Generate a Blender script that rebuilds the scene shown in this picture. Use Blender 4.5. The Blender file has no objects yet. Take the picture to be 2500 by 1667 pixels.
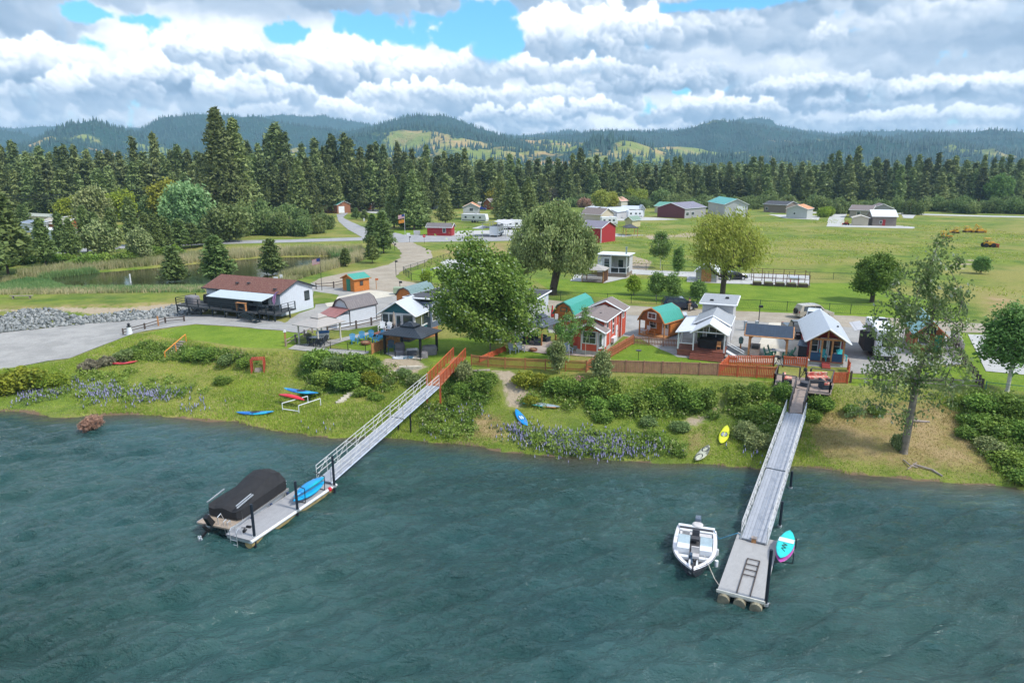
import bpy, bmesh, math, random
import numpy as np
from mathutils import Vector, Matrix, noise as mnoise
from mathutils.geometry import delaunay_2d_cdt
SC = bpy.context.scene
COL = SC.collection
R = math.radians
CAM_Z = 21.5
PITCH = R(14.2)
cam_d = bpy.data.cameras.new('camera')
cam_d.sensor_width = 36.0
cam_d.lens = 24.0
cam_d.clip_start = 0.5
cam_d.clip_end = 30000
cam = bpy.data.objects.new('camera', cam_d)
cam.location = (0, 0, CAM_Z)
cam.rotation_euler = (R(90) - PITCH, 0, 0)
COL.objects.link(cam)
SC.camera = cam
SC.view_settings.view_transform = 'Standard'
SC.view_settings.look = 'None'
SC.view_settings.exposure = 0.66
SC.view_settings.gamma = 1.0
SC.cycles.max_bounces = 8
SC.cycles.transparent_max_bounces = 8
SC.cycles.volume_bounces = 0
SC.cycles.caustics_reflective = False
SC.cycles.caustics_refractive = False
SC.cycles.use_denoising = True
SUN_EL, SUN_AZ = R(50), R(115)          # azimuth clockwise from +Y (view direction): light comes from the right, a little behind
sd = Vector((math.sin(SUN_AZ) * math.cos(SUN_EL), math.cos(SUN_AZ) * math.cos(SUN_EL), math.sin(SUN_EL)))
sun_d = bpy.data.lights.new('sun', 'SUN')
sun_d.energy = 2.8
sun_d.angle = R(7.0)
sun_d.color = (1.0, 0.95, 0.87)
sun = bpy.data.objects.new('sun', sun_d)
sun.rotation_euler = (-sd).to_track_quat('-Z', 'Y').to_euler()
sun.location = sd * 200
COL.objects.link(sun)
BAND_EL = 20.0
PPD = 16
def up(a, h, w_):
 ys = np.linspace(0, a.shape[0] - 1.001, h); xs = np.linspace(0, a.shape[1] - 1.001, w_)
 y0 = ys.astype(int); x0 = xs.astype(int)
 fy = (ys - y0)[:, None]; fx = (xs - x0)[None, :]
 fy = fy * fy * (3 - 2 * fy); fx = fx * fx * (3 - 2 * fx)
 A = a[y0][:, x0]; B = a[y0][:, x0 + 1]; C_ = a[y0 + 1][:, x0]; D_ = a[y0 + 1][:, x0 + 1]
 return (A * (1 - fx) + B * fx) * (1 - fy) + (C_ * (1 - fx) + D_ * fx) * fy
def fbm(rng, h, w_, cell_y, cell_x, octs, rough=0.55):
 out = np.zeros((h, w_)); amp = 1.0; tot = 0
 for i in range(octs):
  gy, gx = max(2, int(h / cell_y) + 2), max(2, int(w_ / cell_x) + 2)
  out += amp * up(rng.random((gy, gx)) - 0.5, h, w_)
  tot += amp; amp *= rough; cell_y = max(1.2, cell_y / 2); cell_x = max(1.2, cell_x / 2)
 return out / tot * 2
def ss(x, a, b):
 t = np.clip((x - a) / (b - a), 0, 1)
 return t * t * (3 - 2 * t)
def cloud_band():
 rng = np.random.default_rng(7)
 H, W = int(BAND_EL * PPD), 360 * PPD
 L = np.full((H, W), 0.62); A = np.zeros((H, W))
 yy, xx = np.mgrid[0:H, 0:W].astype(float)
 EL = yy / PPD; AZ = xx / PPD - 180.0
 def pos(px, py):
  a, b = (px - 1250) / 1667, (py - 833) / 1667
  v = np.array((a, 0.96945 - b * 0.24531, -0.24531 - b * 0.96945)); v /= np.linalg.norm(v)
  return math.degrees(math.atan2(v[0], v[1])), math.degrees(math.asin(v[2]))
 def blob(px, py, rx, ry, soft):
  az, el = pos(px, py)
  d = np.hypot((AZ - az) * 29.1 / rx, (EL - el) * 29.1 / ry)
  return 1 - ss(d, 1 - soft, 1 + soft)
 hole = np.zeros((H, W))
 for b in ((1060, 75, 165, 40, .5), (1215, 95, 62, 62, .5), (960, 70, 150, 30, .6), (1190, 30, 70, 30, .5), (1800, 6, 150, 16, .6), (1650, 20, 50, 14, .5), (205, 28, 46, 20, .5),
   (700, 80, 45, 20, .6), (300, 45, 60, 12, .6), (1665, 229, 30, 9, .5)):
  hole = np.maximum(hole, blob(*b))
 f = fbm(rng, H, W, 60, 180, 4)
 out = ss(np.abs(AZ), 42, 50)
 hole = np.maximum(hole, out * ss(f, 0.22, 0.42))
 edge = fbm(rng, H, W, 26, 34, 6, 0.62)
 cover = 1 - ss(hole + edge * 1.0, 0.32, 0.66)
 A = cover.copy()
 L = 0.66 + 0.22 * fbm(rng, H, W, 30, 70, 5)
 lx, ly, lz = 0.42, 0.72, 0.55
 def puff(cx, cy, r, lo, hi_, al):
  x0, x1 = int(max(0, cx - r - 1)), int(min(W, cx + r + 2))
  y0, y1 = int(max(0, cy - r - 1)), int(min(H, cy + r + 2))
  if x1 <= x0 or y1 <= y0:
   return
  X = (xx[y0:y1, x0:x1] - cx) / r; Y = (yy[y0:y1, x0:x1] - cy) / r
  d2 = X * X + Y * Y
  nz = np.sqrt(np.clip(1 - d2, 0, 1))
  s = np.clip(X * lx + Y * ly + nz * lz, 0, 1)
  a = al * ss(np.sqrt(d2), 1.0, 0.62)
  v = lo + (hi_ - lo) * s
  L[y0:y1, x0:x1] = L[y0:y1, x0:x1] * (1 - a) + v * a
  if al > 0.9:
   A[y0:y1, x0:x1] = np.maximum(A[y0:y1, x0:x1], a * cover_soft[y0:y1, x0:x1])
 cover_soft = 1 - ss(hole + edge * 0.5, 0.5, 0.85)
 def cloud(az, el, cw, ch, tone=1.0, dens=1.0):
  n = int(26 * dens * max(1, cw / ch / 2))
  P = []
  for i in range(n):
   t = rng.uniform(-1, 1)
   top = ch * (1 - abs(t) ** 2.4) ** 0.8 * rng.uniform(0.55, 1.0)
   h = top * rng.random() ** 0.6
   r = ch * rng.uniform(0.14, 0.42) * (1.15 - 0.5 * h / ch)
   P.append((h, t * cw / 2, r))
  P.sort(reverse=True)
  for h, x, r in P:
   k = h / ch
   hi_ = (0.60 + 0.50 * k) * tone; lo = (0.26 + 0.42 * k) * tone
   puff((az + x + 180) * PPD, (el + h) * PPD, r * PPD, lo, hi_, 0.95)
   for j in range(3):
    a = rng.uniform(0.1, math.pi - 0.1)
    puff((az + x + math.cos(a) * r * .8 + 180) * PPD, (el + h + math.sin(a) * r * .7) * PPD, r * rng.uniform(.3, .5) * PPD, lo + .08, min(1.06, hi_ + .10), 0.8)
 def shade(az, el, cw, ch, k):
  cx, cy, rx, ry = (az + 180) * PPD, (el + ch * .06) * PPD, cw * .62 * PPD, ch * .42 * PPD
  x0, x1 = int(max(0, cx - rx * 1.5)), int(min(W, cx + rx * 1.5)); y0, y1 = int(max(0, cy - ry * 1.5)), int(min(H, cy + ry * 1.5))
  if x1 > x0 and y1 > y0:
   d = np.hypot((xx[y0:y1, x0:x1] - cx) / rx, (yy[y0:y1, x0:x1] - cy) / ry)
   L[y0:y1, x0:x1] -= k * (1 - ss(d, 0.1, 1.45))
 layers = []
 for el in (0.2, 1.1, 2.4, 4.0, 6.0, 8.4, 11.2, 14.5):
  az = -180 + rng.uniform(0, 4)
  while az < 180:
   ch = (1.0 + el * 0.22) * rng.uniform(0.6, 1.5)
   cw = ch * rng.uniform(2.6, 5.5)
   layers.append((az + cw / 2, el + rng.uniform(-.3, .3) * ch, cw, ch, rng.uniform(0.86, 1.04), 1.0))
   az += cw * rng.uniform(0.6, 1.05)
 layers.sort(key=lambda q: q[1])
 for q in layers:
  if abs(q[0]) < 48:
   u, v = int((q[0] + 180) * PPD) % W, int(min(H - 1, (q[1] + q[3] * .5) * PPD))
   if hole[v, u] > 0.15:
    continue
  cloud(*q)
  shade(q[0], q[1], q[2], q[3], rng.uniform(0.10, 0.30))
 for px, py, w_, h_ in ((820, 185, 260, 86), (930, 190, 240, 72), (1080, 200, 260, 62), (1150, 190, 90, 80), (760, 200, 160, 80), (1330, 130, 260, 100), (1500, 110, 260, 85), (1270, 190, 90, 60), (470, 190, 160, 90), (90, 200, 240, 90), (250, 240, 200, 60), (1020, 250, 300, 50),
      (2330, 230, 300, 38), (1980, 225, 260, 38), (1600, 215, 260, 44), (760, 290, 300, 44), (1400, 285, 240, 42), (1240, 300, 240, 40), (2250, 300, 300, 30), (380, 215, 220, 62), (620, 250, 240, 60), (560, 150, 200, 55), (1450, 190, 200, 46), (1750, 280, 260, 44)):
  az, el = pos(px, py)
  cloud(az, el, w_ / 29.1, h_ / 29.1, 1.06, 1.2)
  shade(az, el, w_ / 29.1, h_ / 29.1, 0.20)
 L0 = L.copy()
 tex = fbm(rng, H, W, 20, 60, 5)
 for b, k in (((2330, 112, 520, 50, .55), .50), ((1800, 150, 260, 34, .8), .26), ((2120, 150, 330, 22, .6), .24), ((2450, 60, 300, 70, .8), .20), ((700, 12, 420, 34, .6), .46), ((380, 20, 220, 26, .8), .22), ((1390, 178, 150, 16, .7), .30), ((2420, 262, 260, 16, .8), .26),
    ((200, 275, 420, 22, .9), .28), ((480, 268, 330, 16, .9), .22), ((1130, 188, 70, 22, .9), .25), ((1180, 205, 60, 14, .9), .2), ((1100, 262, 180, 10, .8), .2), ((1290, 285, 60, 12, .9), .28), ((610, 205, 60, 20, .9), .25), ((330, 165, 90, 12, .9), .16), ((60, 60, 120, 30, .9), .1)):
  m = blob(*b)
  tgt = 0.80 - k + 0.10 * tex
  kk = min(1.0, k * 1.9)
  L = L * (1 - m * kk) + (tgt + (L0 - 0.7) * 0.35) * m * kk
 ox = fbm(rng, H, W, 22, 22, 6, 0.62) * 11; oy = fbm(rng, H, W, 22, 22, 6, 0.62) * 8
 L = L + 0.16 * fbm(rng, H, W, 40, 110, 4)
 L[:6] = L[6]
 L = 0.66 + (L - 0.66) * 0.92 + 0.095
 oy *= np.clip((yy - 4) / 20, 0, 1)
 xi = np.clip(xx + ox, 0, W - 1).astype(int); yi = np.clip(yy + oy, 6, H - 1).astype(int)
 L = L[yi, xi]; A = A[yi, xi]
 for ax in (0, 1):
  L = (np.roll(L, 1, ax) + 2 * L + np.roll(L, -1, ax)) / 4; A = (np.roll(A, 1, ax) + 2 * A + np.roll(A, -1, ax)) / 4
 wisp = fbm(rng, H, W, 8, 22, 4, .6)
 L = L + 0.05 * wisp
 A = np.clip(A + 0.35 * ss(wisp, 0.3, 0.8) * (A > 0.02), 0, 1)
 return L, A
def cloud_color(L):
 ks = np.array([0.10, 0.32, 0.50, 0.66, 0.82, 0.98])
 cs = np.array([(.17, .25, .36), (.27, .36, .48), (.42, .50, .60), (.63, .68, .75), (.86, .89, .92), (1.0, 1.0, 1.0)])
 return np.stack([np.interp(L, ks, cs[:, i]) for i in range(3)], -1)
class NT:
 """small helper for node trees"""
 def __init__(s, tree):
  s.t = tree
  s.n = tree.nodes
  s.l = tree.links
 def new(s, typ, **kw):
  n = s.n.new(typ)
  for k, v in kw.items():
   setattr(n, k, v)
  return n
 def set(s, sock, v):
  if isinstance(v, bpy.types.NodeSocket):
   s.l.new(v, sock)
  elif v is not None:
   try:
    sock.default_value = v
   except Exception:
    sock.default_value = tuple(v) + (1.0,)
 def math(s, op, a, b=None, c=None, clamp=False):
  n = s.new('ShaderNodeMath', operation=op)
  n.use_clamp = clamp
  s.set(n.inputs[0], a)
  if b is not None:
   s.set(n.inputs[1], b)
  if c is not None:
   s.set(n.inputs[2], c)
  return n.outputs[0]
 def vmath(s, op, a, b=None):
  n = s.new('ShaderNodeVectorMath', operation=op)
  s.set(n.inputs[0], a)
  if b is not None:
   s.set(n.inputs[1], b)
  return n.outputs['Value'] if op in ('LENGTH', 'DOT_PRODUCT', 'DISTANCE') else n.outputs[0]
 def mix(s, f, a, b, blend='MIX'):
  n = s.new('ShaderNodeMix', data_type='RGBA', blend_type=blend)
  n.clamp_factor = True
  s.set(n.inputs['Factor'], f)
  s.set(n.inputs[6], a)
  s.set(n.inputs[7], b)
  return n.outputs[2]
 def noise(s, vec, scale, detail=3, rough=0.5, dist=0.0, col=False):
  n = s.new('ShaderNodeTexNoise')
  if vec is not None:
   s.set(n.inputs['Vector'], vec)
  n.inputs['Scale'].default_value = scale
  n.inputs['Detail'].default_value = detail
  n.inputs['Roughness'].default_value = rough
  n.inputs['Distortion'].default_value = dist
  return n.outputs['Color' if col else 'Fac']
 def ramp(s, f, lo, hi, a=0.0, b=1.0, smooth=True):
  n = s.new('ShaderNodeMapRange')
  n.interpolation_type = 'SMOOTHSTEP' if smooth else 'LINEAR'
  s.set(n.inputs['Value'], f)
  n.inputs['From Min'].default_value = lo
  n.inputs['From Max'].default_value = hi
  n.inputs['To Min'].default_value = a
  n.inputs['To Max'].default_value = b
  return n.outputs[0]
 def mapping(s, vec, scale=(1, 1, 1), rot=(0, 0, 0), loc=(0, 0, 0)):
  n = s.new('ShaderNodeMapping')
  s.set(n.inputs['Vector'], vec)
  n.inputs['Scale'].default_value = scale
  n.inputs['Rotation'].default_value = rot
  n.inputs['Location'].default_value = loc
  return n.outputs[0]
 def xyz(s, vec):
  n = s.new('ShaderNodeSeparateXYZ')
  s.set(n.inputs[0], vec)
  return n.outputs
 def comb(s, x, y, z):
  n = s.new('ShaderNodeCombineXYZ')
  s.set(n.inputs[0], x); s.set(n.inputs[1], y); s.set(n.inputs[2], z)
  return n.outputs[0]
def skydir(px, py):
 a, b = (px - 1250) / 1667, (py - 833) / 1667
 v = Vector((a, math.cos(PITCH) - b * math.sin(PITCH), -math.sin(PITCH) - b * math.cos(PITCH))).normalized()
 return v
world = bpy.data.worlds.new('World')
SC.world = world
world.use_nodes = True
w = NT(world.node_tree)
w.n.clear()
wout = w.new('ShaderNodeOutputWorld')
bg = w.new('ShaderNodeBackground')
bg.inputs['Strength'].default_value = 0.1
w.l.new(bg.outputs[0], wout.inputs[0])
sky = w.new('ShaderNodeTexSky')
sky.sky_type = 'NISHITA'
sky.sun_disc = False
sky.sun_elevation = SUN_EL
sky.sun_rotation = SUN_AZ
sky.air_density = 1.3
sky.dust_density = 0.3
sky.ozone_density = 3.0
tc = w.new('ShaderNodeTexCoord')
D = w.vmath('NORMALIZE', tc.outputs['Generated'])
dx, dy, dz = w.xyz(D)
skyc = w.mix(1.0, sky.outputs[0], (0.50, 1.08, 1.45, 1), 'MULTIPLY')
azim = w.math('ARCTAN2', dx, dy)
elev = w.math('ARCSINE', dz)
CL, CA = cloud_band()
CI = bpy.data.images.new('cloud_band', CL.shape[1], CL.shape[0], alpha=True, float_buffer=True)
CI.colorspace_settings.name = 'Non-Color'
CI.alpha_mode = 'CHANNEL_PACKED'
CI.pixels.foreach_set(np.concatenate([cloud_color(CL), CA[..., None]], -1).astype(np.float32).ravel())
CI.update()
CI.pack()
it = w.new('ShaderNodeTexImage', image=CI, extension='EXTEND')
uvv = w.comb(w.math('ADD', w.math('MULTIPLY', azim, 1 / (2 * math.pi)), 0.5), w.math('MULTIPLY', elev, 180 / math.pi / BAND_EL), 0.0)
w.l.new(uvv, it.inputs[0])
pl = w.vmath('DIVIDE', D, w.comb(dz, dz, dz))
n_hi = w.noise(pl, 1.1, 5, 0.55)
hic = w.ramp(n_hi, 0.40, 0.56)
hicol = w.mix(w.ramp(n_hi, 0.45, 0.72), (9.0, 9.2, 9.5, 1), (5.2, 5.9, 6.8, 1))
hifull = w.mix(hic, skyc, hicol)
loc_ = w.vmath('MULTIPLY', it.outputs['Color'], (10, 10, 10))
lofull = w.mix(it.outputs['Alpha'], skyc, loc_)
full = w.mix(w.ramp(dz, math.sin(R(15.5)), math.sin(R(19.5))), lofull, hifull)
below = w.ramp(dz, -0.02, -0.10)
full = w.mix(below, full, (1.2, 1.6, 1.4, 1))
w.l.new(full, bg.inputs['Color'])
world.cycles.sampling_method = 'MANUAL'
world.cycles.sample_map_resolution = 512
# ================================================================== helpers
K = 2500 / 2352.0
def ray(px, py):
 a, b = (px - 1250) / 1667, (py - 833) / 1667
 return Vector((a, math.cos(PITCH) - b * math.sin(PITCH), -math.sin(PITCH) - b * math.cos(PITCH)))
def P(px, py, z=3.1):
 """point of the plane at height z seen at photo pixel (px, py)"""
 r = ray(px, py)
 t = (z - CAM_Z) / r.z
 return Vector((r.x * t, r.y * t, z))
def PY(px, py, y):
 r = ray(px, py)
 t = y / r.y
 return Vector((r.x * t, y, CAM_Z + r.z * t))
def Pd(px, py, z=3.1):
 return P(px * K, py * K, z)
def interp_line(pts):
 """display-pixel (x, y, z) list -> (xs, ys, zs) in metres, sorted by x"""
 q = sorted([tuple(Pd(a, b, c)) for a, b, c in pts])
 q = np.array(q)
 return q[:, 0], q[:, 1], q[:, 2]
LA = interp_line([(-900, 1010, 0), (-300, 960, 0), (0, 945, 0), (60, 946, 0), (120, 958, 0), (180, 957, 0), (300, 950, 0), (380, 957, 0), (470, 965, 0), (540, 969, 0), (600, 984, 0), (660, 994, 0), (700, 999, 0), (760, 1006, 0), (850, 1004, 0), (960, 1012, 0),
    (1010, 1020, 0), (1080, 1023, 0), (1160, 1037, 0), (1220, 1044, 0), (1290, 1050, 0), (1370, 1054, 0), (1450, 1058, 0), (1550, 1068, 0), (1620, 1064, 0), (1690, 1072, 0), (1760, 1080, 0), (1830, 1070, 0), (1890, 1074, 0), (1950, 1088, 0),
    (2050, 1095, 0), (2120, 1102, 0), (2200, 1111, 0), (2280, 1112, 0), (2352, 1124, 0), (2600, 1140, 0), (3100, 1200, 0)])
LB = interp_line([(-900, 960, .9), (-300, 885, .9), (0, 872, .8), (150, 862, 1.0), (300, 837, 1.2), (420, 830, 1.35), (560, 850, 1.25), (680, 862, 1.2), (780, 905, 1.1), (900, 902, 1.2), (1000, 912, 1.3), (1150, 932, 1.3), (1350, 950, 1.2),
    (1650, 952, 1.25), (1800, 962, 1.2), (1950, 965, 1.2), (2150, 1000, 1.2), (2352, 1015, 1.2), (2700, 1060, 1.2), (3100, 1110, 1.2)])
LC = interp_line([(-900, 900, 1.0), (-300, 856, 1.0), (0, 848, 1.1), (150, 830, 1.3), (230, 800, 1.7), (300, 769, 2.3), (400, 758, 2.9), (450, 782, 3.0), (560, 803, 3.1), (680, 806, 3.1), (860, 825, 3.1), (980, 832, 3.1), (1090, 850, 3.1),
    (1350, 862, 3.1), (1650, 868, 3.1), (1780, 878, 3.1), (1950, 885, 3.1), (2150, 900, 3.1), (2352, 930, 3.1), (2700, 950, 3.1), (3100, 980, 3.1)])
LD = interp_line([(-900, 800, 1.3), (-300, 775, 1.3), (0, 765, 1.5), (150, 749, 1.6), (300, 736, 1.9), (440, 722, 2.6), (520, 712, 3.0), (600, 700, 3.1), (1200, 700, 3.1), (2600, 700, 3.1), (3400, 700, 3.1)])
LE = interp_line([(-900, 716, 3.6), (-300, 712, 3.6), (0, 706, 3.5), (150, 702, 3.5), (300, 697, 3.4), (440, 692, 3.3), (560, 688, 3.1), (1200, 690, 3.1), (2600, 690, 3.1), (3400, 690, 3.1)])
POND = [Pd(a, b, 2.75) for a, b in ((95, 640), (160, 630), (250, 624), (370, 614), (480, 603), (600, 592), (700, 590), (790, 588), (800, 598), (760, 610), (700, 622), (640, 636), (600, 645), (520, 652), (440, 655), (340, 656), (240, 656), (150, 655))]
POND_XY = np.array([(p.x, p.y) for p in POND])
def poly_sd(x, y, poly):
 """signed distance to a polygon, negative inside"""
 x = np.asarray(x, float); y = np.asarray(y, float)
 d = np.full(x.shape, 1e18); inside = np.zeros(x.shape, bool)
 n = len(poly)
 for i in range(n):
  x0, y0 = poly[i]; x1, y1 = poly[(i + 1) % n]
  ex, ey = x1 - x0, y1 - y0
  t = np.clip(((x - x0) * ex + (y - y0) * ey) / (ex * ex + ey * ey + 1e-12), 0, 1)
  d = np.minimum(d, (x - x0 - t * ex) ** 2 + (y - y0 - t * ey) ** 2)
  c = ((y0 > y) != (y1 > y)) & (x < (x1 - x0) * (y - y0) / ((y1 - y0) if y1 != y0 else 1e-12) + x0)
  inside ^= c
 d = np.sqrt(d)
 return np.where(inside, -d, d)
def HT(x, y):
 x = np.asarray(x, float); y = np.asarray(y, float)
 L = [(np.interp(x, l[0], l[1]), np.interp(x, l[0], l[2])) for l in (LA, LB, LC, LD, LE)]
 ya = L[0][0]
 z = np.where(y < ya, np.maximum(-3.0, (y - ya) * 0.22 - 0.02), 0.0)
 for i in range(4):
  y0, z0 = L[i]; y1, z1 = L[i + 1]
  t = np.clip((y - y0) / np.maximum(y1 - y0, 0.05), 0, 1)
  if i in (0,):
   t = t ** 0.8
  elif i == 1:
   t = t * 0.5 + 0.5 * t * t * (3 - 2 * t)
  z = np.where((y >= y0) & (y < np.maximum(y1, y0 + .05)), z0 + (z1 - z0) * t, z)
 ye, ze = L[4]
 z = np.where(y >= ye, 3.1 + (ze - 3.1) * np.clip(1 - (y - ye) / 7, 0, 1), z)
 near = (y > 80) & (y < 175) & (x < 0) & (x > -110)
 if near.any():
  sd_ = np.full(x.shape, 50.0)
  sd_[near] = poly_sd(x[near], y[near], POND_XY)
  t = np.clip((sd_ + 1.2) / 4.2, 0, 1)
  z = np.where(sd_ < 3.0, 2.2 + (z - 2.2) * t * t * (3 - 2 * t), z)
 return z
def gz(x, y):
 return float(HT(np.array([x]), np.array([y]))[0])
def G(px, py):
 """ground point under photo pixel"""
 r = ray(px, py)
 if r.z > -0.002:
  return Vector((r.x * 500, 500, 3.1))
 ts = np.linspace(18, 900, 3000) if py < 620 else np.linspace(18, 220, 1800)
 X = r.x * ts; Y = r.y * ts; Z = CAM_Z + r.z * ts
 h = HT(X, Y)
 i = int(np.argmax(Z <= h))
 return Vector((X[i], Y[i], h[i]))
def Gd(px, py):
 return G(px * K, py * K)
def tag(o, label=None, cat=None, group=None, kind=None):
 if label: o['label'] = label
 if cat: o['category'] = cat
 if group: o['group'] = group
 if kind: o['kind'] = kind
 return o
def empty(name, loc, rz=0.0, label=None, cat=None, group=None):
 o = bpy.data.objects.new(name, None)
 o.empty_display_size = 0.3
 o.location = loc
 o.rotation_euler = (0, 0, rz)
 COL.objects.link(o)
 return tag(o, label, cat, group)
def np_mesh(name, V, F, mat=None, parent=None, tint=None, smooth=False, tint_name='tint'):
 V = np.asarray(V, np.float32).reshape(-1, 3)
 F = np.asarray(F, np.int32)
 me = bpy.data.meshes.new(name)
 me.vertices.add(len(V)); me.vertices.foreach_set('co', V.ravel())
 k = F.shape[1]
 me.loops.add(F.size); me.loops.foreach_set('vertex_index', F.ravel())
 me.polygons.add(len(F))
 me.polygons.foreach_set('loop_start', np.arange(0, F.size, k, dtype=np.int32))
 me.polygons.foreach_set('loop_total', np.full(len(F), k, np.int32))
 if smooth:
  me.polygons.foreach_set('use_smooth', np.ones(len(F), bool))
 me.update(calc_edges=True)
 if tint is not None:
  at = me.attributes.new(tint_name, 'FLOAT', 'POINT')
  at.data.foreach_set('value', np.asarray(tint, np.float32))
 o = bpy.data.objects.new(name, me)
 if mat:
  me.materials.append(mat)
 COL.objects.link(o)
 if parent:
  o.parent = parent
 return o
class MB:
 """collects simple solids, links them as ONE mesh object"""
 def __init__(s):
  s.v = []; s.f = []
 def add(s, vs, fs):
  n = len(s.v)
  s.v += [tuple(v) for v in vs]
  s.f += [tuple(i + n for i in f) for f in fs]
  return s
 def box(s, c, size, rz=0.0, rx=0.0, ry=0.0, taper=1.0):
  hx, hy, hz = size[0] / 2, size[1] / 2, size[2] / 2
  vs = []
  for z in (-1, 1):
   k = taper if z > 0 else 1.0
   for x, y in ((-1, -1), (1, -1), (1, 1), (-1, 1)):
    vs.append(Vector((x * hx * k, y * hy * k, z * hz)))
  if rz or rx or ry:
   m = Matrix.Rotation(rz, 3, 'Z') @ Matrix.Rotation(ry, 3, 'Y') @ Matrix.Rotation(rx, 3, 'X')
   vs = [m @ v for v in vs]
  c = Vector(c)
  return s.add([v + c for v in vs], [(0, 3, 2, 1), (4, 5, 6, 7), (0, 1, 5, 4), (1, 2, 6, 5), (2, 3, 7, 6), (3, 0, 4, 7)])
 def b(s, x0, x1, y0, y1, z0, z1):
  return s.box(((x0 + x1) / 2, (y0 + y1) / 2, (z0 + z1) / 2), (x1 - x0, y1 - y0, z1 - z0))
 def tube(s, p0, p1, r, n=6, r1=None):
  p0 = Vector(p0); p1 = Vector(p1)
  r1 = r if r1 is None else r1
  d = p1 - p0
  if d.length < 1e-6: return s
  d.normalize()
  a = Vector((0, 0, 1)) if abs(d.z) < .9 else Vector((1, 0, 0))
  u = d.cross(a).normalized(); w_ = d.cross(u)
  vs = []
  for p, rr in ((p0, r), (p1, r1)):
   for i in range(n):
    t = 2 * math.pi * i / n
    vs.append(p + (u * math.cos(t) + w_ * math.sin(t)) * rr)
  fs = [(i, (i + 1) % n, n + (i + 1) % n, n + i) for i in range(n)] + [tuple(range(n))[::-1], tuple(range(n, 2 * n))]
  return s.add(vs, fs)
 def path(s, pts, r, n=6):
  for a, b in zip(pts, pts[1:]):
   s.tube(a, b, r, n)
  return s
 def slab(s, poly, th):
  """flat or tilted polygon given thickness th downwards along its normal"""
  poly = [Vector(p) for p in poly]
  nrm = Vector((0, 0, 0))
  for i in range(len(poly)):
   a, b = poly[i], poly[(i + 1) % len(poly)]
   nrm += Vector(((a.y - b.y) * (a.z + b.z), (a.z - b.z) * (a.x + b.x), (a.x - b.x) * (a.y + b.y)))
  nrm.normalize()
  if nrm.z < 0:
   poly = poly[::-1]; nrm = -nrm
  n = len(poly)
  lo = [p - nrm * th for p in poly]
  return s.add(poly + lo, [tuple(range(n)), tuple(range(2 * n - 1, n - 1, -1))] + [(i, n + i, n + (i + 1) % n, (i + 1) % n) for i in range(n)])
 def prism(s, prof, y0, y1, axis='y'):
  """profile [(x,z)...] counter-clockwise, pushed from y0 to y1 (or along x when axis is x, profile = (y,z))"""
  n = len(prof)
  if axis == 'y':
   vs = [(x, y0, z) for x, z in prof] + [(x, y1, z) for x, z in prof]
  else:
   vs = [(y0, x, z) for x, z in prof] + [(y1, x, z) for x, z in prof]
  return s.add(vs, [tuple(range(n)), tuple(range(2 * n - 1, n - 1, -1))] + [((i + 1) % n, i, n + i, n + (i + 1) % n) for i in range(n)])
 def lathe(s, prof, c=(0, 0, 0), n=12):
  """profile [(r,z)...]"""
  vs = []
  for r, z in prof:
   for i in range(n):
    t = 2 * math.pi * i / n
    vs.append((c[0] + r * math.cos(t), c[1] + r * math.sin(t), c[2] + z))
  fs = []
  for j in range(len(prof) - 1):
   for i in range(n):
    fs.append((j * n + i, j * n + (i + 1) % n, (j + 1) * n + (i + 1) % n, (j + 1) * n + i))
  fs.append(tuple(range(n))[::-1]); fs.append(tuple(range((len(prof) - 1) * n, len(prof) * n)))
  return s.add(vs, fs)
 def build(s, name, mat, parent=None, smooth=False, bevel=0.0):
  me = bpy.data.meshes.new(name)
  me.from_pydata(s.v, [], s.f)
  bm = bmesh.new(); bm.from_mesh(me)
  bmesh.ops.recalc_face_normals(bm, faces=bm.faces)
  bm.to_mesh(me); bm.free()
  if smooth:
   me.polygons.foreach_set('use_smooth', np.ones(len(me.polygons), bool))
  if mat: me.materials.append(mat)
  o = bpy.data.objects.new(name, me)
  COL.objects.link(o)
  if parent: o.parent = parent
  if bevel:
   m = o.modifiers.new('b', 'BEVEL'); m.width = bevel; m.segments = 2; m.limit_method = 'ANGLE'
  return o
def loft(rings, closed_ends=True):
 """rings: list of equal-length point loops"""
 m = MB(); n = len(rings[0]); vs = [p for r_ in rings for p in r_]
 fs = []
 for j in range(len(rings) - 1):
  for i in range(n):
   fs.append((j * n + i, j * n + (i + 1) % n, (j + 1) * n + (i + 1) % n, (j + 1) * n + i))
 if closed_ends:
  fs += [tuple(range(n))[::-1], tuple(range((len(rings) - 1) * n, len(rings) * n))]
 return m.add(vs, fs)
def copy_tree(o, parent=None):
 c = o.copy()
 COL.objects.link(c)
 c.parent = parent
 for ch in list(o.children):
  copy_tree(ch, c)
 return c
MATS = {}
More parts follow.
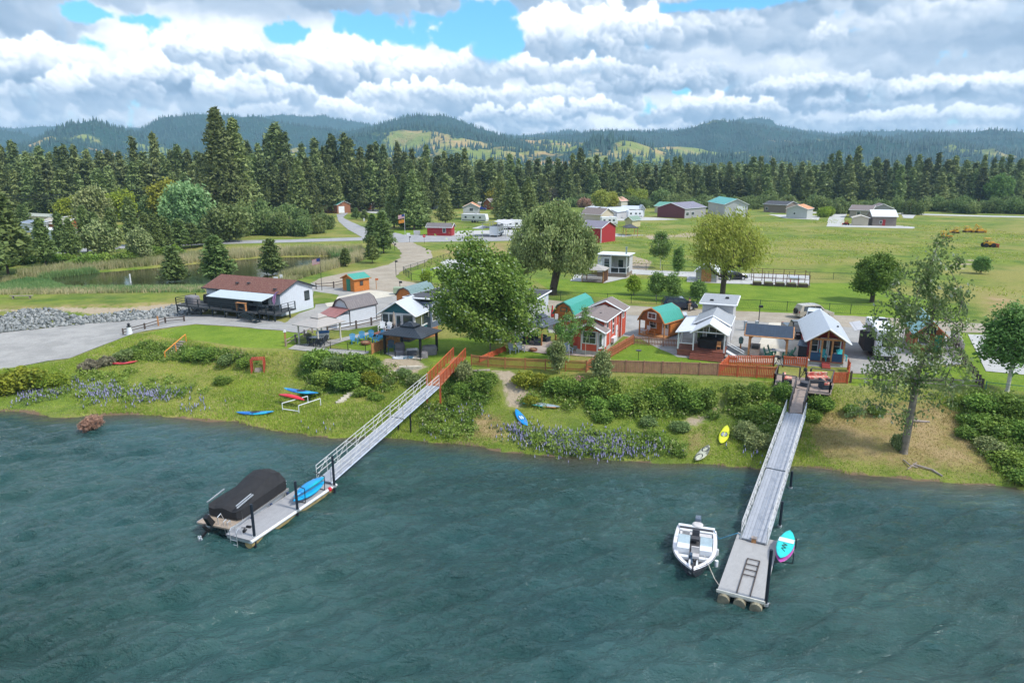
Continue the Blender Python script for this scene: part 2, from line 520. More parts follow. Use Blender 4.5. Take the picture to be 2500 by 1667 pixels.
def mat(name, col, rough=0.7, metal=0.0, var=0.12, scale=3.0, bump=0.0, bscale=30.0, spec=0.4, stripe=None, coat=0.0, col2=None, c2=(0.45, 0.6), obj=True):
 """plain material with a little procedural unevenness; stripe=(axis, period_m, depth) adds board or seam lines"""
 if name in MATS: return MATS[name]
 m = bpy.data.materials.new(name); m.use_nodes = True
 t = NT(m.node_tree); t.n.clear()
 out = t.new('ShaderNodeOutputMaterial'); b = t.new('ShaderNodeBsdfPrincipled')
 t.l.new(b.outputs[0], out.inputs[0])
 tc_ = t.new('ShaderNodeTexCoord'); ov = tc_.outputs['Object']
 n1 = t.noise(ov, scale, 4, 0.6)
 c = t.mix(t.ramp(n1, 0.3, 0.7), [x * (1 - var) for x in col] + [1], [min(1, x * (1 + var)) for x in col] + [1])
 if col2:
  c = t.mix(t.ramp(t.noise(ov, scale * 0.6, 6, 0.65), *c2), c, (*col2, 1))
 h = None
 if stripe:
  ax, per, dep = stripe
  q = t.xyz(ov)
  s_ = q['XYZ'.index(ax)] if ax in 'XYZ' else t.math('ADD', q[0], q[1])
  fr = t.math('FRACT', t.math('ADD', t.math('MULTIPLY', s_, 1 / per), 100.0))
  line = t.ramp(t.math('ABSOLUTE', t.math('SUBTRACT', fr, 0.5)), 0.40, 0.48)
  c = t.mix(t.math('MULTIPLY', line, dep), c, [x * 0.35 for x in col] + [1])
  h = t.math('MULTIPLY', line, -0.02)
 if bump:
  nb = t.math('MULTIPLY', t.noise(ov, bscale, 4, 0.6), bump)
  h = nb if h is None else t.math('ADD', h, nb)
 if h is not None:
  bn = t.new('ShaderNodeBump'); bn.inputs['Distance'].default_value = 1.0; bn.inputs['Strength'].default_value = 0.8
  t.l.new(h, bn.inputs['Height']); t.l.new(bn.outputs[0], b.inputs['Normal'])
 t.l.new(c, b.inputs['Base Color'])
 b.inputs['Metallic'].default_value = metal
 t.l.new(t.ramp(t.noise(ov, scale * 2, 3), 0.3, 0.7, max(0, rough - 0.08), min(1, rough + 0.08)), b.inputs['Roughness'])
 b.inputs['Specular IOR Level'].default_value = spec
 b.inputs['Coat Weight'].default_value = coat
 MATS[name] = m
 return m
def leaf_mat(name, ca, cb, trans=0.25, rnd=0.25, rough=0.6, cc=None):
 if name in MATS: return MATS[name]
 m = bpy.data.materials.new(name); m.use_nodes = True
 t = NT(m.node_tree); t.n.clear()
 out = t.new('ShaderNodeOutputMaterial')
 at = t.new('ShaderNodeAttribute'); at.attribute_name = 'tint'
 oi = t.new('ShaderNodeObjectInfo')
 c = t.mix(at.outputs['Fac'], (*ca, 1), (*cb, 1))
 if cc:
  c = t.mix(t.ramp(at.outputs['Fac'], 0.90, 0.97), c, (*cc, 1))
 hs = t.new('ShaderNodeHueSaturation')
 t.l.new(t.ramp(oi.outputs['Random'], 0, 1, 1 - rnd, 1 + rnd, smooth=False), hs.inputs['Value'])
 t.l.new(t.ramp(t.math('FRACT', t.math('MULTIPLY', oi.outputs['Random'], 7.3)), 0, 1, 0.485, 0.515, smooth=False), hs.inputs['Hue'])
 t.l.new(c, hs.inputs['Color'])
 d = t.new('ShaderNodeBsdfPrincipled'); d.inputs['Roughness'].default_value = rough
 d.inputs['Specular IOR Level'].default_value = 0.25
 t.l.new(hs.outputs[0], d.inputs['Base Color'])
 tr = t.new('ShaderNodeBsdfTranslucent'); t.l.new(hs.outputs[0], tr.inputs['Color'])
 mx = t.new('ShaderNodeMixShader'); mx.inputs[0].default_value = trans
 t.l.new(d.outputs[0], mx.inputs[1]); t.l.new(tr.outputs[0], mx.inputs[2]); t.l.new(mx.outputs[0], out.inputs[0])
 MATS[name] = m
 return m
def glass(name='window_glass', col=(0.035, 0.05, 0.055), rough=0.06):
 return mat(name, col, rough=rough, var=0.25, scale=1.2, spec=0.8, coat=0.6)
GLASS = glass()
WHITE = mat('white_paint', (0.66, 0.68, 0.70), 0.55, var=0.05)
WOODO = mat('orange_stained_wood', (0.46, 0.13, 0.035), 0.6, var=0.22, scale=4, bump=0.004)
DARKM = mat('dark_metal', (0.02, 0.022, 0.026), 0.45, metal=0.3)
ALU = mat('aluminium', (0.62, 0.64, 0.66), 0.38, metal=0.75, var=0.06)
CONC = mat('concrete', (0.50, 0.47, 0.40), 0.85, var=0.12, scale=0.8, bump=0.003)
BLACK = mat('black_plastic', (0.012, 0.013, 0.015), 0.4)
RUBBER = mat('tyre_rubber', (0.015, 0.015, 0.016), 0.85)
def drape(name, pts, m, off=0.02, jag=0.0, step=1.5, z=None, seed=1, grid=None, kind='structure', label=None, display=True, cat=None):
 """polygon given by photo pixels, laid on the ground as a thin sheet"""
 kk = K if display else 1.0
 w_ = [(G(a * kk, b * kk) if z is None else P(a * kk, b * kk, z)) for a, b in pts]
 pts2 = []
 rnd = random.Random(seed)
 n = len(w_)
 for i in range(n):
  a, b = w_[i], w_[(i + 1) % n]
  m_ = max(1, int((b - a).length / step))
  dirn = (b - a).normalized() if (b - a).length > 0 else Vector((1, 0, 0))
  nrm = Vector((-dirn.y, dirn.x, 0))
  for j in range(m_):
   p = a.lerp(b, j / m_)
   if jag:
    p = p + nrm * (mnoise.noise(Vector((p.x * .35, p.y * .35, seed * 3.1))) * jag * 1.2 + rnd.uniform(-1, 1) * jag * 0.3)
   pts2.append((p.x, p.y))
 poly = np.array(pts2)
 allp = [Vector(p) for p in pts2]
 g = grid
 if g:
  x0, y0 = poly.min(0); x1, y1 = poly.max(0)
  X, Y = np.meshgrid(np.arange(x0, x1, g), np.arange(y0, y1, g))
  X = X.ravel() + 0.01; Y = Y.ravel()
  ins = poly_sd(X, Y, poly) < -g * 0.4
  allp += [Vector((a, b)) for a, b in zip(X[ins], Y[ins])]
 nb = len(pts2)
 vs, es, fs, *_ = delaunay_2d_cdt(allp, [(i, (i + 1) % nb) for i in range(nb)], [list(range(nb))], 1, 1e-5)
 if z is None:
  zz = HT(np.array([v.x for v in vs]), np.array([v.y for v in vs])) + off
 else:
  zz = np.full(len(vs), z + off)
 me = bpy.data.meshes.new(name)
 me.from_pydata([(v.x, v.y, float(q)) for v, q in zip(vs, zz)], [], [list(f) for f in fs])
 me.update()
 me.materials.append(m)
 if len(me.polygons) and me.polygons[0].normal.z < 0:
  me.flip_normals()
 o = bpy.data.objects.new(name, me); COL.objects.link(o)
 tag(o, label, cat, None, kind)
 return o
# ================================================================== the land
def axis(segs):
 out = [segs[0][0]]
 for a, b, st in segs:
  n = max(1, int(round((b - a) / st)))
  out += list(np.linspace(a, b, n + 1)[1:])
 return np.array(out)
GX = axis([(-5000, -1200, 400), (-1200, -300, 60), (-300, -90, 7), (-90, 75, 0.6), (75, 220, 5), (220, 1200, 60), (1200, 5000, 400)])
GY = axis([(-60, 20, 10), (20, 40, 3), (40, 100, 0.55), (100, 165, 1.3), (165, 420, 7), (420, 1600, 60)])
X, Y = np.meshgrid(GX, GY)
rngl = np.random.default_rng(3)
def vnoise(x, y, s, seed=0):
 """cheap smooth value noise on arrays, -1..1"""
 r = np.random.default_rng(seed + 101).random((257, 257)) * 2 - 1
 u = np.mod(x * s + 1000, 256); v = np.mod(y * s + 1000, 256)
 i = u.astype(int); j = v.astype(int); fu = u - i; fv = v - j
 fu = fu * fu * (3 - 2 * fu); fv = fv * fv * (3 - 2 * fv)
 return (r[j, i] * (1 - fu) + r[j, i + 1] * fu) * (1 - fv) + (r[j + 1, i] * (1 - fu) + r[j + 1, i + 1] * fu) * fv
Z = HT(X, Y)
ycl = np.interp(X, LC[0], LC[1]); yal = np.interp(X, LA[0], LA[1])
bank = (Y < ycl) & (Y > yal - 2)
rough = 0.10 * vnoise(X, Y, 0.35, 1) + 0.05 * vnoise(X, Y, 1.1, 2)
lim = np.clip((Y - yal) / 3, 0, 1) * np.clip((ycl - Y) / 2.0, 0, 1)
Z = Z + np.where(bank, rough * lim, 0)
Z = Z + 0.18 * vnoise(X, Y, 0.6, 5) * np.exp(-((Y - yal) / 1.0) ** 2) * 0.4
def region_mask(regs, soft=1.2, X=X, Y=Y):
 out = np.zeros(X.shape)
 for pts in regs:
  p = np.array([tuple(Gd(a, b))[:2] for a, b in pts])
  x0, y0 = p.min(0) - 6; x1, y1 = p.max(0) + 6
  sel = (X > x0) & (X < x1) & (Y > y0) & (Y < y1)
  if sel.any():
   sd_ = poly_sd(X[sel], Y[sel], p)
   out[sel] = np.maximum(out[sel], np.clip(0.5 - sd_ / soft, 0, 1))
 return out
lawn_regs = [
 [(330, 765), (450, 745), (700, 765), (665, 800), (560, 798), (440, 780)],
 [(850, 770), (985, 745), (1000, 820), (860, 818), (760, 790)],
 [(985, 780), (1150, 770), (1090, 845), (985, 828)],
 [(1100, 805), (1230, 795), (1360, 840), (1340, 855), (1110, 840)],
 [(1395, 825), (1445, 790), (1570, 800), (1660, 850), (1650, 862), (1400, 850)],
 [(1720, 862), (1785, 862), (1780, 878), (1720, 870)],
 [(1950, 845), (2250, 840), (2250, 885), (1950, 885)],
 [(2195, 765), (2352, 775), (2600, 800), (2600, 900), (2352, 900), (2255, 880)],
 [(1225, 640), (1560, 640), (1720, 650), (1960, 650), (2190, 700), (2230, 735), (2090, 738), (1700, 712), (1270, 672)],
 [(955, 620), (1060, 600), (1230, 650), (1200, 668), (1040, 655), (930, 640)],
 [(840, 545), (930, 520), (1200, 530), (1170, 540), (960, 545)],
]
dry_regs = [
 [(-100, 706), (440, 690), (490, 705), (440, 720), (300, 712), (-100, 730)],
 [(1840, 920), (2130, 900), (2300, 960), (2330, 1110), (2100, 1095), (1870, 1068), (1830, 1000)],
 [(990, 575), (1170, 555), (1180, 590), (1060, 590)],
 [(500, 812), (560, 800), (585, 815), (520, 830)], [(370, 805), (430, 800), (420, 812)],
 [(1040, 930), (1180, 940), (1180, 1030), (1060, 1020)],
 [(1550, 990), (1650, 960), (1640, 1050), (1540, 1050)],
 [(1850, 690), (1950, 684), (2090, 690), (1980, 697)],
 [(2240, 660), (2352, 690), (2352, 740), (2250, 735)],
]
dirt_regs = [[(-140, 711), (100, 707), (300, 705), (440, 694), (445, 704), (330, 716), (240, 722), (60, 716), (-140, 722)],
 [(1120, 850), (1175, 850), (1215, 905), (1200, 935), (1165, 935), (1150, 880)],
 [(1570, 965), (1650, 930), (1660, 935), (1590, 985)],
 [(1390, 590), (1430, 580), (1500, 600), (1480, 630), (1400, 640)],
 [(2190, 610), (2235, 590), (2240, 600), (2205, 622)],
 [(1480, 540), (1600, 535), (1600, 545), (1490, 550)],
 [(880, 825), (950, 818), (985, 845), (930, 870), (880, 850)],
 [(1690, 880), (1740, 890), (1700, 910)],
]
lawn = region_mask(lawn_regs, 1.0)
dry = region_mask(dry_regs, 5.0)
dirt = region_mask(dirt_regs, 1.5)
shore = np.exp(-np.clip(Y - yal - 0.1, 0, 50) / 0.55) * (0.55 + 0.6 * vnoise(X, Y, 0.25, 9)) * (Y > yal - 3)
shore = np.clip(np.where(Y < yal, 1.0, shore), 0, 1)
dense = region_mask([
 [(330, 785), (440, 800), (560, 815), (600, 835), (430, 825), (300, 825), (270, 815)],
 [(700, 815), (880, 830), (900, 870), (850, 900), (760, 905), (690, 860)],
 [(1050, 860), (1110, 860), (1120, 920), (1040, 930), (1020, 900)],
 [(2240, 900), (2352, 920), (2352, 1110), (2260, 1020), (2210, 980)]], 3.0)
far = np.clip((Y - 330) / 120, 0, 1)
nx, ny = len(GX), len(GY)
V = np.stack([X.ravel(), Y.ravel(), Z.ravel()], 1)
ii = np.arange(ny - 1)[:, None] * nx + np.arange(nx - 1)[None, :]
F = np.stack([ii, ii + 1, ii + 1 + nx, ii + nx], -1).reshape(-1, 4)
gm = bpy.data.materials.new('grassy_ground'); gm.use_nodes = True
t = NT(gm.node_tree); t.n.clear()
out = t.new('ShaderNodeOutputMaterial'); b = t.new('ShaderNodeBsdfPrincipled'); t.l.new(b.outputs[0], out.inputs[0])
pos = t.new('ShaderNodeNewGeometry').outputs['Position']
def att(nm):
 a = t.new('ShaderNodeAttribute'); a.attribute_name = nm; return a.outputs['Fac']
flat = t.mapping(pos, (1, 1, 0.3))
n_big = t.noise(flat, 0.045, 4, 0.6)
n_mid = t.noise(flat, 0.30, 5, 0.65)
n_fine = t.noise(flat, 2.2, 5, 0.7)
n_str = t.noise(t.mapping(pos, (0.25, 1.0, 1), rot=(0, 0, R(12))), 0.12, 5, 0.7)
wild = t.mix(t.ramp(n_mid, 0.32, 0.66), (0.085, 0.150, 0.022, 1), (0.205, 0.255, 0.036, 1))
wild = t.mix(t.ramp(n_big, 0.42, 0.62), wild, (0.290, 0.265, 0.075, 1))
wild = t.mix(t.ramp(n_str, 0.52, 0.70, 0, 0.6), wild, (0.300, 0.285, 0.120, 1))
wild = t.mix(t.ramp(n_fine, 0.35, 0.7, 0, 0.4), wild, (0.060, 0.11, 0.018, 1))
lawnc = t.mix(t.ramp(n_mid, 0.3, 0.7), (0.120, 0.205, 0.016, 1), (0.205, 0.285, 0.030, 1))
lawnc = t.mix(t.ramp(t.noise(flat, 1.1, 5, 0.7), 0.52, 0.72, 0, 0.55), lawnc, (0.20, 0.25, 0.04, 1))
lawnc = t.mix(t.ramp(n_fine, 0.35, 0.7, 0, 0.35), lawnc, (0.06, 0.13, 0.012, 1))
densec = t.mix(n_fine, (0.035, 0.085, 0.014, 1), (0.075, 0.14, 0.025, 1))
dryc = t.mix(t.ramp(n_mid, 0.3, 0.7), (0.26, 0.20, 0.075, 1), (0.37, 0.27, 0.14, 1))
dirtc = t.mix(n_fine, (0.30, 0.235, 0.16, 1), (0.44, 0.37, 0.27, 1))
mud = t.mix(n_mid, (0.10, 0.070, 0.040, 1), (0.24, 0.165, 0.105, 1))
def brk(a, k=0.7, lo=0.35, hi_=0.65):
 return t.ramp(t.math('ADD', a, t.math('MULTIPLY', t.math('SUBTRACT', t.math('ADD', t.math('MULTIPLY', n_fine, 0.6), t.math('MULTIPLY', n_mid, 0.4)), 0.5), k)), lo, hi_)
c = t.mix(brk(att('dense'), 1.2), wild, densec)
c = t.mix(brk(att('dry'), 2.2, 0.44, 1.15), c, dryc)
c = t.mix(brk(att('lawn'), 0.5), c, lawnc)
c = t.mix(brk(att('dirt'), 1.6, 0.45, 0.75), c, dirtc)
c = t.mix(brk(att('shore'), 0.9, 0.4, 0.65), c, mud)
c = t.mix(att('far'), c, (0.10, 0.135, 0.03, 1))
t.l.new(c, b.inputs['Base Color'])
b.inputs['Roughness'].default_value = 0.9
b.inputs['Specular IOR Level'].default_value = 0.15
bn = t.new('ShaderNodeBump'); bn.inputs['Strength'].default_value = 0.7; bn.inputs['Distance'].default_value = 0.25
t.l.new(t.math('ADD', n_fine, t.math('MULTIPLY', t.noise(flat, 7.0, 4, 0.7), 0.4)), bn.inputs['Height']); t.l.new(bn.outputs[0], b.inputs['Normal'])
ground = np_mesh('ground', V, F, gm, smooth=True)
for nm, a in (('lawn', lawn), ('dry', dry), ('dirt', dirt), ('shore', shore), ('dense', dense), ('far', far)):
 at_ = ground.data.attributes.new(nm, 'FLOAT', 'POINT'); at_.data.foreach_set('value', a.ravel().astype(np.float32))
tag(ground, kind='structure')
WX = axis([(-420, -62, 8), (-62, 56, 0.17), (56, 420, 8)])
WY = axis([(-60, 20, 4), (20, 60, 0.17), (60, 75, .5), (75, 130, 5)])
x_, y_ = np.meshgrid(WX, WY)
z_ = np.zeros_like(x_)
rw = np.random.default_rng(11)
for i in range(30):
 wl = 0.55 * (1.11 ** i)
 if wl > 7: break
 th = R((114 if i % 4 else 70) + rw.normal(0, 9 + 5 * (i % 3)))
 k = 2 * math.pi / wl
 ph = rw.uniform(0, 6.28) + 1.2 * vnoise(x_, y_, 0.06, 40 + i)
 z_ += 0.0215 * wl ** 0.80 * (1.65 if .9 < wl < 3.0 else .85) * (lambda q: 2 * ((np.sin(q) + 1) / 2) ** 1.9 - .8)(k * (x_ * math.cos(th) + y_ * math.sin(th)) + ph) * (0.65 + 0.5 * vnoise(x_, y_, 0.035, 60 + i))
wy_s = np.interp(x_, LA[0], LA[1])
z_ *= np.clip((wy_s - y_) / 6, 0.12, 1)
lm = bpy.data.materials.new('lake_water'); lm.use_nodes = True
t = NT(lm.node_tree); t.n.clear()
out = t.new('ShaderNodeOutputMaterial'); b = t.new('ShaderNodeBsdfPrincipled'); t.l.new(b.outputs[0], out.inputs[0])
pos = t.new('ShaderNodeNewGeometry').outputs['Position']
wv = t.vmath('ADD', pos, t.vmath('MULTIPLY', t.noise(pos, 0.12, 3, 0.5, col=True), (2.6, 2.6, 0)))
r1 = t.noise(t.mapping(wv, (0.42, 1.2, 1), rot=(0, 0, R(-12))), 0.9, 5, 0.62)
r2 = t.noise(t.mapping(wv, (0.5, 1.2, 1), rot=(0, 0, R(16))), 3.0, 5, 0.65)
r3 = t.noise(t.mapping(pos, (0.6, 1.2, 1), rot=(0, 0, R(-20))), 9.0, 3, 0.6)
gust = t.ramp(t.noise(t.mapping(pos, (0.6, 1, 1), rot=(0, 0, R(25))), 0.09, 4, 0.6), 0.35, 0.65, 0.55, 1.25)
h = t.math('ADD', t.math('ADD', t.math('MULTIPLY', r1, 0.35), t.math('MULTIPLY', r2, 0.42)), t.math('MULTIPLY', r3, 0.10))
bn = t.new('ShaderNodeBump'); bn.inputs['Distance'].default_value = 1.0
t.l.new(gust, bn.inputs['Strength']); t.l.new(h, bn.inputs['Height']); t.l.new(bn.outputs[0], b.inputs['Normal'])
a = t.new('ShaderNodeAttribute'); a.attribute_name = 'shallow'
deep = t.mix(t.ramp(t.noise(pos, 0.05, 3, 0.5), 0.3, 0.7), (0.018, 0.066, 0.057, 1), (0.019, 0.074, 0.075, 1))
c = t.mix(a.outputs['Fac'], deep, (0.070, 0.062, 0.032, 1))
t.l.new(c, b.inputs['Base Color'])
b.inputs["Roughness"].default_value = 0.06
b.inputs['IOR'].default_value = 1.33
b.inputs['Specular IOR Level'].default_value = 1.0
nx, ny = len(WX), len(WY)
ii = np.arange(ny - 1)[:, None] * nx + np.arange(nx - 1)[None, :]
lake = np_mesh('lake_water', np.stack([x_.ravel(), y_.ravel(), z_.ravel()], 1), np.stack([ii, ii + 1, ii + 1 + nx, ii + nx], -1).reshape(-1, 4), lm, smooth=True,
   tint=np.clip(1 - (wy_s - y_) / (3.0 + 1.6 * vnoise(x_, y_, 0.2, 7)), 0, 1).ravel() ** 1.5, tint_name='shallow')
tag(lake, kind='structure')
pm = bpy.data.materials.new('pond_water'); pm.use_nodes = True
t = NT(pm.node_tree); t.n.clear()
out = t.new('ShaderNodeOutputMaterial'); b = t.new('ShaderNodeBsdfPrincipled'); t.l.new(b.outputs[0], out.inputs[0])
pos = t.new('ShaderNodeNewGeometry').outputs['Position']
bn = t.new('ShaderNodeBump'); bn.inputs['Distance'].default_value = 0.05; bn.inputs['Strength'].default_value = 0.5
t.l.new(t.noise(t.mapping(pos, (.5, 1, 1)), 1.4, 4, 0.6), bn.inputs['Height']); t.l.new(bn.outputs[0], b.inputs['Normal'])
t.l.new(t.mix(t.noise(pos, 0.2, 3), (0.020, 0.022, 0.010, 1), (0.035, 0.036, 0.016, 1)), b.inputs['Base Color']); b.inputs['Roughness'].default_value = 0.06
b.inputs['Specular IOR Level'].default_value = 0.6
c_ = POND_XY.mean(0)
me = bpy.data.meshes.new('pond_water')
pp = [(c_[0] + (p[0] - c_[0]) * 1.0, c_[1] + (p[1] - c_[1]) * 1.0) for p in POND_XY]
vs, es, fs, *_ = delaunay_2d_cdt([Vector(p) for p in pp], [(i, (i + 1) % len(pp)) for i in range(len(pp))], [list(range(len(pp)))], 1, 1e-5)
me.from_pydata([(v.x, v.y, 2.75) for v in vs], [], [list(f) for f in fs]); me.materials.append(pm)
o = bpy.data.objects.new('pond_water', me); COL.objects.link(o); tag(o, kind='structure')
def crest(D, pts):
 q = np.array([tuple(PY(a * K, b_ * K, D)) for a, b_ in pts])
 return q[:, 0], q[:, 2]
RIDGES = [
 (4500, 1200, crest(4500, [(-400, 300), (0, 291), (60, 294), (90, 287), (130, 286), (170, 300), (260, 300), (285, 291), (310, 291), (340, 300), (520, 268), (600, 266), (660, 262), (740, 263), (800, 275), (850, 285), (900, 300), (1200, 310), (1270, 302), (1295, 296), (1330, 303), (1500, 300), (1520, 293), (1540, 300), (1640, 285),
       (1700, 272), (1740, 273), (1790, 284), (1850, 300), (1920, 308), (1935, 303), (1980, 300), (2060, 298), (2110, 304), (2200, 312), (2352, 310), (2800, 300)])),
 (2900, 900, crest(2900, [(-400, 300), (0, 298), (40, 305), (90, 325), (150, 340), (300, 330), (330, 298), (370, 272), (440, 263), (480, 262), (560, 268), (600, 268), (660, 282), (740, 296), (800, 300), (850, 290), (890, 282), (940, 268), (965, 263), (1000, 267), (1020, 265), (1060, 277), (1100, 295), (1150, 309), (1190, 318), (1260, 312),
       (1330, 304), (1440, 300), (1540, 305), (1600, 290), (1640, 276), (1700, 280), (1760, 290), (1830, 303), (1920, 318), (2020, 320), (2100, 306), (2130, 303), (2180, 308), (2230, 303), (2280, 297), (2352, 305), (2800, 290)])),
 (2000, 620, crest(2000, [(-400, 345), (0, 345), (60, 345), (100, 325), (150, 295), (185, 283), (215, 279), (250, 290), (300, 310), (350, 330), (420, 345), (600, 345), (700, 335), (800, 312), (850, 300), (900, 291), (960, 288), (1010, 290), (1060, 302), (1120, 314), (1200, 322), (1250, 318), (1330, 328), (1400, 335), (1600, 340), (1680, 352),
       (1800, 335), (1900, 325), (1980, 312), (2060, 330), (2150, 322), (2240, 345), (2352, 350), (2800, 340)])),
 (1500, 420, crest(1500, [(-400, 372), (0, 365), (70, 350), (110, 326), (145, 322), (180, 328), (240, 350), (300, 366), (700, 366), (900, 350), (1080, 338), (1150, 335), (1220, 345), (1300, 345), (1350, 326), (1400, 321), (1450, 326), (1520, 350), (1560, 362), (1640, 366), (1665, 358), (1700, 366), (2200, 370), (2352, 368), (2800, 366)])),
]
HXa = np.linspace(-4300, 4300, 430); HYa = axis([(950, 2300, 18), (2300, 3400, 30), (3400, 5800, 70)])
hx, hy = np.meshgrid(HXa, HYa)
def hill_h(hx, hy):
 hz = np.full(hx.shape, -30.0)
 wob = 110 * vnoise(hx, hy, 0.0027, 21)
 gul = 0.5 + 0.5 * vnoise(hx, hy, 0.0065, 22) * 0.7 + 0.35 * vnoise(hx, hy, 0.016, 23)
 rid = np.full(hx.shape, 0)
 for k_, (D, Wd, (cx, cz)) in enumerate(RIDGES):
  zc = np.interp(hx, cx, cz)
  d = np.abs(hy - D - wob * (np.abs(hy - D) > 1) * np.clip(np.abs(hy - D) / (Wd * .5), 0, 1)) / Wd
  prof = np.clip(1 - d, 0, 1)
  prof = prof * prof * (3 - 2 * prof)
  cut = np.clip(d * 4, 0, 1) * 0.50 * gul
  zz = zc * prof * (1 - cut * (1 - 0.4 * d))
  rid = np.where(zz > hz, k_, rid)
  hz = np.maximum(hz, zz)
 return hz, rid
hz, rid = hill_h(hx, hy)
hz_s = hz + 5 * vnoise(hx, hy, 0.03, 24)
bare = 0.5 + 0.5 * vnoise(hx, hy, 0.0050, 25) + 0.40 * vnoise(hx, hy, 0.016, 26)
bare = bare - 0.30
bare = np.where(rid == 3, bare + 0.17, bare); bare = np.where(rid == 2, bare + 0.10 + 0.15 * (hx > -600) * (hx < 600), bare)
bare = np.where(rid == 1, bare - 0.32 + 0.22 * (hx > 500), bare); bare = np.where(rid == 0, bare - 0.4, bare)
bare = np.clip(bare, 0, 1)
hm = bpy.data.materials.new('hillside'); hm.use_nodes = True
t = NT(hm.node_tree); t.n.clear()
out = t.new('ShaderNodeOutputMaterial'); b = t.new('ShaderNodeBsdfPrincipled'); t.l.new(b.outputs[0], out.inputs[0])
pos = t.new('ShaderNodeNewGeometry').outputs['Position']
a = t.new('ShaderNodeAttribute'); a.attribute_name = 'tint'
nf = t.noise(pos, 0.02, 6, 0.75)
fo = t.mix(nf, (0.012, 0.044, 0.042, 1), (0.034, 0.090, 0.070, 1))
gr = t.mix(t.ramp(t.noise(pos, 0.006, 5, 0.65), 0.42, 0.62), (0.20, 0.25, 0.07, 1), (0.44, 0.31, 0.15, 1))
t.l.new(t.mix(t.ramp(t.math('ADD', a.outputs['Fac'], t.math('MULTIPLY', t.math('SUBTRACT', nf, 0.5), 0.9)), 0.42, 0.60), fo, gr), b.inputs['Base Color'])
b.inputs['Roughness'].default_value = 0.95
b.inputs['Specular IOR Level'].default_value = 0.1
bn = t.new('ShaderNodeBump'); bn.inputs['Distance'].default_value = 30; bn.inputs['Strength'].default_value = 0.7
t.l.new(t.noise(pos, 0.015, 6, 0.7), bn.inputs['Height']); t.l.new(bn.outputs[0], b.inputs['Normal'])
nx, ny = len(HXa), len(HYa)
ii = np.arange(ny - 1)[:, None] * nx + np.arange(nx - 1)[None, :]
hills = np_mesh('hills', np.stack([hx.ravel(), hy.ravel(), hz_s.ravel()], 1), np.stack([ii, ii + 1, ii + 1 + nx, ii + nx], -1).reshape(-1, 4), hm, smooth=True, tint=bare.ravel())
tag(hills, kind='structure')
def grid_z(xs, ys, Xa, Ya, Zg):
 i = np.clip(np.searchsorted(Xa, xs) - 1, 0, len(Xa) - 2); j = np.clip(np.searchsorted(Ya, ys) - 1, 0, len(Ya) - 2)
 fx = (xs - Xa[i]) / (Xa[i + 1] - Xa[i]); fy = (ys - Ya[j]) / (Ya[j + 1] - Ya[j])
 return (Zg[j, i] * (1 - fx) + Zg[j, i + 1] * fx) * (1 - fy) + (Zg[j + 1, i] * (1 - fx) + Zg[j + 1, i + 1] * fx) * fy
rh = np.random.default_rng(5)
N = 150000
yy_ = 960 + (rh.random(N) ** 1.25) * 4200
xx_ = (rh.random(N) * 2 - 1) * yy_ * 0.80
zz_ = grid_z(xx_, yy_, HXa, HYa, hz_s); bb_ = grid_z(xx_, yy_, HXa, HYa, bare)
dens_ = np.clip(1.2 - 1.45 * bb_, 0.06, 1) * (0.6 + 0.6 * vnoise(xx_, yy_, 0.03, 31))
keep = (zz_ > 6) & (rh.random(N) < dens_)
xx_, yy_, zz_ = xx_[keep], yy_[keep], zz_[keep]
def cones(xs, ys, zs, hs, rs, rng, n=5, sink=1.0):
 m_ = len(xs); a0 = rng.random(m_) * 6.28
 ang = a0[:, None] + np.arange(n)[None, :] * 2 * math.pi / n
 Vb = np.stack([xs[:, None] + np.cos(ang) * rs[:, None], ys[:, None] + np.sin(ang) * rs[:, None], np.repeat((zs - sink)[:, None], n, 1)], -1)
 Vt = np.stack([xs + rng.normal(0, .03, m_) * hs, ys, zs + hs], -1)[:, None, :]
 Vv = np.concatenate([Vb, Vt], 1).reshape(-1, 3)
 base_ = np.arange(m_)[:, None] * (n + 1)
 Ff = np.stack([np.stack([base_[:, 0] + i, base_[:, 0] + (i + 1) % n, base_[:, 0] + n], -1) for i in range(n)], 1).reshape(-1, 3)
 return Vv, Ff
hs_ = rh.uniform(8, 19, len(xx_)); rs_ = hs_ * rh.uniform(0.14, 0.24, len(xx_))
Vv, Ff = cones(xx_, yy_, zz_, hs_, rs_, rh, 4)
HILLT = leaf_mat('hill_conifers', (0.012, 0.042, 0.040), (0.038, 0.092, 0.070), 0.0, 0.0)
ht = np_mesh('hillside_forest', Vv, Ff, HILLT, tint=np.repeat(rh.random(len(xx_)), 5))
tag(ht, 'conifer forest thinly covering the distant blue-green hills', kind='stuff')
hb = MB().b(-5300, 5300, -200, 6100, -5, 400)
vm = bpy.data.materials.new('haze_air'); vm.use_nodes = True
t = NT(vm.node_tree); t.n.clear()
out = t.new('ShaderNodeOutputMaterial'); pv = t.new('ShaderNodeVolumePrincipled')
pv.inputs['Color'].default_value = (0.48, 0.76, 1.0, 1)
pv.inputs['Density'].default_value = 0.00013
pv.inputs['Anisotropy'].default_value = 0.0
t.l.new(pv.outputs[0], out.inputs['Volume'])
hz_o = hb.build('haze', vm); tag(hz_o, kind='stuff')
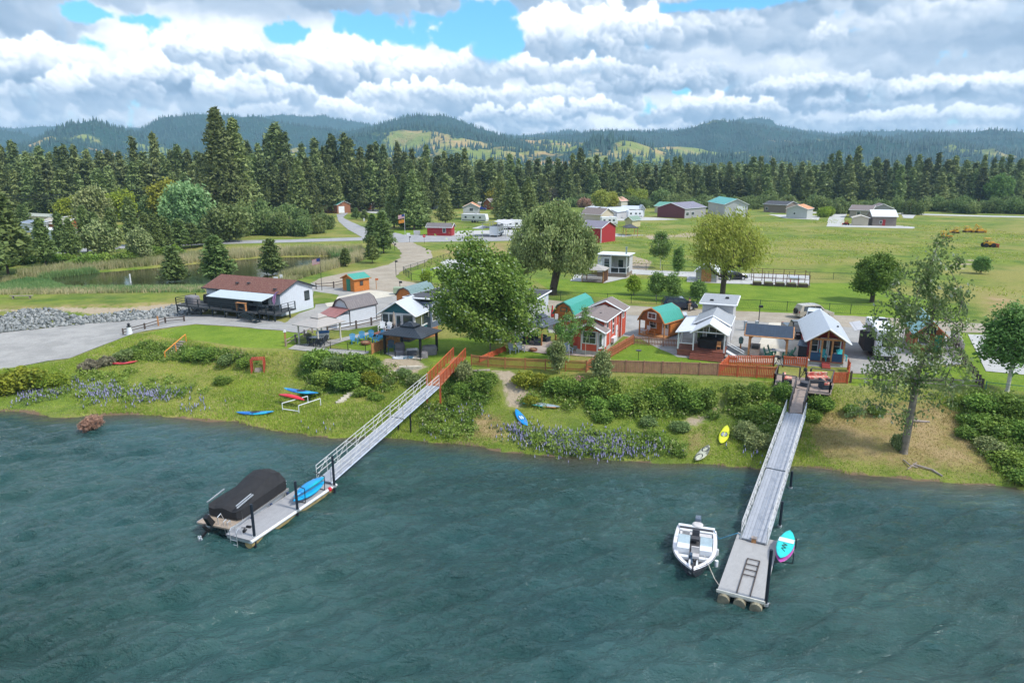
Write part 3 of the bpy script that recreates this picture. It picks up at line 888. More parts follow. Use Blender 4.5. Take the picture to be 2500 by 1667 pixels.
# ================================================================== vegetation
NEEDLE = leaf_mat('pine_needles', (0.060, 0.098, 0.034), (0.225, 0.270, 0.090), 0.12, 0.42)
NEEDLE2 = leaf_mat('young_pine_needles', (0.055, 0.110, 0.028), (0.200, 0.265, 0.080), 0.15, 0.15)
COTTON = leaf_mat('cottonwood_leaves', (0.070, 0.150, 0.020), (0.290, 0.390, 0.080), 0.3, 0.08, cc=(0.42, 0.50, 0.33))
COTTON2 = leaf_mat('poplar_leaves', (0.100, 0.170, 0.045), (0.330, 0.400, 0.150), 0.3, 0.08, cc=(0.46, 0.50, 0.36))
WILLOW = leaf_mat('willow_leaves', (0.150, 0.240, 0.070), (0.400, 0.490, 0.200), 0.3, 0.08)
WILLOWY = leaf_mat('golden_willow_leaves', (0.230, 0.290, 0.040), (0.480, 0.510, 0.110), 0.35, 0.08)
BIRCH = leaf_mat('birch_leaves', (0.101, 0.203, 0.041), (0.230, 0.351, 0.095), 0.3, 0.1)
LIME = leaf_mat('lime_green_leaves', (0.180, 0.264, 0.018), (0.360, 0.432, 0.048), 0.3, 0.12)
YELLOWL = leaf_mat('yellow_green_leaves', (0.240, 0.240, 0.024), (0.408, 0.384, 0.060), 0.3, 0.1)
SILVER = leaf_mat('silver_green_leaves', (0.100, 0.237, 0.075), (0.288, 0.450, 0.200), 0.3, 0.1)
SHRUB = leaf_mat('shrub_leaves', (0.068, 0.145, 0.022), (0.260, 0.370, 0.062), 0.25, 0.15)
SHRUBY = leaf_mat('yellow_shrub_leaves', (0.091, 0.156, 0.016), (0.338, 0.364, 0.039), 0.25, 0.12)
SHRUBP = leaf_mat('pale_shrub_leaves', (0.132, 0.192, 0.054), (0.396, 0.444, 0.192), 0.25, 0.1)
SHRUBG = leaf_mat('grey_willow_shrub_leaves', (0.090, 0.150, 0.040), (0.260, 0.330, 0.115), 0.25, 0.15)
TWIGG = leaf_mat('grey_twigs', (0.156, 0.144, 0.096), (0.312, 0.288, 0.192), 0.1, 0.1)
TWIGR = leaf_mat('reddish_twigs', (0.288, 0.156, 0.108), (0.504, 0.312, 0.228), 0.1, 0.1)
BARK = mat('pine_bark', (0.10, 0.065, 0.045), 0.9, var=0.3, bump=0.02, bscale=8)
BARKG = mat('grey_bark', (0.20, 0.175, 0.14), 0.9, var=0.3, bump=0.02, bscale=8)
BARKD = mat('dark_furrowed_bark', (0.075, 0.058, 0.042), 0.9, var=0.3, bump=0.02, bscale=8)
BARKW = mat('white_birch_bark', (0.52, 0.50, 0.45), 0.8, var=0.2, bump=0.01, bscale=8, col2=(0.08, 0.07, 0.06), c2=(0.60, 0.66))
def leaves(rng, centers, per, size, sigma, axis_=None, stretch=1.0, flat=0.0, tint_c=None, hang=0.0, aspect=1.6):
 """leaf quads gathered round clump centres"""
 n = len(centers)
 C_ = np.repeat(np.asarray(centers), per, 0)
 m_ = len(C_)
 off = rng.normal(0, 1, (m_, 3)) * sigma
 if axis_ is not None:
  a = np.asarray(axis_, float); a /= np.linalg.norm(a)
  off += np.outer(rng.normal(0, 1, m_) * sigma * (stretch - 1), a)
 if flat: off[:, 2] *= (1 - flat)
 Pn = C_ + off
 if hang:
  Pn[:, 2] -= np.abs(rng.normal(0, hang, m_))
 u = rng.normal(0, 1, (m_, 3))
 if axis_ is not None: u += a * 1.6
 if hang: u[:, 2] -= 2.0
 u /= np.linalg.norm(u, axis=1, keepdims=True)
 w_ = np.cross(u, rng.normal(0, 1, (m_, 3))); w_ /= np.linalg.norm(w_, axis=1, keepdims=True) + 1e-9
 s_ = size * rng.uniform(0.6, 1.3, m_)[:, None]
 U = u * s_ * aspect * 0.5; W_ = w_ * s_ * 0.5
 V_ = np.stack([Pn - U, Pn + W_ - U * .1, Pn + U, Pn - W_ - U * .1], 1).reshape(-1, 3)
 F_ = np.arange(m_ * 4).reshape(-1, 4)
 tc_ = rng.random(n) if tint_c is None else tint_c
 tn = np.clip(np.repeat(tc_, per) * 0.6 + rng.random(m_) * 0.4, 0, 0.89)
 tn = np.where(rng.random(m_) < 0.06, 1.0, tn)
 return V_, F_, np.repeat(tn, 4)
def tubes_np(p0, p1, r0, r1, n=5):
 p0 = np.asarray(p0); p1 = np.asarray(p1)
 d = p1 - p0; L_ = np.linalg.norm(d, axis=1, keepdims=True) + 1e-9; d = d / L_
 a = np.where(np.abs(d[:, 2:3]) < .9, np.array([[0, 0, 1.0]]), np.array([[1.0, 0, 0]]))
 u = np.cross(d, a); u /= np.linalg.norm(u, axis=1, keepdims=True); w_ = np.cross(d, u)
 ang = np.arange(n) * 2 * math.pi / n
 ring = u[:, None, :] * np.cos(ang)[None, :, None] + w_[:, None, :] * np.sin(ang)[None, :, None]
 A = p0[:, None, :] + ring * np.asarray(r0)[:, None, None]
 B = p1[:, None, :] + ring * np.asarray(r1)[:, None, None]
 V_ = np.concatenate([A, B], 1).reshape(-1, 3)
 base_ = (np.arange(len(p0)) * 2 * n)[:, None]
 i = np.arange(n)[None, :]; j = (i + 1) % n
 F_ = np.stack([base_ + i, base_ + j, base_ + n + j, base_ + n + i], -1).reshape(-1, 4)
 return V_, F_
def pine_mesh(seed, lev=34, per=9, cl=4, droop=0.25, start=0.10, width_pow=0.8, size=0.030, rag=0.35):
 """unit pine: height 1, crown radius 1 (scaled per tree)"""
 rng = np.random.default_rng(seed)
 C_ = []; T_ = []
 br0, br1 = [], []
 lump = rng.random(12)
 for i in range(lev):
  z = start + (0.985 - start) * (i / (lev - 1)) ** 0.92
  env = (1 - ((z - start) / (1 - start))) ** width_pow * min(1, 0.55 + (z - start) * 4.5)
  env *= 0.78 + 0.40 * lump[int(z * 11)]
  k = max(3, int(per * (0.35 + 0.75 * env)))
  a0 = rng.random() * 6.28
  for j in range(k):
   a = a0 + j * 6.28 / k + rng.normal(0, .22)
   r_ = env * rng.uniform(1 - rag, 1.08)
   tt = rng.random()
   for q in range(cl):
    f = (q + 0.7 + rng.uniform(-.3, .3)) / cl
    C_.append((math.cos(a) * r_ * f, math.sin(a) * r_ * f, z - droop * 0.05 * f * f + rng.normal(0, .006) + 0.012 * (1 - z)))
    T_.append(np.clip(0.25 + 0.5 * tt + 0.25 * f, 0, 1))
   if rng.random() < 0.35:
    br0.append((0, 0, z - .01)); br1.append((math.cos(a) * r_ * .8, math.sin(a) * r_ * .8, z - droop * .03))
 C_ = np.array(C_); n = len(C_)
 per_c = 4
 Cr = np.repeat(C_, per_c, 0); m_ = len(Cr)
 sc = np.array([5.0, 5.0, 1.0])
 o1 = rng.normal(0, 1, (m_, 3, 3)) * size * sc * 0.62
 Vv = (Cr[:, None, :] + rng.normal(0, 1, (m_, 1, 3)) * size * sc * 0.42 + o1).reshape(-1, 3)
 Fv = np.arange(m_ * 3).reshape(-1, 3)
 tn = np.clip(np.repeat(np.array(T_), per_c) * 0.7 + rng.random(m_) * 0.3, 0, 1)
 zz = np.linspace(-0.01, 0.97, 9)
 tr0 = np.stack([np.zeros(8), np.zeros(8), zz[:-1]], 1); tr1 = np.stack([np.zeros(8), np.zeros(8), zz[1:]], 1)
 rr = 0.085 * (1 - zz * 0.93)
 Vt, Ft = tubes_np(tr0, tr1, rr[:-1], rr[1:], 7)
 Vb, Fb = tubes_np(np.array(br0), np.array(br1), np.full(len(br0), 0.012), np.full(len(br0), 0.004), 3)
 F2 = np.concatenate([Ft, Fb + len(Vt)]); V2 = np.concatenate([Vt, Vb])
 return (Vv, Fv, np.repeat(tn, 3)), (V2, F2)
PINES = []
for i, kw in enumerate([dict(start=0.10), dict(start=0.16, width_pow=0.62, rag=0.45), dict(start=0.07, width_pow=0.95, per=8), dict(start=0.22, width_pow=0.55, rag=0.5, lev=28), dict(start=0.12, width_pow=0.75, rag=0.25), dict(start=0.18, width_pow=0.7, rag=0.55, droop=0.5)]):
 PINES.append(pine_mesh(50 + i, **kw))
DENSEP = [pine_mesh(70, lev=56, per=17, cl=6, size=0.016, width_pow=0.60, start=0.05, rag=0.30), pine_mesh(71, lev=46, per=15, cl=5, size=0.020, width_pow=0.7, start=0.10, rag=0.4)]
YOUNG = [pine_mesh(80 + i, lev=26, per=13, cl=5, size=0.033, width_pow=0.62, start=0.16, rag=0.35, droop=0.1) for i in range(3)]
_cache = {}
def pine(loc, h, r_, kind='pine', var=0, label='', group=None, lean=0.0, name='pine_tree'):
 src = {'pine': PINES, 'dense': DENSEP, 'young': YOUNG}[kind]
 var %= len(src)
 key = (kind, var)
 e = empty(name, loc, random.Random(int(loc[0] * 97 + loc[1] * 13)).uniform(0, 6.28), label, 'tree', group)
 if key not in _cache:
  (a, b_, c_), (d, e_) = src[var]
  cr_ = np_mesh('crown', a, b_, NEEDLE2 if kind == 'young' else NEEDLE, e, tint=c_)
  tk = np_mesh('trunk', d, e_, BARK, e, smooth=True)
  _cache[key] = (cr_, tk)
 else:
  cr0, tk0 = _cache[key]
  cr_ = cr0.copy(); tk = tk0.copy(); COL.objects.link(cr_); COL.objects.link(tk); cr_.parent = e; tk.parent = e
 cr_.scale = (r_, r_, h); tk.scale = (h * 0.28, h * 0.28, h)
 tk.scale = (max(0.3, h * 0.055 / 0.085 * 0.30), max(0.3, h * 0.055 / 0.085 * 0.30), h)
 return e
def grow(rng, fork, targets, trunk_pts, step=1.1, up=0.35):
 """join target points to the trunk; returns nodes, parents"""
 nodes = [np.array(p, float) for p in trunk_pts]; par = [-1] + list(range(len(trunk_pts) - 1))
 arr = np.array(nodes)
 order = np.argsort(np.linalg.norm(targets - fork, axis=1))
 tips = []
 for i in order:
  tg = targets[i]
  d = tg - arr
  dist = np.linalg.norm(d, axis=1)
  cost = dist * (1 + up * (d[:, 2] < dist * 0.15)) + 0.25 * np.linalg.norm(arr - fork, axis=1) * 0
  cost[:max(1, len(trunk_pts) - (2 if len(trunk_pts) < 8 else 9))] += 3.0
  j = int(np.argmin(cost))
  a = arr[j]; L_ = dist[j]
  n = max(1, int(L_ / step))
  prev = j; new = []
  for k_ in range(1, n + 1):
   f = k_ / n
   p = a + (tg - a) * f
   p = p + np.array([0, 0, 0.10 * L_ * math.sin(math.pi * f)]) * -0.6 + rng.normal(0, .04 * L_ / n, 3) * (k_ < n)
   new.append(p); par.append(prev); prev = len(nodes) + len(new) - 1
  nodes += new
  arr = np.vstack([arr, np.array(new)])
  tips.append(len(nodes) - 1)
 return arr, par, tips
def broad(name, loc, lobes, n_t, per, leaf, sigma, lmat, bmat, seed=1, trunk_h=1.5, trunk_r=None, axis_=None, stretch=1.0, hang=0.0, label='', group=None, shell=0.35, multi=1, tip_r=0.012, mids=True, lean=(0, 0), min_r=0.0, cat='tree', aspect=1.6, sides=5):
 """broad-leaved tree. lobes: (x, y, z, rx, ry, rz) ellipsoids in metres from the base"""
 rng = np.random.default_rng(seed)
 vol = np.array([l[3] * l[4] * l[5] for l in lobes]); vol = vol / vol.sum()
 T_ = []
 for i in range(n_t):
  l = lobes[rng.choice(len(lobes), p=vol)]
  v = rng.normal(0, 1, 3); v /= np.linalg.norm(v)
  v *= (shell + (1 - shell) * rng.random()) ** 0.6
  v *= rng.uniform(0.86, 1.08)
  T_.append((l[0] + v[0] * l[3], l[1] + v[1] * l[4], l[2] + v[2] * l[5]))
 T_ = np.array(T_)
 T_[:, 2] = np.maximum(T_[:, 2], 0.25)
 e = empty(name, loc, 0, label, cat, group)
 fork = np.array([lean[0], lean[1], trunk_h])
 tp = [np.array([lean[0] * f, lean[1] * f, -0.15 + (trunk_h + .15) * f]) for f in ([0, .25, .5, .75, 1] if trunk_h < 5 else [i / 12 for i in range(13)])]
 arr, par, tips = grow(rng, fork, T_, tp)
 n = len(arr)
 rad = np.zeros(n); ch = np.zeros(n)
 ex = 2.35
 for i in range(n - 1, 0, -1):
  if ch[i] == 0: ch[i] = tip_r ** ex
  ch[par[i]] += ch[i] if par[i] >= 0 else 0
 rad = np.maximum(ch, tip_r ** ex) ** (1 / ex)
 if trunk_r:
  rad = rad * (trunk_r / rad[0]) ** np.clip((rad / rad[0]), 0.0, 1) if rad[0] > 0 else rad
  rad[0] *= 1.25
 rad = np.maximum(rad, min_r)
 idx = np.array([i for i in range(1, n)]); pr = np.array([par[i] for i in idx])
 Vt, Ft = tubes_np(arr[pr], arr[idx], np.minimum(rad[pr], rad[idx] * 1.25 + .002), rad[idx], sides)
 np_mesh('trunk', Vt, Ft, bmat, e, smooth=True)
 C_ = arr[tips]
 C_ = C_ + rng.normal(0, .12, C_.shape)
 if mids:
  p1 = arr[np.array([par[i] for i in tips])]
  C_ = np.concatenate([C_, C_ * .5 + p1 * .5])
 tcl = np.clip(0.5 + 0.45 * np.sin(C_[:, 0] * 1.3 + seed) * np.cos(C_[:, 2] * 1.7 + C_[:, 1]) + rng.normal(0, .22, len(C_)), 0, 1)
 Vl, Fl, tn = leaves(rng, C_, per, leaf, sigma, axis_, stretch, tint_c=tcl, hang=hang, aspect=aspect)
 np_mesh('crown', Vl, Fl, lmat, e, tint=tn)
 return e
def hgt(px_top, py_top, loc):
 """height of something standing at loc whose top shows at this photo pixel"""
 return PY(px_top, py_top, loc[1]).z - loc[2]
b0 = G(1197, 861)
broad('cottonwood_tree', b0, [(-0.5, 0, 6.0, 4.0, 3.6, 3.6), (-2.0, 0, 8.3, 2.3, 2.2, 2.6), (1.4, 0.3, 7.2, 2.8, 2.6, 3.0), (-3.6, 0, 4.6, 2.2, 2.2, 2.0), (2.9, 0, 4.4, 2.2, 2.2, 2.2), (0.3, 0, 3.2, 3.4, 2.6, 1.5), (-1.8, 0, 10.4, 1.3, 1.2, 1.5), (0.6, 0, 9.8, 1.2, 1.2, 1.4), (-4.3, 0, 6.9, 1.1, 1.1, 1.3), (3.6, 0, 6.6, 1.1, 1.1, 1.4)], 230, 92, 0.19, 0.30, COTTON, BARKG, seed=4, trunk_h=1.6,
 axis_=(-0.75, 0, 0.55), stretch=3.6, label='large leafy cottonwood blown by wind between the black gazebo and the red tiny house', shell=0.5)
b0 = G(1351, 719)
broad('willow_tree', b0, [(-0.3, 0, 8.4, 5.4, 5.0, 4.4), (-3.6, 0, 7.2, 2.7, 3.0, 3.5), (3.6, 0, 6.8, 2.7, 3.0, 3.5), (-4.6, 0, 4.7, 1.5, 1.8, 1.4), (2.4, 0, 4.6, 2.4, 2.2, 1.3), (0.3, 0, 11.6, 3.4, 3.2, 2.3), (4.9, 0, 5.9, 1.5, 2, 1.8), (-5.1, 0, 6.4, 1.5, 2, 2.0)], 330, 58, 0.20, 0.42, WILLOW, BARKD, seed=9, trunk_h=1.0, trunk_r=0.6,
 hang=0.45, label='big round grey-green willow with dark spreading limbs behind the fence', shell=0.55, tip_r=0.02, aspect=2.4)
b0 = G(1764, 727)
broad('willow_tree', b0, [(0, 0, 8.4, 4.6, 4.4, 4.2), (-2.2, 0, 9.2, 2.9, 3, 3.4), (2.8, 0, 7.6, 3.2, 3.4, 3.6), (0.6, 0, 11.6, 2.6, 2.6, 1.9), (-3.0, 0, 6.0, 1.9, 2.3, 2.0), (4.6, 0, 6.2, 1.7, 2, 2.4)], 210, 24, 0.17, 0.46, WILLOWY, BARKD, seed=12, trunk_h=1.9, trunk_r=0.42,
 axis_=(0.8, 0, -0.3), stretch=1.9, hang=0.5, label='golden-green weeping willow with see-through crown on the lawn behind the fence', shell=0.25, tip_r=0.02, aspect=3.0)
b0 = G(2206, 1108)
broad('poplar_tree', b0, [(-0.8, 0, 12.3, 2.2, 2.0, 2.6), (1.0, 0, 13.0, 1.9, 1.8, 3.0), (0.1, 0, 14.6, 2.0, 1.6, 2.2), (-2.3, 0, 9.6, 1.5, 1.8, 3.0), (2.0, 0, 10.4, 1.4, 1.8, 2.8), (0, 0, 9.6, 2.4, 2.4, 2.8), (-1.8, 0, 6.0, 2.6, 2.2, 2.0), (1.6, 0, 6.6, 2.2, 2.2, 2.4), (-2.7, -0.5, 3.7, 2.2, 1.6, 0.9), (2.0, 0, 4.6, 2.0, 1.8, 1.3), (0.3, 0, 2.7, 1.4, 1, .7)],
 215, 19, 0.16, 0.24, COTTON2, BARKG, seed=33, trunk_h=6.4, trunk_r=0.27, axis_=(-0.25, 0, 0.8), stretch=1.7, label='tall sparse poplar with grey trunk standing on the shore in front of the caravan', shell=0.2, tip_r=0.016, lean=(0.2, 0))
b0 = G(2459, 955)
broad('birch_tree', b0, [(0.1, 0, 4.6, 2.3, 2.2, 2.6), (-1.2, 0, 3.6, 1.7, 1.5, 1.1), (1.2, 0, 5.2, 1.7, 1.7, 2.2), (-0.9, 0, 6.0, 1.3, 1.3, 1.5)], 190, 44, 0.17, 0.30, BIRCH, BARKW, seed=35, trunk_h=1.5, trunk_r=0.16, axis_=(-.9, 0, .1), stretch=1.6,
 label='pale-trunked bright green tree at the far right of the lots beside the concrete pad', shell=0.3)
b0 = G(2129, 737)
broad('crab_apple_tree', b0, [(0, 0, 4.0, 2.5, 2.4, 2.3), (0.9, 0, 5.2, 1.5, 1.6, 1.6), (1.9, 0, 3.9, 1.3, 1.5, 1.5), (-1.5, 0, 3.0, 1.3, 1.4, 1.2)], 210, 56, 0.22, 0.34, SHRUB, BARKD, seed=36, trunk_h=1.1, trunk_r=0.32, label='low dark green gnarled tree on the mown lawn, behind the shore poplar', shell=0.45)
b0 = G(1389, 882)
broad('birch_tree', b0, [(-0.3, 0, 3.3, 1.15, 1.0, 1.5), (-0.9, 0, 2.6, .7, .7, .7), (0.3, 0, 3.0, .7, .7, .8)], 46, 22, 0.12, 0.19, BIRCH, BARKW, seed=38, trunk_h=0.9, label='young white-stemmed birch standing in the gap left of the red house window', tip_r=.009)
b0 = G(1429, 872)
broad('birch_tree', b0, [(-0.1, 0, 3.6, .85, .8, 1.4), (-0.4, 0, 4.7, .6, .6, .7)], 34, 20, 0.11, 0.18, BIRCH, BARKW, seed=39, trunk_h=1.7, label='young birch with white stems right in front of the red house bay window', tip_r=.009)
b0 = G(1366, 912)
broad('willow_sapling', b0, [(-0.15, 0, 1.6, .55, .5, 1.1), (-0.45, 0, 2.7, .3, .3, .7)], 46, 34, 0.13, 0.19, SHRUBP, BARKG, seed=40, trunk_h=0.4, label='pale silvery sapling growing through the orange garden fence', tip_r=.008)
b0 = G(1469, 925)
broad('willow_sapling', b0, [(0, 0, 1.3, .8, .7, 1.1), (-0.1, 0, 2.2, .5, .5, .5)], 60, 30, 0.13, 0.2, SHRUBP, BARKG, seed=41, trunk_h=0.4, label='pale silvery sapling at the fence corner above the dark shrubs', tip_r=.008)
for i, (px, py, tpy, w_, lm_, bm_, lb) in enumerate([
  (1612, 655, 560, 3.9, BIRCH, BARKW, 'tallest young birch on the mown strip, left of the golden willow'),
  (1547, 720, 672, 1.5, LIME, BARKG, 'small lime-green sapling on a thin stem behind the long fence'),
  (1602, 733, 664, 1.9, BIRCH, BARKW, 'slim young birch behind the fence, second of the row of saplings'),
  (1642, 736, 665, 1.8, BIRCH, BARKW, 'slim young birch behind the fence just left of the parked blue car'),
  (1702, 738, 690, 1.9, BIRCH, BARKG, 'low spreading sapling behind the fence above the parked blue car'),
  (1655, 680, 600, 1.7, BIRCH, BARKW, 'thin wispy sapling beside the pale gravel drive'),
  (2395, 668, 628, 2.6, BIRCH, BARKG, 'small green tree alone in the rough field at the right'),
  (1040, 690, 664, 1.0, LIME, BARKG, 'tiny reddish sapling inside the fenced lot beside the gravel road')]):
 b0 = G(px, py)
 H_ = hgt(px, tpy, b0)
 broad('young_tree', b0, [(0, 0, H_ * .62, w_ / 2, w_ / 2, H_ * .34), (0, 0, H_ * .45, w_ * .55, w_ * .5, H_ * .16), (0.1, 0, H_ * .82, w_ * .3, w_ * .3, H_ * .18)], int(40 + 14 * w_), 30, 0.17, 0.26, lm_, bm_, seed=90 + i, trunk_h=H_ * .25, trunk_r=.07, label=lb, group='young trees on the mown strip' if i < 6 else None)
for i, (px, py, tpy, w_, lm_, lb) in enumerate([
  (1121, 497, 456, 10, YELLOWL, 'round yellow-green tree behind the orange-roofed house'),
  (1208, 506, 458, 9, YELLOWL, 'pale yellow-green tree beside the brown log cabin'),
  (1465, 512, 466, 8, WILLOWY, 'pale green rounded tree left of the beige house'),
  (1491, 510, 470, 6.5, WILLOWY, 'smaller pale green tree touching the beige house'),
  (1530, 500, 455, 8, LIME, 'bright green round tree right of the beige house'),
  (1561, 506, 463, 7.5, WILLOWY, 'pale leafy tree beside the bright green tree'),
  (1343, 500, 460, 8, TWIGG, 'bare reddish-grey tree in front of the pine wall'),
  (1428, 506, 487, 7, TWIGR, 'low dark red-leaved tree near the white pickup'),
  (1611, 506, 464, 9, SHRUBG, 'broad dark round tree behind the long green-roofed shed'),
  (2010, 530, 510, 4, LIME, 'small lime tree beside the wide gravel drive at the right'),
  (2022, 528, 507, 3.5, LIME, 'second small lime tree beside the wide gravel drive'),
  (2432, 497, 425, 15, BIRCH, 'light green broad tree in front of the pines at the right edge'),
  (20, 520, 432, 15, WILLOWY, 'wide pale willow at the left edge above the trailers'),
  (72, 522, 442, 13, WILLOWY, 'wide pale willow right of the one at the left edge'),
  (181, 548, 482, 10, LIME, 'vivid lime-green tree beside the trailers'),
  (300, 540, 464, 11, LIME, 'vivid lime-green tree behind the roadside pines'),
  (270, 530, 455, 6, BIRCH, 'green poplar behind the lime-green tree'),
  (411, 545, 442, 12, YELLOWL, 'golden yellow-green maple in front of the pine wall'),
  (380, 545, 470, 8, SHRUBG, 'dark leafy tree left of the golden maple'),
  (465, 585, 445, 12.5, SILVER, 'windblown silvery-green poplar beside the huge pine'),
  (236, 580, 453, 9, SHRUBP, 'pale whitish-green poplar standing among the roadside pines'),
  (345, 640, 560, 4, SHRUBP, 'slender pale poplar sapling by the pond road'),
  (560, 590, 505, 11, SHRUBG, 'round grey-green tree at the left end of the willow thicket'),
  (250, 625, 545, 6, SHRUBP, 'short pale poplar beside the pond reeds')]):
 b0 = G(px, py)
 H_ = hgt(px, tpy, b0)
 ax_ = (-0.7, 0, .7) if lm_ in (SILVER, SHRUBP) else None
 tw = lm_ in (TWIGG,)
 broad('leafy_tree', b0, [(0, 0, H_ * .55, w_ * .46, w_ * .46, H_ * .40), (w_ * .12, 0, H_ * .72, w_ * .3, w_ * .3, H_ * .27), (-w_ * .16, 0, H_ * .5, w_ * .33, w_ * .33, H_ * .32)], 150, 10 if tw else 30, 0.50 * (w_ / 9) ** .5, 0.62 * (w_ / 9) ** .5, lm_, BARKD, seed=120 + i, trunk_h=H_ * .16, trunk_r=.25,
  axis_=ax_, stretch=1.8 if ax_ else 1, label=lb, shell=.5, sides=4)
rp = random.Random(8)
SKY = [(0, 356, 300, 4.6), (25, 346, 300, 5), (60, 372, 290, 4.6), (92, 359, 285, 5.2), (118, 372, 300, 4.5), (136, 360, 300, 4.2), (153, 355, 300, 4.4), (177, 355, 290, 5), (209, 366, 300, 4.5), (241, 371, 290, 5), (262, 366, 300, 4.4), (289, 371, 310, 4.5), (320, 336, 285, 5.4), (345, 372, 300, 4.5), (371, 326, 280, 5.6), (398, 380, 290, 4.6), (415, 367, 300, 4.5),
 (431, 354, 300, 4.6), (456, 367, 300, 4.6), (480, 372, 300, 4.6), (600, 345, 280, 5), (628, 352, 285, 4.8), (650, 330, 270, 5.2), (669, 304, 262, 6.0), (695, 325, 262, 5.6), (735, 352, 300, 4.4), (766, 339, 270, 5.4), (790, 358, 290, 4.4), (808, 328, 280, 5.0), (838, 327, 280, 5.2), (854, 340, 275, 4.8), (878, 362, 290, 4.5), (903, 355, 300, 4.4), (917, 348, 310, 4.4),
 (935, 354, 300, 4.6), (969, 348, 320, 4.4), (987, 372, 310, 4.4), (1005, 364, 320, 4.4), (1040, 355, 310, 5), (1068, 380, 320, 4.4), (1085, 370, 330, 4.2), (1102, 378, 330, 4.4), (1116, 375, 320, 4.2), (1134, 363, 330, 4.8), (1170, 394, 330, 4.2), (1197, 386, 340, 4.6), (1222, 390, 350, 4.2), (1245, 378, 340, 4.6), (1266, 387, 370, 4.6), (1290, 392, 380, 4.5), (1312, 388, 380, 4.6),
 (1340, 385, 380, 4.8), (1362, 388, 370, 4.4), (1380, 396, 370, 4.2), (1399, 377, 380, 5), (1418, 363, 370, 5.4), (1437, 388, 370, 4.6), (1457, 379, 380, 4.8), (1479, 385, 370, 5.2), (1505, 395, 380, 4.8), (1522, 392, 390, 4.2), (1538, 379, 390, 5.2), (1560, 402, 380, 4.4), (1580, 400, 390, 5), (1602, 404, 400, 4.4), (1628, 390, 390, 5), (1649, 384, 390, 5), (1661, 382, 400, 4.6),
 (1680, 398, 400, 4.6), (1702, 403, 400, 4.6), (1725, 408, 400, 4.4), (1745, 400, 410, 4.6), (1782, 395, 420, 5), (1803, 398, 410, 4.6), (1822, 402, 410, 4.4), (1840, 384, 410, 5.2), (1859, 382, 420, 5.2), (1888, 387, 420, 5), (1910, 400, 410, 4.4), (1930, 398, 410, 4.4), (1960, 395, 420, 4.8), (1988, 405, 410, 4.6), (2010, 398, 420, 4.6), (2032, 377, 410, 5.4), (2050, 370, 410, 5.6),
 (2074, 379, 410, 5), (2098, 358, 395, 5.8), (2125, 405, 400, 4.6), (2143, 384, 420, 5.4), (2165, 390, 420, 5), (2190, 392, 420, 4.8), (2221, 379, 410, 5.4), (2247, 378, 420, 5.4), (2268, 386, 420, 5), (2295, 374, 410, 5.4), (2318, 390, 410, 5), (2335, 382, 410, 5), (2362, 392, 410, 5), (2385, 398, 410, 4.8), (2407, 379, 400, 4.6), (2430, 385, 420, 5), (2449, 384, 410, 5), (2468, 379, 400, 5.4), (2495, 390, 400, 5)]
NP = 0
WORDS = ['tall dark pine', 'slim dark fir', 'ragged dark pine', 'full-crowned pine', 'narrow pointed conifer', 'broad dark conifer']
def place_by(px):
 marks = [(0, 'above the trailers at the left edge'), (230, 'behind the lime-green trees'), (420, 'beside the golden maple'), (560, 'behind the grey-green willow thicket'), (800, 'behind the brown garage with green roof'), (930, 'behind the white camper'), (1040, 'behind the red roadside barn shed'),
   (1150, 'behind the orange-roofed house'), (1260, 'above the big round willow'), (1420, 'behind the beige house'), (1600, 'behind the long green-roofed shed'), (1730, 'behind the purple-roofed barn'), (1850, 'behind the teal-roofed metal shop'), (1960, 'behind the low brown house'),
   (2120, 'behind the white-roofed garage house'), (2250, 'behind the row of yellow bulldozers'), (2400, 'behind the light green tree far right')]
 best = min(marks, key=lambda m_: abs(m_[0] - px))
 return best[1]
for i, (px, tpy, dist, r_) in enumerate(SKY):
 kf = float(np.interp(px, [540, 600, 1000, 1250, 1350], [1, 1.2, 1.14, 1.1, 1])); dist *= kf; r_ *= kf
 q = PY(px, tpy, dist)
 loc = Vector((q.x, dist, 3.0))
 pine(loc, q.z - 3.0, r_ * rp.uniform(.95, 1.4), 'pine', i * 5 + int(px) % 3, '%s on the skyline %s' % (WORDS[(i * 5 + int(px) % 3) % 6], place_by(px)), 'conifers of the forest edge')
 NP += 1
for i in range(170):
 px = -60 + i * 15.3 + rp.uniform(-6, 6)
 base_top = float(np.interp(px, [0, 500, 700, 1000, 1300, 1700, 2100, 2500], [392, 392, 380, 392, 405, 414, 408, 405]))
 tpy = base_top + rp.uniform(-10, 36)
 d0_ = float(np.interp(px, [0, 500, 700, 1000, 1200, 1300, 1500, 2500], [275, 280, 303, 326, 350, 368, 378, 395]))
 dist = d0_ - rp.uniform(0, 16)
 q = PY(px, tpy, dist)
 loc = Vector((q.x, dist, 3.0))
 pine(loc, q.z - 3.0, rp.uniform(3.8, 6.6), 'pine', i * 7 % 6, '%s, front rank, %s' % (WORDS[i * 7 % 6], place_by(px)), 'conifers of the forest edge')
 NP += 1
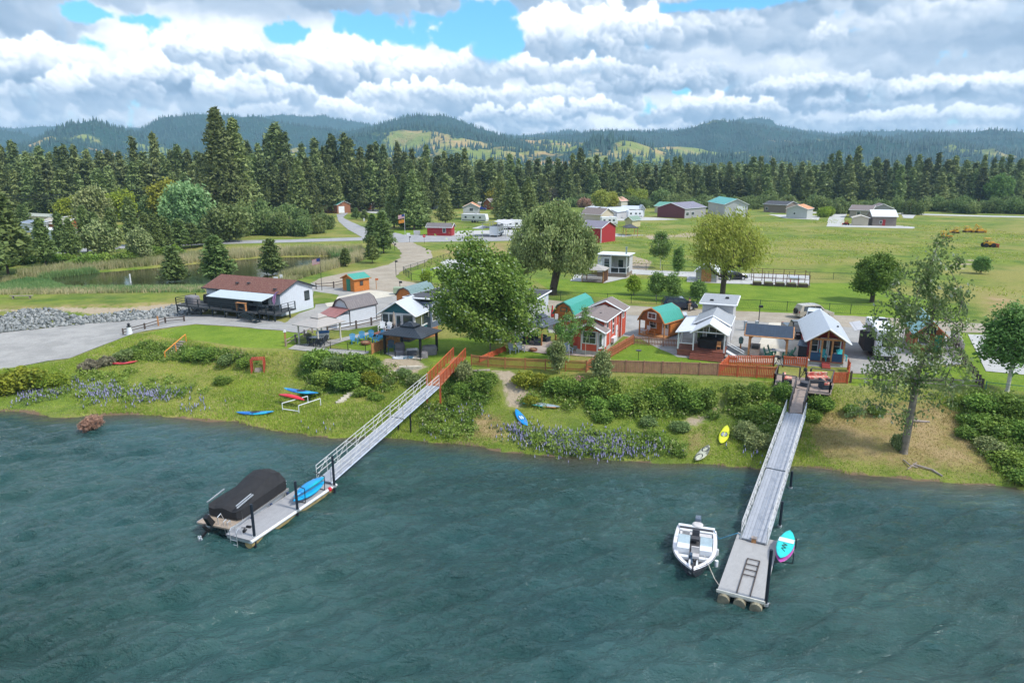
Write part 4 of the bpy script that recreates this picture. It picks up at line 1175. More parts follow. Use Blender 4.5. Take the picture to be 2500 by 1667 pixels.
for px, tpy, dist, r_, kd, v, lb in [(522, 262, 240, 9.6, 'dense', 0, 'huge old pine towering over all other trees, left of centre'), (566, 290, 246, 8.8, 'dense', 1, 'broad right-hand half of the giant pair of pines'),
         (723, 386, 272, 6.4, 'dense', 1, 'large lower pine in front of the tall pair, left one'), (747, 384, 276, 6.4, 'dense', 0, 'large lower pine in front of the tall pair, right one'),
         (490, 375, 262, 6.4, 'dense', 1, 'mid-height pine tucked under the huge old pine'),
         (957, 428, 222, 4.8, 'dense', 1, 'left pine of the clump behind the flagpole'), (984, 424, 217, 4.4, 'dense', 0, 'middle pine of the clump behind the flagpole'), (1006, 416, 214, 5.2, 'dense', 1, 'tallest pine of the clump behind the flagpole'), (1022, 420, 218, 4.4, 'dense', 0, 'right pine of the clump behind the flagpole'),
         (1085, 448, 236, 4.2, 'dense', 1, 'single pine between the red barn shed and the grey house'), (1221, 420, 260, 4.4, 'dense', 0, 'lighter pine above the metal carport'), (1250, 430, 220, 5.4, 'dense', 1, 'full pine behind the carport, beside the willow crown'), (1290, 432, 230, 4.6, 'dense', 0, 'full pine rising behind the big willow crown')]:
 q = PY(px, tpy, dist); loc = Vector((q.x, dist, 3.05))
 pine(loc, q.z - 3.05, r_, kd, v, lb)
for px, bpy_, tpy, w_, v, lb in [(532, 694, 578, 3.6, 0, 'bushy young pine on the pond bank, the widest of them'), (428, 695, 602, 2.7, 1, 'bushy young pine behind the left end of the white house'), (665, 676, 584, 2.7, 2, 'bushy young pine beside the pond, right of the widest one'), (844, 650, 606, 1.5, 0, 'small round pine at the right end of the pond'),
        (909, 642, 576, 2.0, 1, 'dense young pine on the verge of the gravel bend'), (937, 618, 517, 3.0, 2, 'open-crowned pine with bare trunk at the road junction'), (912, 612, 525, 2.4, 0, 'pine leaning behind the two pines at the road junction'),
        (20, 668, 470, 5.4, 1, 'big dark pine at the left edge of the picture'), (60, 640, 560, 3.0, 0, 'dark pine just right of the big one at the left edge'), (112, 648, 535, 2.6, 2, 'thin-trunked pine left of the pond track'), (-30, 690, 520, 4.5, 0, 'dark pine cut off by the left edge'),
        (155, 630, 520, 2.8, 1, 'roadside pine in front of the trailers'), (180, 635, 535, 2.6, 2, 'roadside pine right of the trailer row'), (215, 618, 505, 3.0, 0, 'dark roadside pine beside the pale poplar'), (240, 620, 520, 2.8, 1, 'roadside pine touching the pale poplar'), (280, 615, 510, 2.9, 2, 'roadside pine right of the pale poplar'),
        (325, 600, 484, 3.2, 0, 'pointed pine rising above the roadside row'), (360, 610, 520, 3.0, 1, 'roadside pine below the golden maple'), (384, 618, 525, 2.9, 2, 'roadside pine with bare stem right of the golden maple'), (405, 612, 530, 3.0, 0, 'pine in the close group by the pond road'), (440, 608, 535, 3.2, 1, 'pine at the right end of the roadside row'),
        (468, 604, 545, 3.4, 2, 'dark pine under the silvery poplar'), (500, 600, 560, 2.8, 0, 'small pine right of the silvery poplar'), (60, 560, 500, 3.0, 0, 'dark pine above the left trailers'), (870, 535, 508, 2.2, 1, 'little round pine beside the driveway curve'), (890, 538, 512, 2.0, 2, 'second little pine beside the driveway curve'),
        (150, 520, 476, 2.0, 1, 'small blue-grey spruce behind the trailers'), (47, 520, 480, 2.0, 2, 'small blue-grey spruce at the far left')]:
 b0 = G(px, bpy_)
 pine(b0, hgt(px, tpy, b0), w_ * (.8 if 100 < px < 420 and bpy_ < 640 else 1), 'young' if bpy_ > 515 else 'pine', v, lb, 'young pines by the pond and road')
rf = np.random.default_rng(17)
n = 2600
fx = rf.uniform(-420, 480, n); fy = rf.uniform(0, 1, n)
y0 = np.interp(fx, [-300, -150, -60, 0, 60, 300], [315, 318, 350, 378, 402, 425])
fy = y0 + 6 + fy ** 1.4 * 330
vis = np.abs(fx) < fy * 0.85 + 30
fx, fy = fx[vis], fy[vis]
hh = rf.uniform(16, 25, len(fx)) * np.interp(fx, [-300, -100, 0, 100], [1.08, 1.08, 0.98, 0.95]); n = len(fx)
Vs, Fs, Ts = [], [], []
rng = rf
lv = 15; kk_ = 8
zl = np.linspace(0.08, 0.97, lv)
for i in range(lv):
 env = (1 - zl[i]) ** 0.75 * 0.17 + 0.012
 for j in range(kk_):
  a = rng.random(n) * 6.28
  r_ = hh * env * rng.uniform(.45, 1.15, n)
  c_ = np.stack([fx + np.cos(a) * r_ * .6, fy + np.sin(a) * r_ * .6, 3 + hh * (zl[i] + rng.normal(0, .012, n))], -1)
  tri = c_[:, None, :] + rng.normal(0, 1, (n, 3, 3)) * np.array([0.055, 0.055, 0.022]) * hh[:, None, None] * (0.5 + env * 4)
  Vs.append(tri.reshape(-1, 3)); Ts.append(np.repeat(rng.random(n), 3))
Vs = np.concatenate(Vs)
fo_ = np_mesh('forest', Vs, np.arange(len(Vs)).reshape(-1, 3), NEEDLE, tint=np.concatenate(Ts))
tag(fo_, 'deep dark conifer forest filling the valley behind the front ranks', kind='stuff')
SH = {}
def shrub(px, py, w_, h, m=SHRUB, label='', group='shrubs on the bank', seed=None, d=None, z=None, name='shrub', leaf=0.17, per=None, twig=False):
 loc = G(px, py) if z is None else P(px, py, z)
 key = (m.name, (seed or 0) % 4, leaf)
 e = empty(name, loc, (px * 7.7) % 6.28, label, 'shrub', group)
 if key not in SH:
  rng = np.random.default_rng(200 + (seed or 0) % 4)
  lob = [(rng.uniform(-.45, .45), rng.uniform(-.45, .45), rng.uniform(.25, .6), rng.uniform(.3, .5), rng.uniform(.3, .5), rng.uniform(.25, .42)) for _ in range(7)] + [(0, 0, .35, .7, .7, .4)]
  C_ = []
  for i in range(300):
   l = lob[rng.integers(len(lob))]
   v = rng.normal(0, 1, 3); v /= np.linalg.norm(v); v *= rng.uniform(.6, 1.0)
   C_.append((l[0] + v[0] * l[3], l[1] + v[1] * l[4], max(0.03, l[2] + v[2] * l[5])))
  C_ = np.array(C_)
  tcl = np.clip(.5 + .5 * np.sin(C_[:, 0] * 5 + seed if seed else 1) * np.cos(C_[:, 1] * 4) + rng.normal(0, .25, len(C_)), 0, 1)
  sz = leaf * 0.55
  V_, F_, tn = leaves(rng, C_, per or 24, sz, sz * 1.1, tint_c=tcl, aspect=1.5 if not twig else 6.0)
  o = np_mesh('crown', V_, F_, m, e, tint=tn)
  st0 = np.zeros((14, 3)); a = rng.random(14) * 6.28
  st1 = np.stack([np.cos(a) * .5, np.sin(a) * .5, rng.uniform(.4, .8, 14)], 1)
  Vt, Ft = tubes_np(st0, st1, np.full(14, .018), np.full(14, .006), 4)
  o2 = np_mesh('stems', Vt, Ft, BARKG, e)
  SH[key] = (o, o2)
 else:
  o = SH[key][0].copy(); o2 = SH[key][1].copy(); COL.objects.link(o); COL.objects.link(o2); o.parent = e; o2.parent = e
 for q in (o, o2):
  q.scale = (w_ / 2, (d or w_) / 2, h)
 return e
kd = 1 / 1.0
SHR = [  # display px, width, height, material, label
 (60, 890, 5.2, 2.0, SHRUBY, 'large yellow-green rounded shrub at the left edge by the gravel ramp'), (125, 885, 3.4, 1.4, SHRUBY, 'yellow-green shrub on the right shoulder of the large one at the left edge'), (5, 900, 4.0, 1.7, SHRUBY, 'yellow-green shrub cut by the left edge'),
 (205, 850, 2.6, 1.3, TWIGG, 'grey leafless twiggy shrub beside the gravel ramp'), (245, 838, 2.4, 1.1, TWIGG, 'grey twiggy shrub below the small lighthouse'), (285, 825, 2.6, 1.1, SHRUBG, 'grey-green shrub above the red kayak'), (320, 820, 2.4, 1.0, SHRUB, 'dark shrub right of the red kayak'),
 (350, 808, 2.0, .9, SHRUB, 'dark shrub left of the small timber stairs'), (440, 820, 2.6, 1.1, SHRUB, 'dark shrub right of the small timber stairs'), (480, 822, 2.8, 1.1, SHRUB, 'dark shrub on the slope under the lawn'), (525, 832, 2.6, 1.0, SHRUBG, 'grey-green shrub left of the red lattice arbour'),
 (560, 838, 2.0, .9, SHRUB, 'low dark shrub beside the red lattice arbour'), (510, 880, 2.0, .8, SHRUB, 'small shrub below the red lattice arbour'),
 (730, 840, 3.4, 1.7, SHRUB, 'tall green shrub under the gravel patio, leftmost of the thicket'), (775, 850, 3.2, 1.5, SHRUBG, 'brownish-green shrub in the thicket under the gravel patio'), (820, 845, 3.2, 1.6, SHRUB, 'bright green shrub under the gravel patio railing'), (745, 880, 3.2, 1.4, SHRUB, 'dark shrub in the lower row of the thicket'),
 (795, 885, 3.4, 1.4, SHRUB, 'darkest shrub in the lower row of the thicket'), (850, 880, 2.4, 1.2, SHRUBY, 'yellowish shrub beside the stone steps'), (720, 905, 2.4, .9, SHRUB, 'low shrub at the foot of the thicket'), (835, 905, 2.0, .8, SHRUB, 'low shrub above the lower stone steps'),
 (930, 862, 1.6, .7, SHRUBG, 'grey-green plant beside the stone wall'), (890, 880, 1.6, .6, SHRUBG, 'spiky grey-green plant between the stone steps'), (955, 875, 2.2, .8, SHRUBG, 'low grey-green shrub under the gangway head'),
 (1068, 868, 2.2, 1.6, SHRUBP, 'pale flowering shrub right of the orange ramp'), (1062, 905, 2.4, 1.2, SHRUB, 'green shrub below the orange ramp'), (1110, 888, 3.0, 1.4, SHRUB, 'dark green shrub left of the dirt path'), (1095, 915, 2.0, 0.9, SHRUB, 'low shrub left of the dirt path'), (1040, 930, 2.0, .9, SHRUB, 'low leafy shrub beneath the orange ramp posts'),
 (1205, 882, 2.6, 1.2, SHRUBY, 'yellow-green shrub right of the dirt path under the fence'), (1240, 885, 2.4, 1.2, SHRUBY, 'second yellow-green shrub under the orange fence'), (1275, 893, 2.8, 1.2, SHRUB, 'green shrub below the pale sapling'), (1315, 900, 2.6, 1.2, SHRUB, 'green shrub between the two pale saplings'),
 (1350, 905, 3.0, 1.4, SHRUB, 'dark shrub below the fence corner'), (1390, 900, 3.0, 1.4, SHRUB, 'dark shrub left of the brown picket fence'), (1405, 912, 1.8, .9, SHRUBY, 'small yellow shrub at the end of the dark hedge'), (1370, 935, 2.6, 1.0, SHRUB, 'low shrub below the fence corner hedge'),
 (1425, 935, 3.0, 1.3, SHRUB, 'very dark shrub above the lupins, first of four'), (1465, 935, 3.0, 1.4, SHRUB, 'very dark shrub above the lupins, second of four'), (1505, 930, 3.0, 1.5, SHRUB, 'very dark shrub above the lupins, third of four'), (1545, 915, 3.0, 1.8, SHRUB, 'tallest very dark shrub, third from the path end'),
 (1580, 935, 3.2, 1.6, SHRUB, 'dark round shrub beside the curving foot path'), (1620, 930, 2.8, 1.6, SHRUB, 'dark round shrub at the right end of the hedge'), (1385, 965, 2.2, .9, SHRUB, 'low shrub over the lupin patch'),
 (1330, 880, 1.6, .8, TWIGR, 'reddish shrub inside the orange fence'), (1220, 925, 1.6, .7, SHRUBY, 'small yellowish bush above the paddle board'),
 (1700, 915, 3.0, 1.3, SHRUB, 'leafy shrub below the red fence'), (1745, 910, 2.6, 1.2, SHRUB, 'leafy shrub just left of the deck'), (1800, 915, 2.4, 1.4, SHRUB, 'shrub growing under the deck edge'), (1730, 960, 2.8, 1.1, SHRUB, 'shrub beside the upper gangway'), (1770, 950, 2.4, 1.0, SHRUB, 'shrub touching the upper gangway'),
 (1715, 1005, 2.6, 1.3, SHRUBP, 'pale silvery willow shrub left of the gangway'), (1745, 1025, 2.6, 1.1, SHRUBP, 'pale silvery willow shrub by the water left of the gangway'), (1880, 935, 2.6, 1.2, SHRUB, 'dark shrub under the right half of the deck'), (1865, 960, 2.0, .8, SHRUB, 'low dark shrub right of the gangway head'),
 (1960, 945, 1.8, .7, SHRUB, 'round low shrub on the dry bank'), (2010, 948, 1.6, .6, SHRUB, 'second round low shrub on the dry bank'), (2190, 925, 1.2, .6, SHRUB, 'tiny shrub on the dry bank near the rail fence'), (2068, 1030, 1.5, 1.4, SHRUBP, 'pale suckers growing round the foot of the shore poplar'),
 (2260, 935, 3.4, 1.1, SHRUB, 'dark bramble shrub right of the dry bank'), (2310, 940, 3.6, 1.2, SHRUB, 'dark bramble shrub near the right edge'), (2240, 975, 3.0, 1.0, SHRUB, 'dark bramble shrub lower on the right bank'), (2290, 990, 3.4, 1.3, SHRUB, 'dark thick shrub on the right bank'), (2340, 1000, 3.4, 1.3, SHRUB, 'dark thick shrub cut by the right edge'),
 (2270, 1030, 2.6, .9, SHRUBP, 'pale grassy shrub on the right bank'), (2325, 1060, 3.2, .9, SHRUB, 'bright shrub near the water at the right edge'), (2345, 1100, 2.6, .8, SHRUB, 'low shrub at the water in the right corner'), (2215, 1000, 2.0, .8, SHRUB, 'low shrub at the edge of the dry bank'),
 (1490, 975, 2.0, .7, SHRUBG, 'low greyish shrub over the lupins'), (1560, 985, 2.0, .7, SHRUBG, 'low greyish shrub beside the foot path'), (860, 915, 1.8, .6, SHRUB, 'leafy clump at the middle of the stone steps'), (1000, 965, 1.5, .6, SHRUBG, 'low clump beside the left gangway'),
 (1270, 812, 1.4, .9, SHRUB, 'dark clipped bush inside the orange fence'), (1393, 822, .9, .7, SHRUBG, 'grey bush at the corner of the red house'), (800, 700, 1.0, .5, SHRUBG, 'small bush beside the fenced lot'),
]
for i, (a, b_, w_, h, m, lb) in enumerate(SHR):
 shrub(a * K, (b_ + 2) * K, w_ * 1.05, h, m, lb, seed=i, twig=m in (TWIGG, TWIGR), leaf=0.08 if m in (TWIGG, TWIGR) else 0.17)
e = shrub(215 * K, 985 * K, 3.0, 1.5, TWIGR, 'pinkish leafless bush standing in the lake near the left shore', None, seed=2, z=-0.1, twig=True, leaf=0.05, per=20)
rs2 = random.Random(3)
for i, (px, py, w_, h) in enumerate([(560, 578, 12, 7), (600, 575, 12, 8.5), (650, 573, 11, 8), (640, 552, 12, 9), (690, 575, 10, 7.5), (700, 555, 11, 8), (740, 576, 9, 6), (775, 570, 8, 6), (790, 560, 8, 5.5), (735, 560, 9, 7), (600, 555, 12, 9.5)]):
 shrub(px, py, w_, h, SHRUBG, 'grey-green willow bush in the thicket behind the paved road, %s' % ['leftmost', 'second', 'third', 'tall left one at the back', 'fourth', 'tall right one at the back', 'fifth', 'sixth', 'seventh and last', 'small one at the back', 'tallest'][i], 'willow thicket behind the paved road', seed=i, name='willow_bush', leaf=0.121)
for i in range(46):
 px = 1400 + i * 24.5 + rs2.uniform(-8, 8)
 dist = float(np.interp(px, [1400, 1800, 2100, 2500], [345, 340, 295, 300])) + rs2.uniform(-14, 14)
 q = PY(px, 500, dist)
 loc = Vector((q.x, dist, 3.05))
 key = (SHRUBG.name, i % 4, 0.121)
 e = empty('willow_bush', loc, rs2.uniform(0, 6), 'grey-green willow bush, far hedge %s' % place_by(px).replace('behind', 'beyond').replace('above', 'beyond'), 'shrub', 'far willow hedge')
 for o in SH[key]:
  c_ = o.copy(); COL.objects.link(c_); c_.parent = e
  c_.scale = (rs2.uniform(5, 8.5), rs2.uniform(4, 6), rs2.uniform(4.5, 7.5))
for i in range(16):
 px = -20 + i * 30; py = 642 + rs2.uniform(-8, 12) - max(0, (px - 250)) * .09
 shrub(px, py, rs2.uniform(4, 7), rs2.uniform(1.6, 3.0), SHRUB, 'dark undergrowth bush between the roadside pines and the reeds', 'bushes under the roadside pines', seed=i, name='undergrowth_bush')
def unique_labels():
 """same-looking neighbours are told apart by their order from the left"""
 by = {}
 for o in list(bpy.data.objects):
  if o.get('label') and o.get('category') and not o.parent: by.setdefault(o['label'], []).append(o)
 od = ['first', 'second', 'third', 'fourth', 'fifth', 'sixth', 'seventh', 'eighth', 'ninth', 'tenth', 'eleventh', 'twelfth', 'thirteenth', 'fourteenth', 'fifteenth', 'sixteenth', 'seventeenth', 'eighteenth']
 for lb, os_ in by.items():
  if len(os_) > 1:
   os_.sort(key=lambda o: o.location.x / max(1, o.location.y))
   for o, w in zip(os_, od): o['label'] = lb.replace('undergrowth bush between', 'bush, %s from the left, between' % w) if 'undergrowth' in lb else lb + ', %s from left' % w
# ================================================================== roads, yards, pads
def gravel(name, c1, c2, c3=None, tracks=False):
 m = bpy.data.materials.new(name); m.use_nodes = True
 t = NT(m.node_tree); t.n.clear()
 out = t.new('ShaderNodeOutputMaterial'); b = t.new('ShaderNodeBsdfPrincipled'); t.l.new(b.outputs[0], out.inputs[0])
 pos = t.new('ShaderNodeNewGeometry').outputs['Position']
 n1 = t.noise(pos, 0.35, 5, 0.65); n2 = t.noise(pos, 5.0, 5, 0.75)
 c = t.mix(t.ramp(n1, 0.35, 0.65), (*c1, 1), (*c2, 1))
 c = t.mix(t.ramp(n2, 0.35, 0.75, 0, 0.55), c, tuple(x * 0.62 for x in c1) + (1,))
 c = t.mix(t.ramp(t.noise(t.mapping(pos, (.25, 1.3, 1), rot=(0, 0, R(8))), 0.5, 4, .6), 0.5, 0.7, 0, 0.5), c, (*(c3 or c2), 1))
 t.l.new(c, b.inputs['Base Color']); b.inputs['Roughness'].default_value = 0.95; b.inputs['Specular IOR Level'].default_value = 0.15
 bn = t.new('ShaderNodeBump'); bn.inputs['Distance'].default_value = 0.06; bn.inputs['Strength'].default_value = 0.7
 t.l.new(n2, bn.inputs['Height']); t.l.new(bn.outputs[0], b.inputs['Normal'])
 return m
GRAVEL = gravel('grey_gravel', (0.30, 0.295, 0.28), (0.39, 0.38, 0.36))
GRAVELT = gravel('tan_gravel_road', (0.33, 0.285, 0.22), (0.41, 0.36, 0.29), (0.24, 0.22, 0.19))
ASPH = gravel('weathered_asphalt', (0.30, 0.30, 0.31), (0.38, 0.38, 0.38))
CONC2 = gravel('pale_concrete', (0.56, 0.52, 0.43), (0.62, 0.58, 0.49))
CONC3 = gravel('white_gravel', (0.44, 0.44, 0.42), (0.52, 0.52, 0.50))
PATIO = gravel('patio_stone', (0.34, 0.29, 0.26), (0.46, 0.40, 0.36), (0.40, 0.22, 0.16))
LAWNM = gravel('patchy_lawn', (0.10, 0.17, 0.02), (0.19, 0.22, 0.04), (0.32, 0.26, 0.12))
def S(name, pts, m, off, jag=0.25, **kw):
 return drape(name, pts, m, off, jag, display=False, seed=int(pts[0][0]) % 97, **kw)
drape('gravel_ramp', [(-300, 778), (0, 765), (150, 749), (300, 736), (440, 722), (500, 722), (620, 735), (700, 752), (705, 766), (640, 760), (450, 745), (400, 750), (300, 768), (230, 795), (160, 822), (60, 838), (0, 850), (-300, 868)], GRAVEL, 0.05, 0.35, grid=1.2, seed=5)
S('gravel_road', [(950, 589), (978, 613), (979, 628), (950, 646), (900, 656), (839, 667), (778, 680), (757, 690), (790, 700), (900, 708), (969, 714), (1060, 722), (1200, 741), (1344, 757), (1500, 768), (1688, 776), (1810, 782), (1954, 795), (2120, 800), (2331, 810), (2600, 822), (2600, 803), (2500, 797), (2331, 786),
    (2120, 773), (1954, 766), (1816, 760), (1688, 754), (1500, 744), (1344, 733), (1200, 716), (1071, 705), (975, 683), (962, 672), (986, 660), (1036, 642), (1057, 628), (1053, 613), (1020, 598), (1003, 589)], GRAVELT, 0.030, 0.4)
S('gravel_yard', [(757, 690), (900, 706), (1062, 721), (1090, 730), (1050, 760), (935, 792), (850, 806), (700, 806), (684, 792), (735, 765), (768, 752), (768, 742), (764, 712)], GRAVEL, 0.018, 0.3)
S('parking_yard', [(1330, 756), (1500, 767), (1688, 775), (1812, 781), (1956, 794), (2120, 799), (2328, 809), (2352, 872), (2345, 890), (2232, 892), (2240, 913), (2080, 912), (2072, 898), (1960, 893), (1790, 884), (1650, 872), (1560, 826), (1480, 815), (1340, 812)], GRAVEL, 0.018, 0.3)
S('concrete_pad', [(1878, 788), (1940, 789), (1968, 888), (1800, 884), (1802, 865), (1850, 845)], CONC2, 0.05, 0)
S('concrete_pad', [(2363, 817), (2600, 825), (2600, 925), (2407, 907)], CONC3, 0.05, 0)
S('concrete_pad', [(789, 733), (900, 708.5), (969.5, 714.5), (968, 721), (910, 731.5), (799, 750)], CONC2, 0.05, 0)
S('lawn_patch', [(765, 711), (828, 721), (819, 737), (765, 744)], LAWNM, 0.06, 0.2)
S('paved_road', [(-160, 652), (-100, 640), (100, 611), (300, 598), (520, 588), (700, 585), (885, 579), (965, 568), (985, 573), (1120, 574), (1250, 570), (1430, 566), (1430, 576), (1250, 588), (1010, 591), (960, 593), (885, 587), (700, 592), (520, 596), (300, 607), (100, 623), (-100, 655)], ASPH, 0.04, 0.2)
S('driveway', [(822, 523), (851, 519), (838, 530), (842, 534), (890, 556), (960, 569), (885, 580), (850, 560), (826, 540)], ASPH, 0.05, 0.2)
S('driveway', [(2027, 515), (2072, 516), (2061, 533), (2061, 546), (2160, 548), (2236, 554), (2230, 558), (2018, 553)], CONC3, 0.05, 0.3)
S('driveway', [(1875, 523), (2003, 527), (1999, 537), (1918, 533)], CONC3, 0.05, 0.2)
S('far_road', [(1880, 516), (2190, 520), (2400, 526), (2600, 530), (2600, 533), (2400, 529), (2190, 523), (1880, 519)], CONC3, 0.05, 0.2)
S('driveway', [(2200, 519), (2225, 517), (2236, 525), (2228, 533), (2205, 532)], CONC3, 0.06, 0.3)
S('gravel_pad', [(1535, 657), (1686, 664), (1697, 664), (1975, 672), (1978, 697), (1755, 692), (1676, 688), (1678, 676), (1540, 669)], CONC3, 0.05, 0.1)
S('patio', [(1391, 686), (1409, 666), (1489, 676), (1542, 666), (1532, 679), (1476, 691)], CONC3, 0.06, 0.1)
S('gravel_pad', [(1066, 646), (1093, 633), (1112, 634), (1180, 640), (1170, 648)], CONC3, 0.05, 0.1)
S('gravel_pad', [(1050, 656), (1080, 648), (1180, 652), (1170, 664)], CONC3, 0.05, 0.1)
S('gravel_pad', [(1473, 567), (1527, 573), (1582, 574), (1527, 578), (1473, 578)], CONC3, 0.05, 0.3)
S('gravel_pad', [(1380, 524), (1600, 531), (1660, 536), (1590, 538), (1400, 540)], CONC3, 0.05, 0.3)
S('gravel_pad', [(870, 510), (960, 513), (1000, 522), (950, 524), (885, 518)], CONC3, 0.05, 0.3)
S('gravel_pad', [(1050, 566), (1260, 560), (1260, 574), (1040, 576)], CONC3, 0.055, 0.3)
S('gravel_patio', [(704, 852), (726, 840.5), (775, 849), (901, 858), (900, 863), (867, 869), (782, 861)], GRAVEL, 0.05, 0.15, grid=0.8)
S('gravel_walk', [(735, 842), (821, 829), (908, 810), (914, 814), (840, 833), (800, 847), (775, 850)], GRAVEL, 0.06, 0.1)
S('patio', [(1255, 838), (1320, 826), (1377, 842), (1395, 855), (1457, 868), (1452, 872), (1333, 864), (1270, 856)], PATIO, 0.05, 0.08)
S('patio', [(934, 862), (1050, 850), (1068, 856), (1028, 878), (960, 872)], CONC, 0.05, 0.05)
rr_ = np.random.default_rng(6)
pr = np.array([tuple(Gd(a, b_))[:2] for a, b_ in ((-200, 770), (0, 764), (150, 749), (300, 736), (440, 723), (470, 716), (470, 700), (440, 696), (380, 709), (330, 718), (300, 714), (240, 725), (180, 730), (110, 712), (50, 714), (0, 730), (-200, 728))])
x0, y0 = pr.min(0); x1, y1 = pr.max(0)
n = 14000; xs = rr_.uniform(x0, x1, n); ys = rr_.uniform(y0, y1, n)
k = poly_sd(xs, ys, pr) < 0.2
xs, ys = xs[k][:3800], ys[k][:3800]; n = len(xs)
s_ = rr_.uniform(0.11, 0.34, n)
octv = np.array([(1, 0, 0), (0, 1, 0), (-1, 0, 0), (0, -1, 0), (0, 0, 1), (0, 0, -.6), (.7, .7, .6), (-.7, .6, .5)], float)
of = [(0, 6, 4), (6, 1, 4), (1, 7, 4), (7, 2, 4), (2, 3, 4), (3, 0, 4), (1, 6, 5), (6, 0, 5), (7, 1, 5), (2, 7, 5), (3, 2, 5), (0, 3, 5)]
Vr = octv[None] * s_[:, None, None] * rr_.uniform(.6, 1.2, (n, 8, 3)); a = rr_.random(n) * 6.28
ca, sa = np.cos(a)[:, None], np.sin(a)[:, None]
Vr = np.stack([Vr[..., 0] * ca - Vr[..., 1] * sa, Vr[..., 0] * sa + Vr[..., 1] * ca, Vr[..., 2]], -1) + np.stack([xs, ys, HT(xs, ys) + s_ * .25], -1)[:, None]
ROCK = leaf_mat('riprap_rock', (0.10, 0.115, 0.115), (0.34, 0.35, 0.34), 0.0, 0.0, 0.85)
rk = np_mesh('riprap_rocks', Vr.reshape(-1, 3), (np.arange(n)[:, None, None] * 8 + np.array(of)[None]).reshape(-1, 3), ROCK, tint=np.repeat(rr_.random(n), 8))
tag(rk, 'band of broken grey riprap rocks along the gravel ramp', kind='stuff')
# ================================================================== buildings
SIDW = mat('white_siding', (0.56, 0.59, 0.64), 0.6, var=0.04, stripe=('Z', 0.22, 0.20))
SIDWV = mat('white_panel_siding', (0.56, 0.60, 0.66), 0.6, var=0.04, stripe=('H', 0.35, 0.15))
SIDR = mat('red_siding', (0.52, 0.085, 0.045), 0.6, var=0.08, stripe=('Z', 0.30, 0.35))
SIDG = mat('grey_siding', (0.33, 0.32, 0.33), 0.6, var=0.06, stripe=('Z', 0.25, 0.3))
SIDGL = mat('pale_grey_siding', (0.47, 0.47, 0.48), 0.6, var=0.06, stripe=('Z', 0.25, 0.2))
SIDT = mat('teal_siding', (0.025, 0.13, 0.17), 0.55, var=0.1, stripe=('Z', 0.25, 0.3))
LOGO = mat('orange_log_siding', (0.50, 0.17, 0.035), 0.6, var=0.2, scale=5, stripe=('Z', 0.20, 0.6))
LOGB = mat('brown_log_siding', (0.27, 0.085, 0.03), 0.65, var=0.2, scale=5, stripe=('Z', 0.22, 0.55))
PLYO = mat('orange_plywood', (0.42, 0.14, 0.03), 0.6, var=0.15, scale=2)
SHN = mat('brown_shingles', (0.150, 0.062, 0.048), 0.9, var=0.35, scale=9, col2=(0.22, 0.12, 0.09), c2=(.5, .62), stripe=('Z', 0.09, 0.3))
SHT = mat('taupe_shingles', (0.20, 0.165, 0.155), 0.9, var=0.2, scale=9, stripe=('Y', 0.45, 0.18))
SHG = mat('grey_shingles', (0.30, 0.32, 0.34), 0.9, var=0.15, scale=7, stripe=('Y', 0.45, 0.22))
SHD = mat('dark_shingles', (0.065, 0.068, 0.078), 0.9, var=0.2, scale=9)
MTEAL = mat('teal_metal_roof', (0.055, 0.33, 0.26), 0.4, metal=0.15, var=0.08, stripe=('Y', 0.40, 0.45))
MTEALX = mat('teal_metal_roof_cross', (0.055, 0.33, 0.26), 0.4, metal=0.15, var=0.08, stripe=('X', 0.40, 0.45))
MWHITE = mat('white_metal_roof', (0.52, 0.56, 0.62), 0.35, metal=0.1, var=0.04, stripe=('Y', 0.42, 0.30))
MBLACK = mat('black_metal_roof', (0.030, 0.040, 0.052), 0.35, metal=0.3, var=0.1, stripe=('X', 0.30, 0.6))
MGREY = mat('grey_brown_metal_roof', (0.20, 0.175, 0.17), 0.45, metal=0.3, var=0.1, stripe=('Y', 0.35, 0.5))
MPUR = mat('plum_grey_metal_roof', (0.22, 0.20, 0.25), 0.45, metal=0.2, var=0.08, stripe=('X', 0.6, 0.3))
MRED = mat('dull_red_roof', (0.30, 0.13, 0.12), 0.6, var=0.15, stripe=('X', 0.35, 0.3))
MORG = mat('orange_metal_roof', (0.60, 0.26, 0.10), 0.5, var=0.08, stripe=('X', 0.8, 0.2))
MNAVY = mat('navy_metal_roof', (0.035, 0.055, 0.085), 0.45, metal=0.2, var=0.12, stripe=('X', 0.25, 0.4))
MTAN = mat('tan_metal_roof', (0.40, 0.37, 0.34), 0.5, metal=0.1, var=0.06, stripe=('X', 0.25, 0.3))
BEIGE = mat('beige_siding', (0.50, 0.44, 0.34), 0.7, var=0.05, stripe=('Z', 0.3, 0.15))
CREAM = mat('cream_metal_wall', (0.50, 0.50, 0.44), 0.6, var=0.05, stripe=('H', 0.5, 0.12))
BARNR = mat('barn_red_wall', (0.33, 0.022, 0.028), 0.6, var=0.08, stripe=('H', 0.5, 0.2))
TAUPE = mat('taupe_wall', (0.20, 0.16, 0.13), 0.7, var=0.1, stripe=('Z', 0.3, 0.2))
GREEND = mat('green_door_paint', (0.02, 0.20, 0.13), 0.5, var=0.08)
NAVYD = mat('black_green_deck_paint', (0.012, 0.022, 0.028), 0.6, var=0.15)
DECKR = mat('red_brown_deck', (0.22, 0.075, 0.05), 0.65, var=0.15, stripe=('Y', 0.14, 0.5))
DECKG = mat('grey_brown_deck', (0.30, 0.235, 0.20), 0.7, var=0.1, stripe=('X', 0.14, 0.4))
BLUEP = mat('deep_blue_panel', (0.015, 0.06, 0.14), 0.5, var=0.1)
REDP = mat('dark_red_wall_paint', (0.24, 0.02, 0.025), 0.6, var=0.1, stripe=('Z', 0.25, 0.2))
CEDAR = mat('cedar_post', (0.42, 0.20, 0.08), 0.7, var=0.25, scale=4)
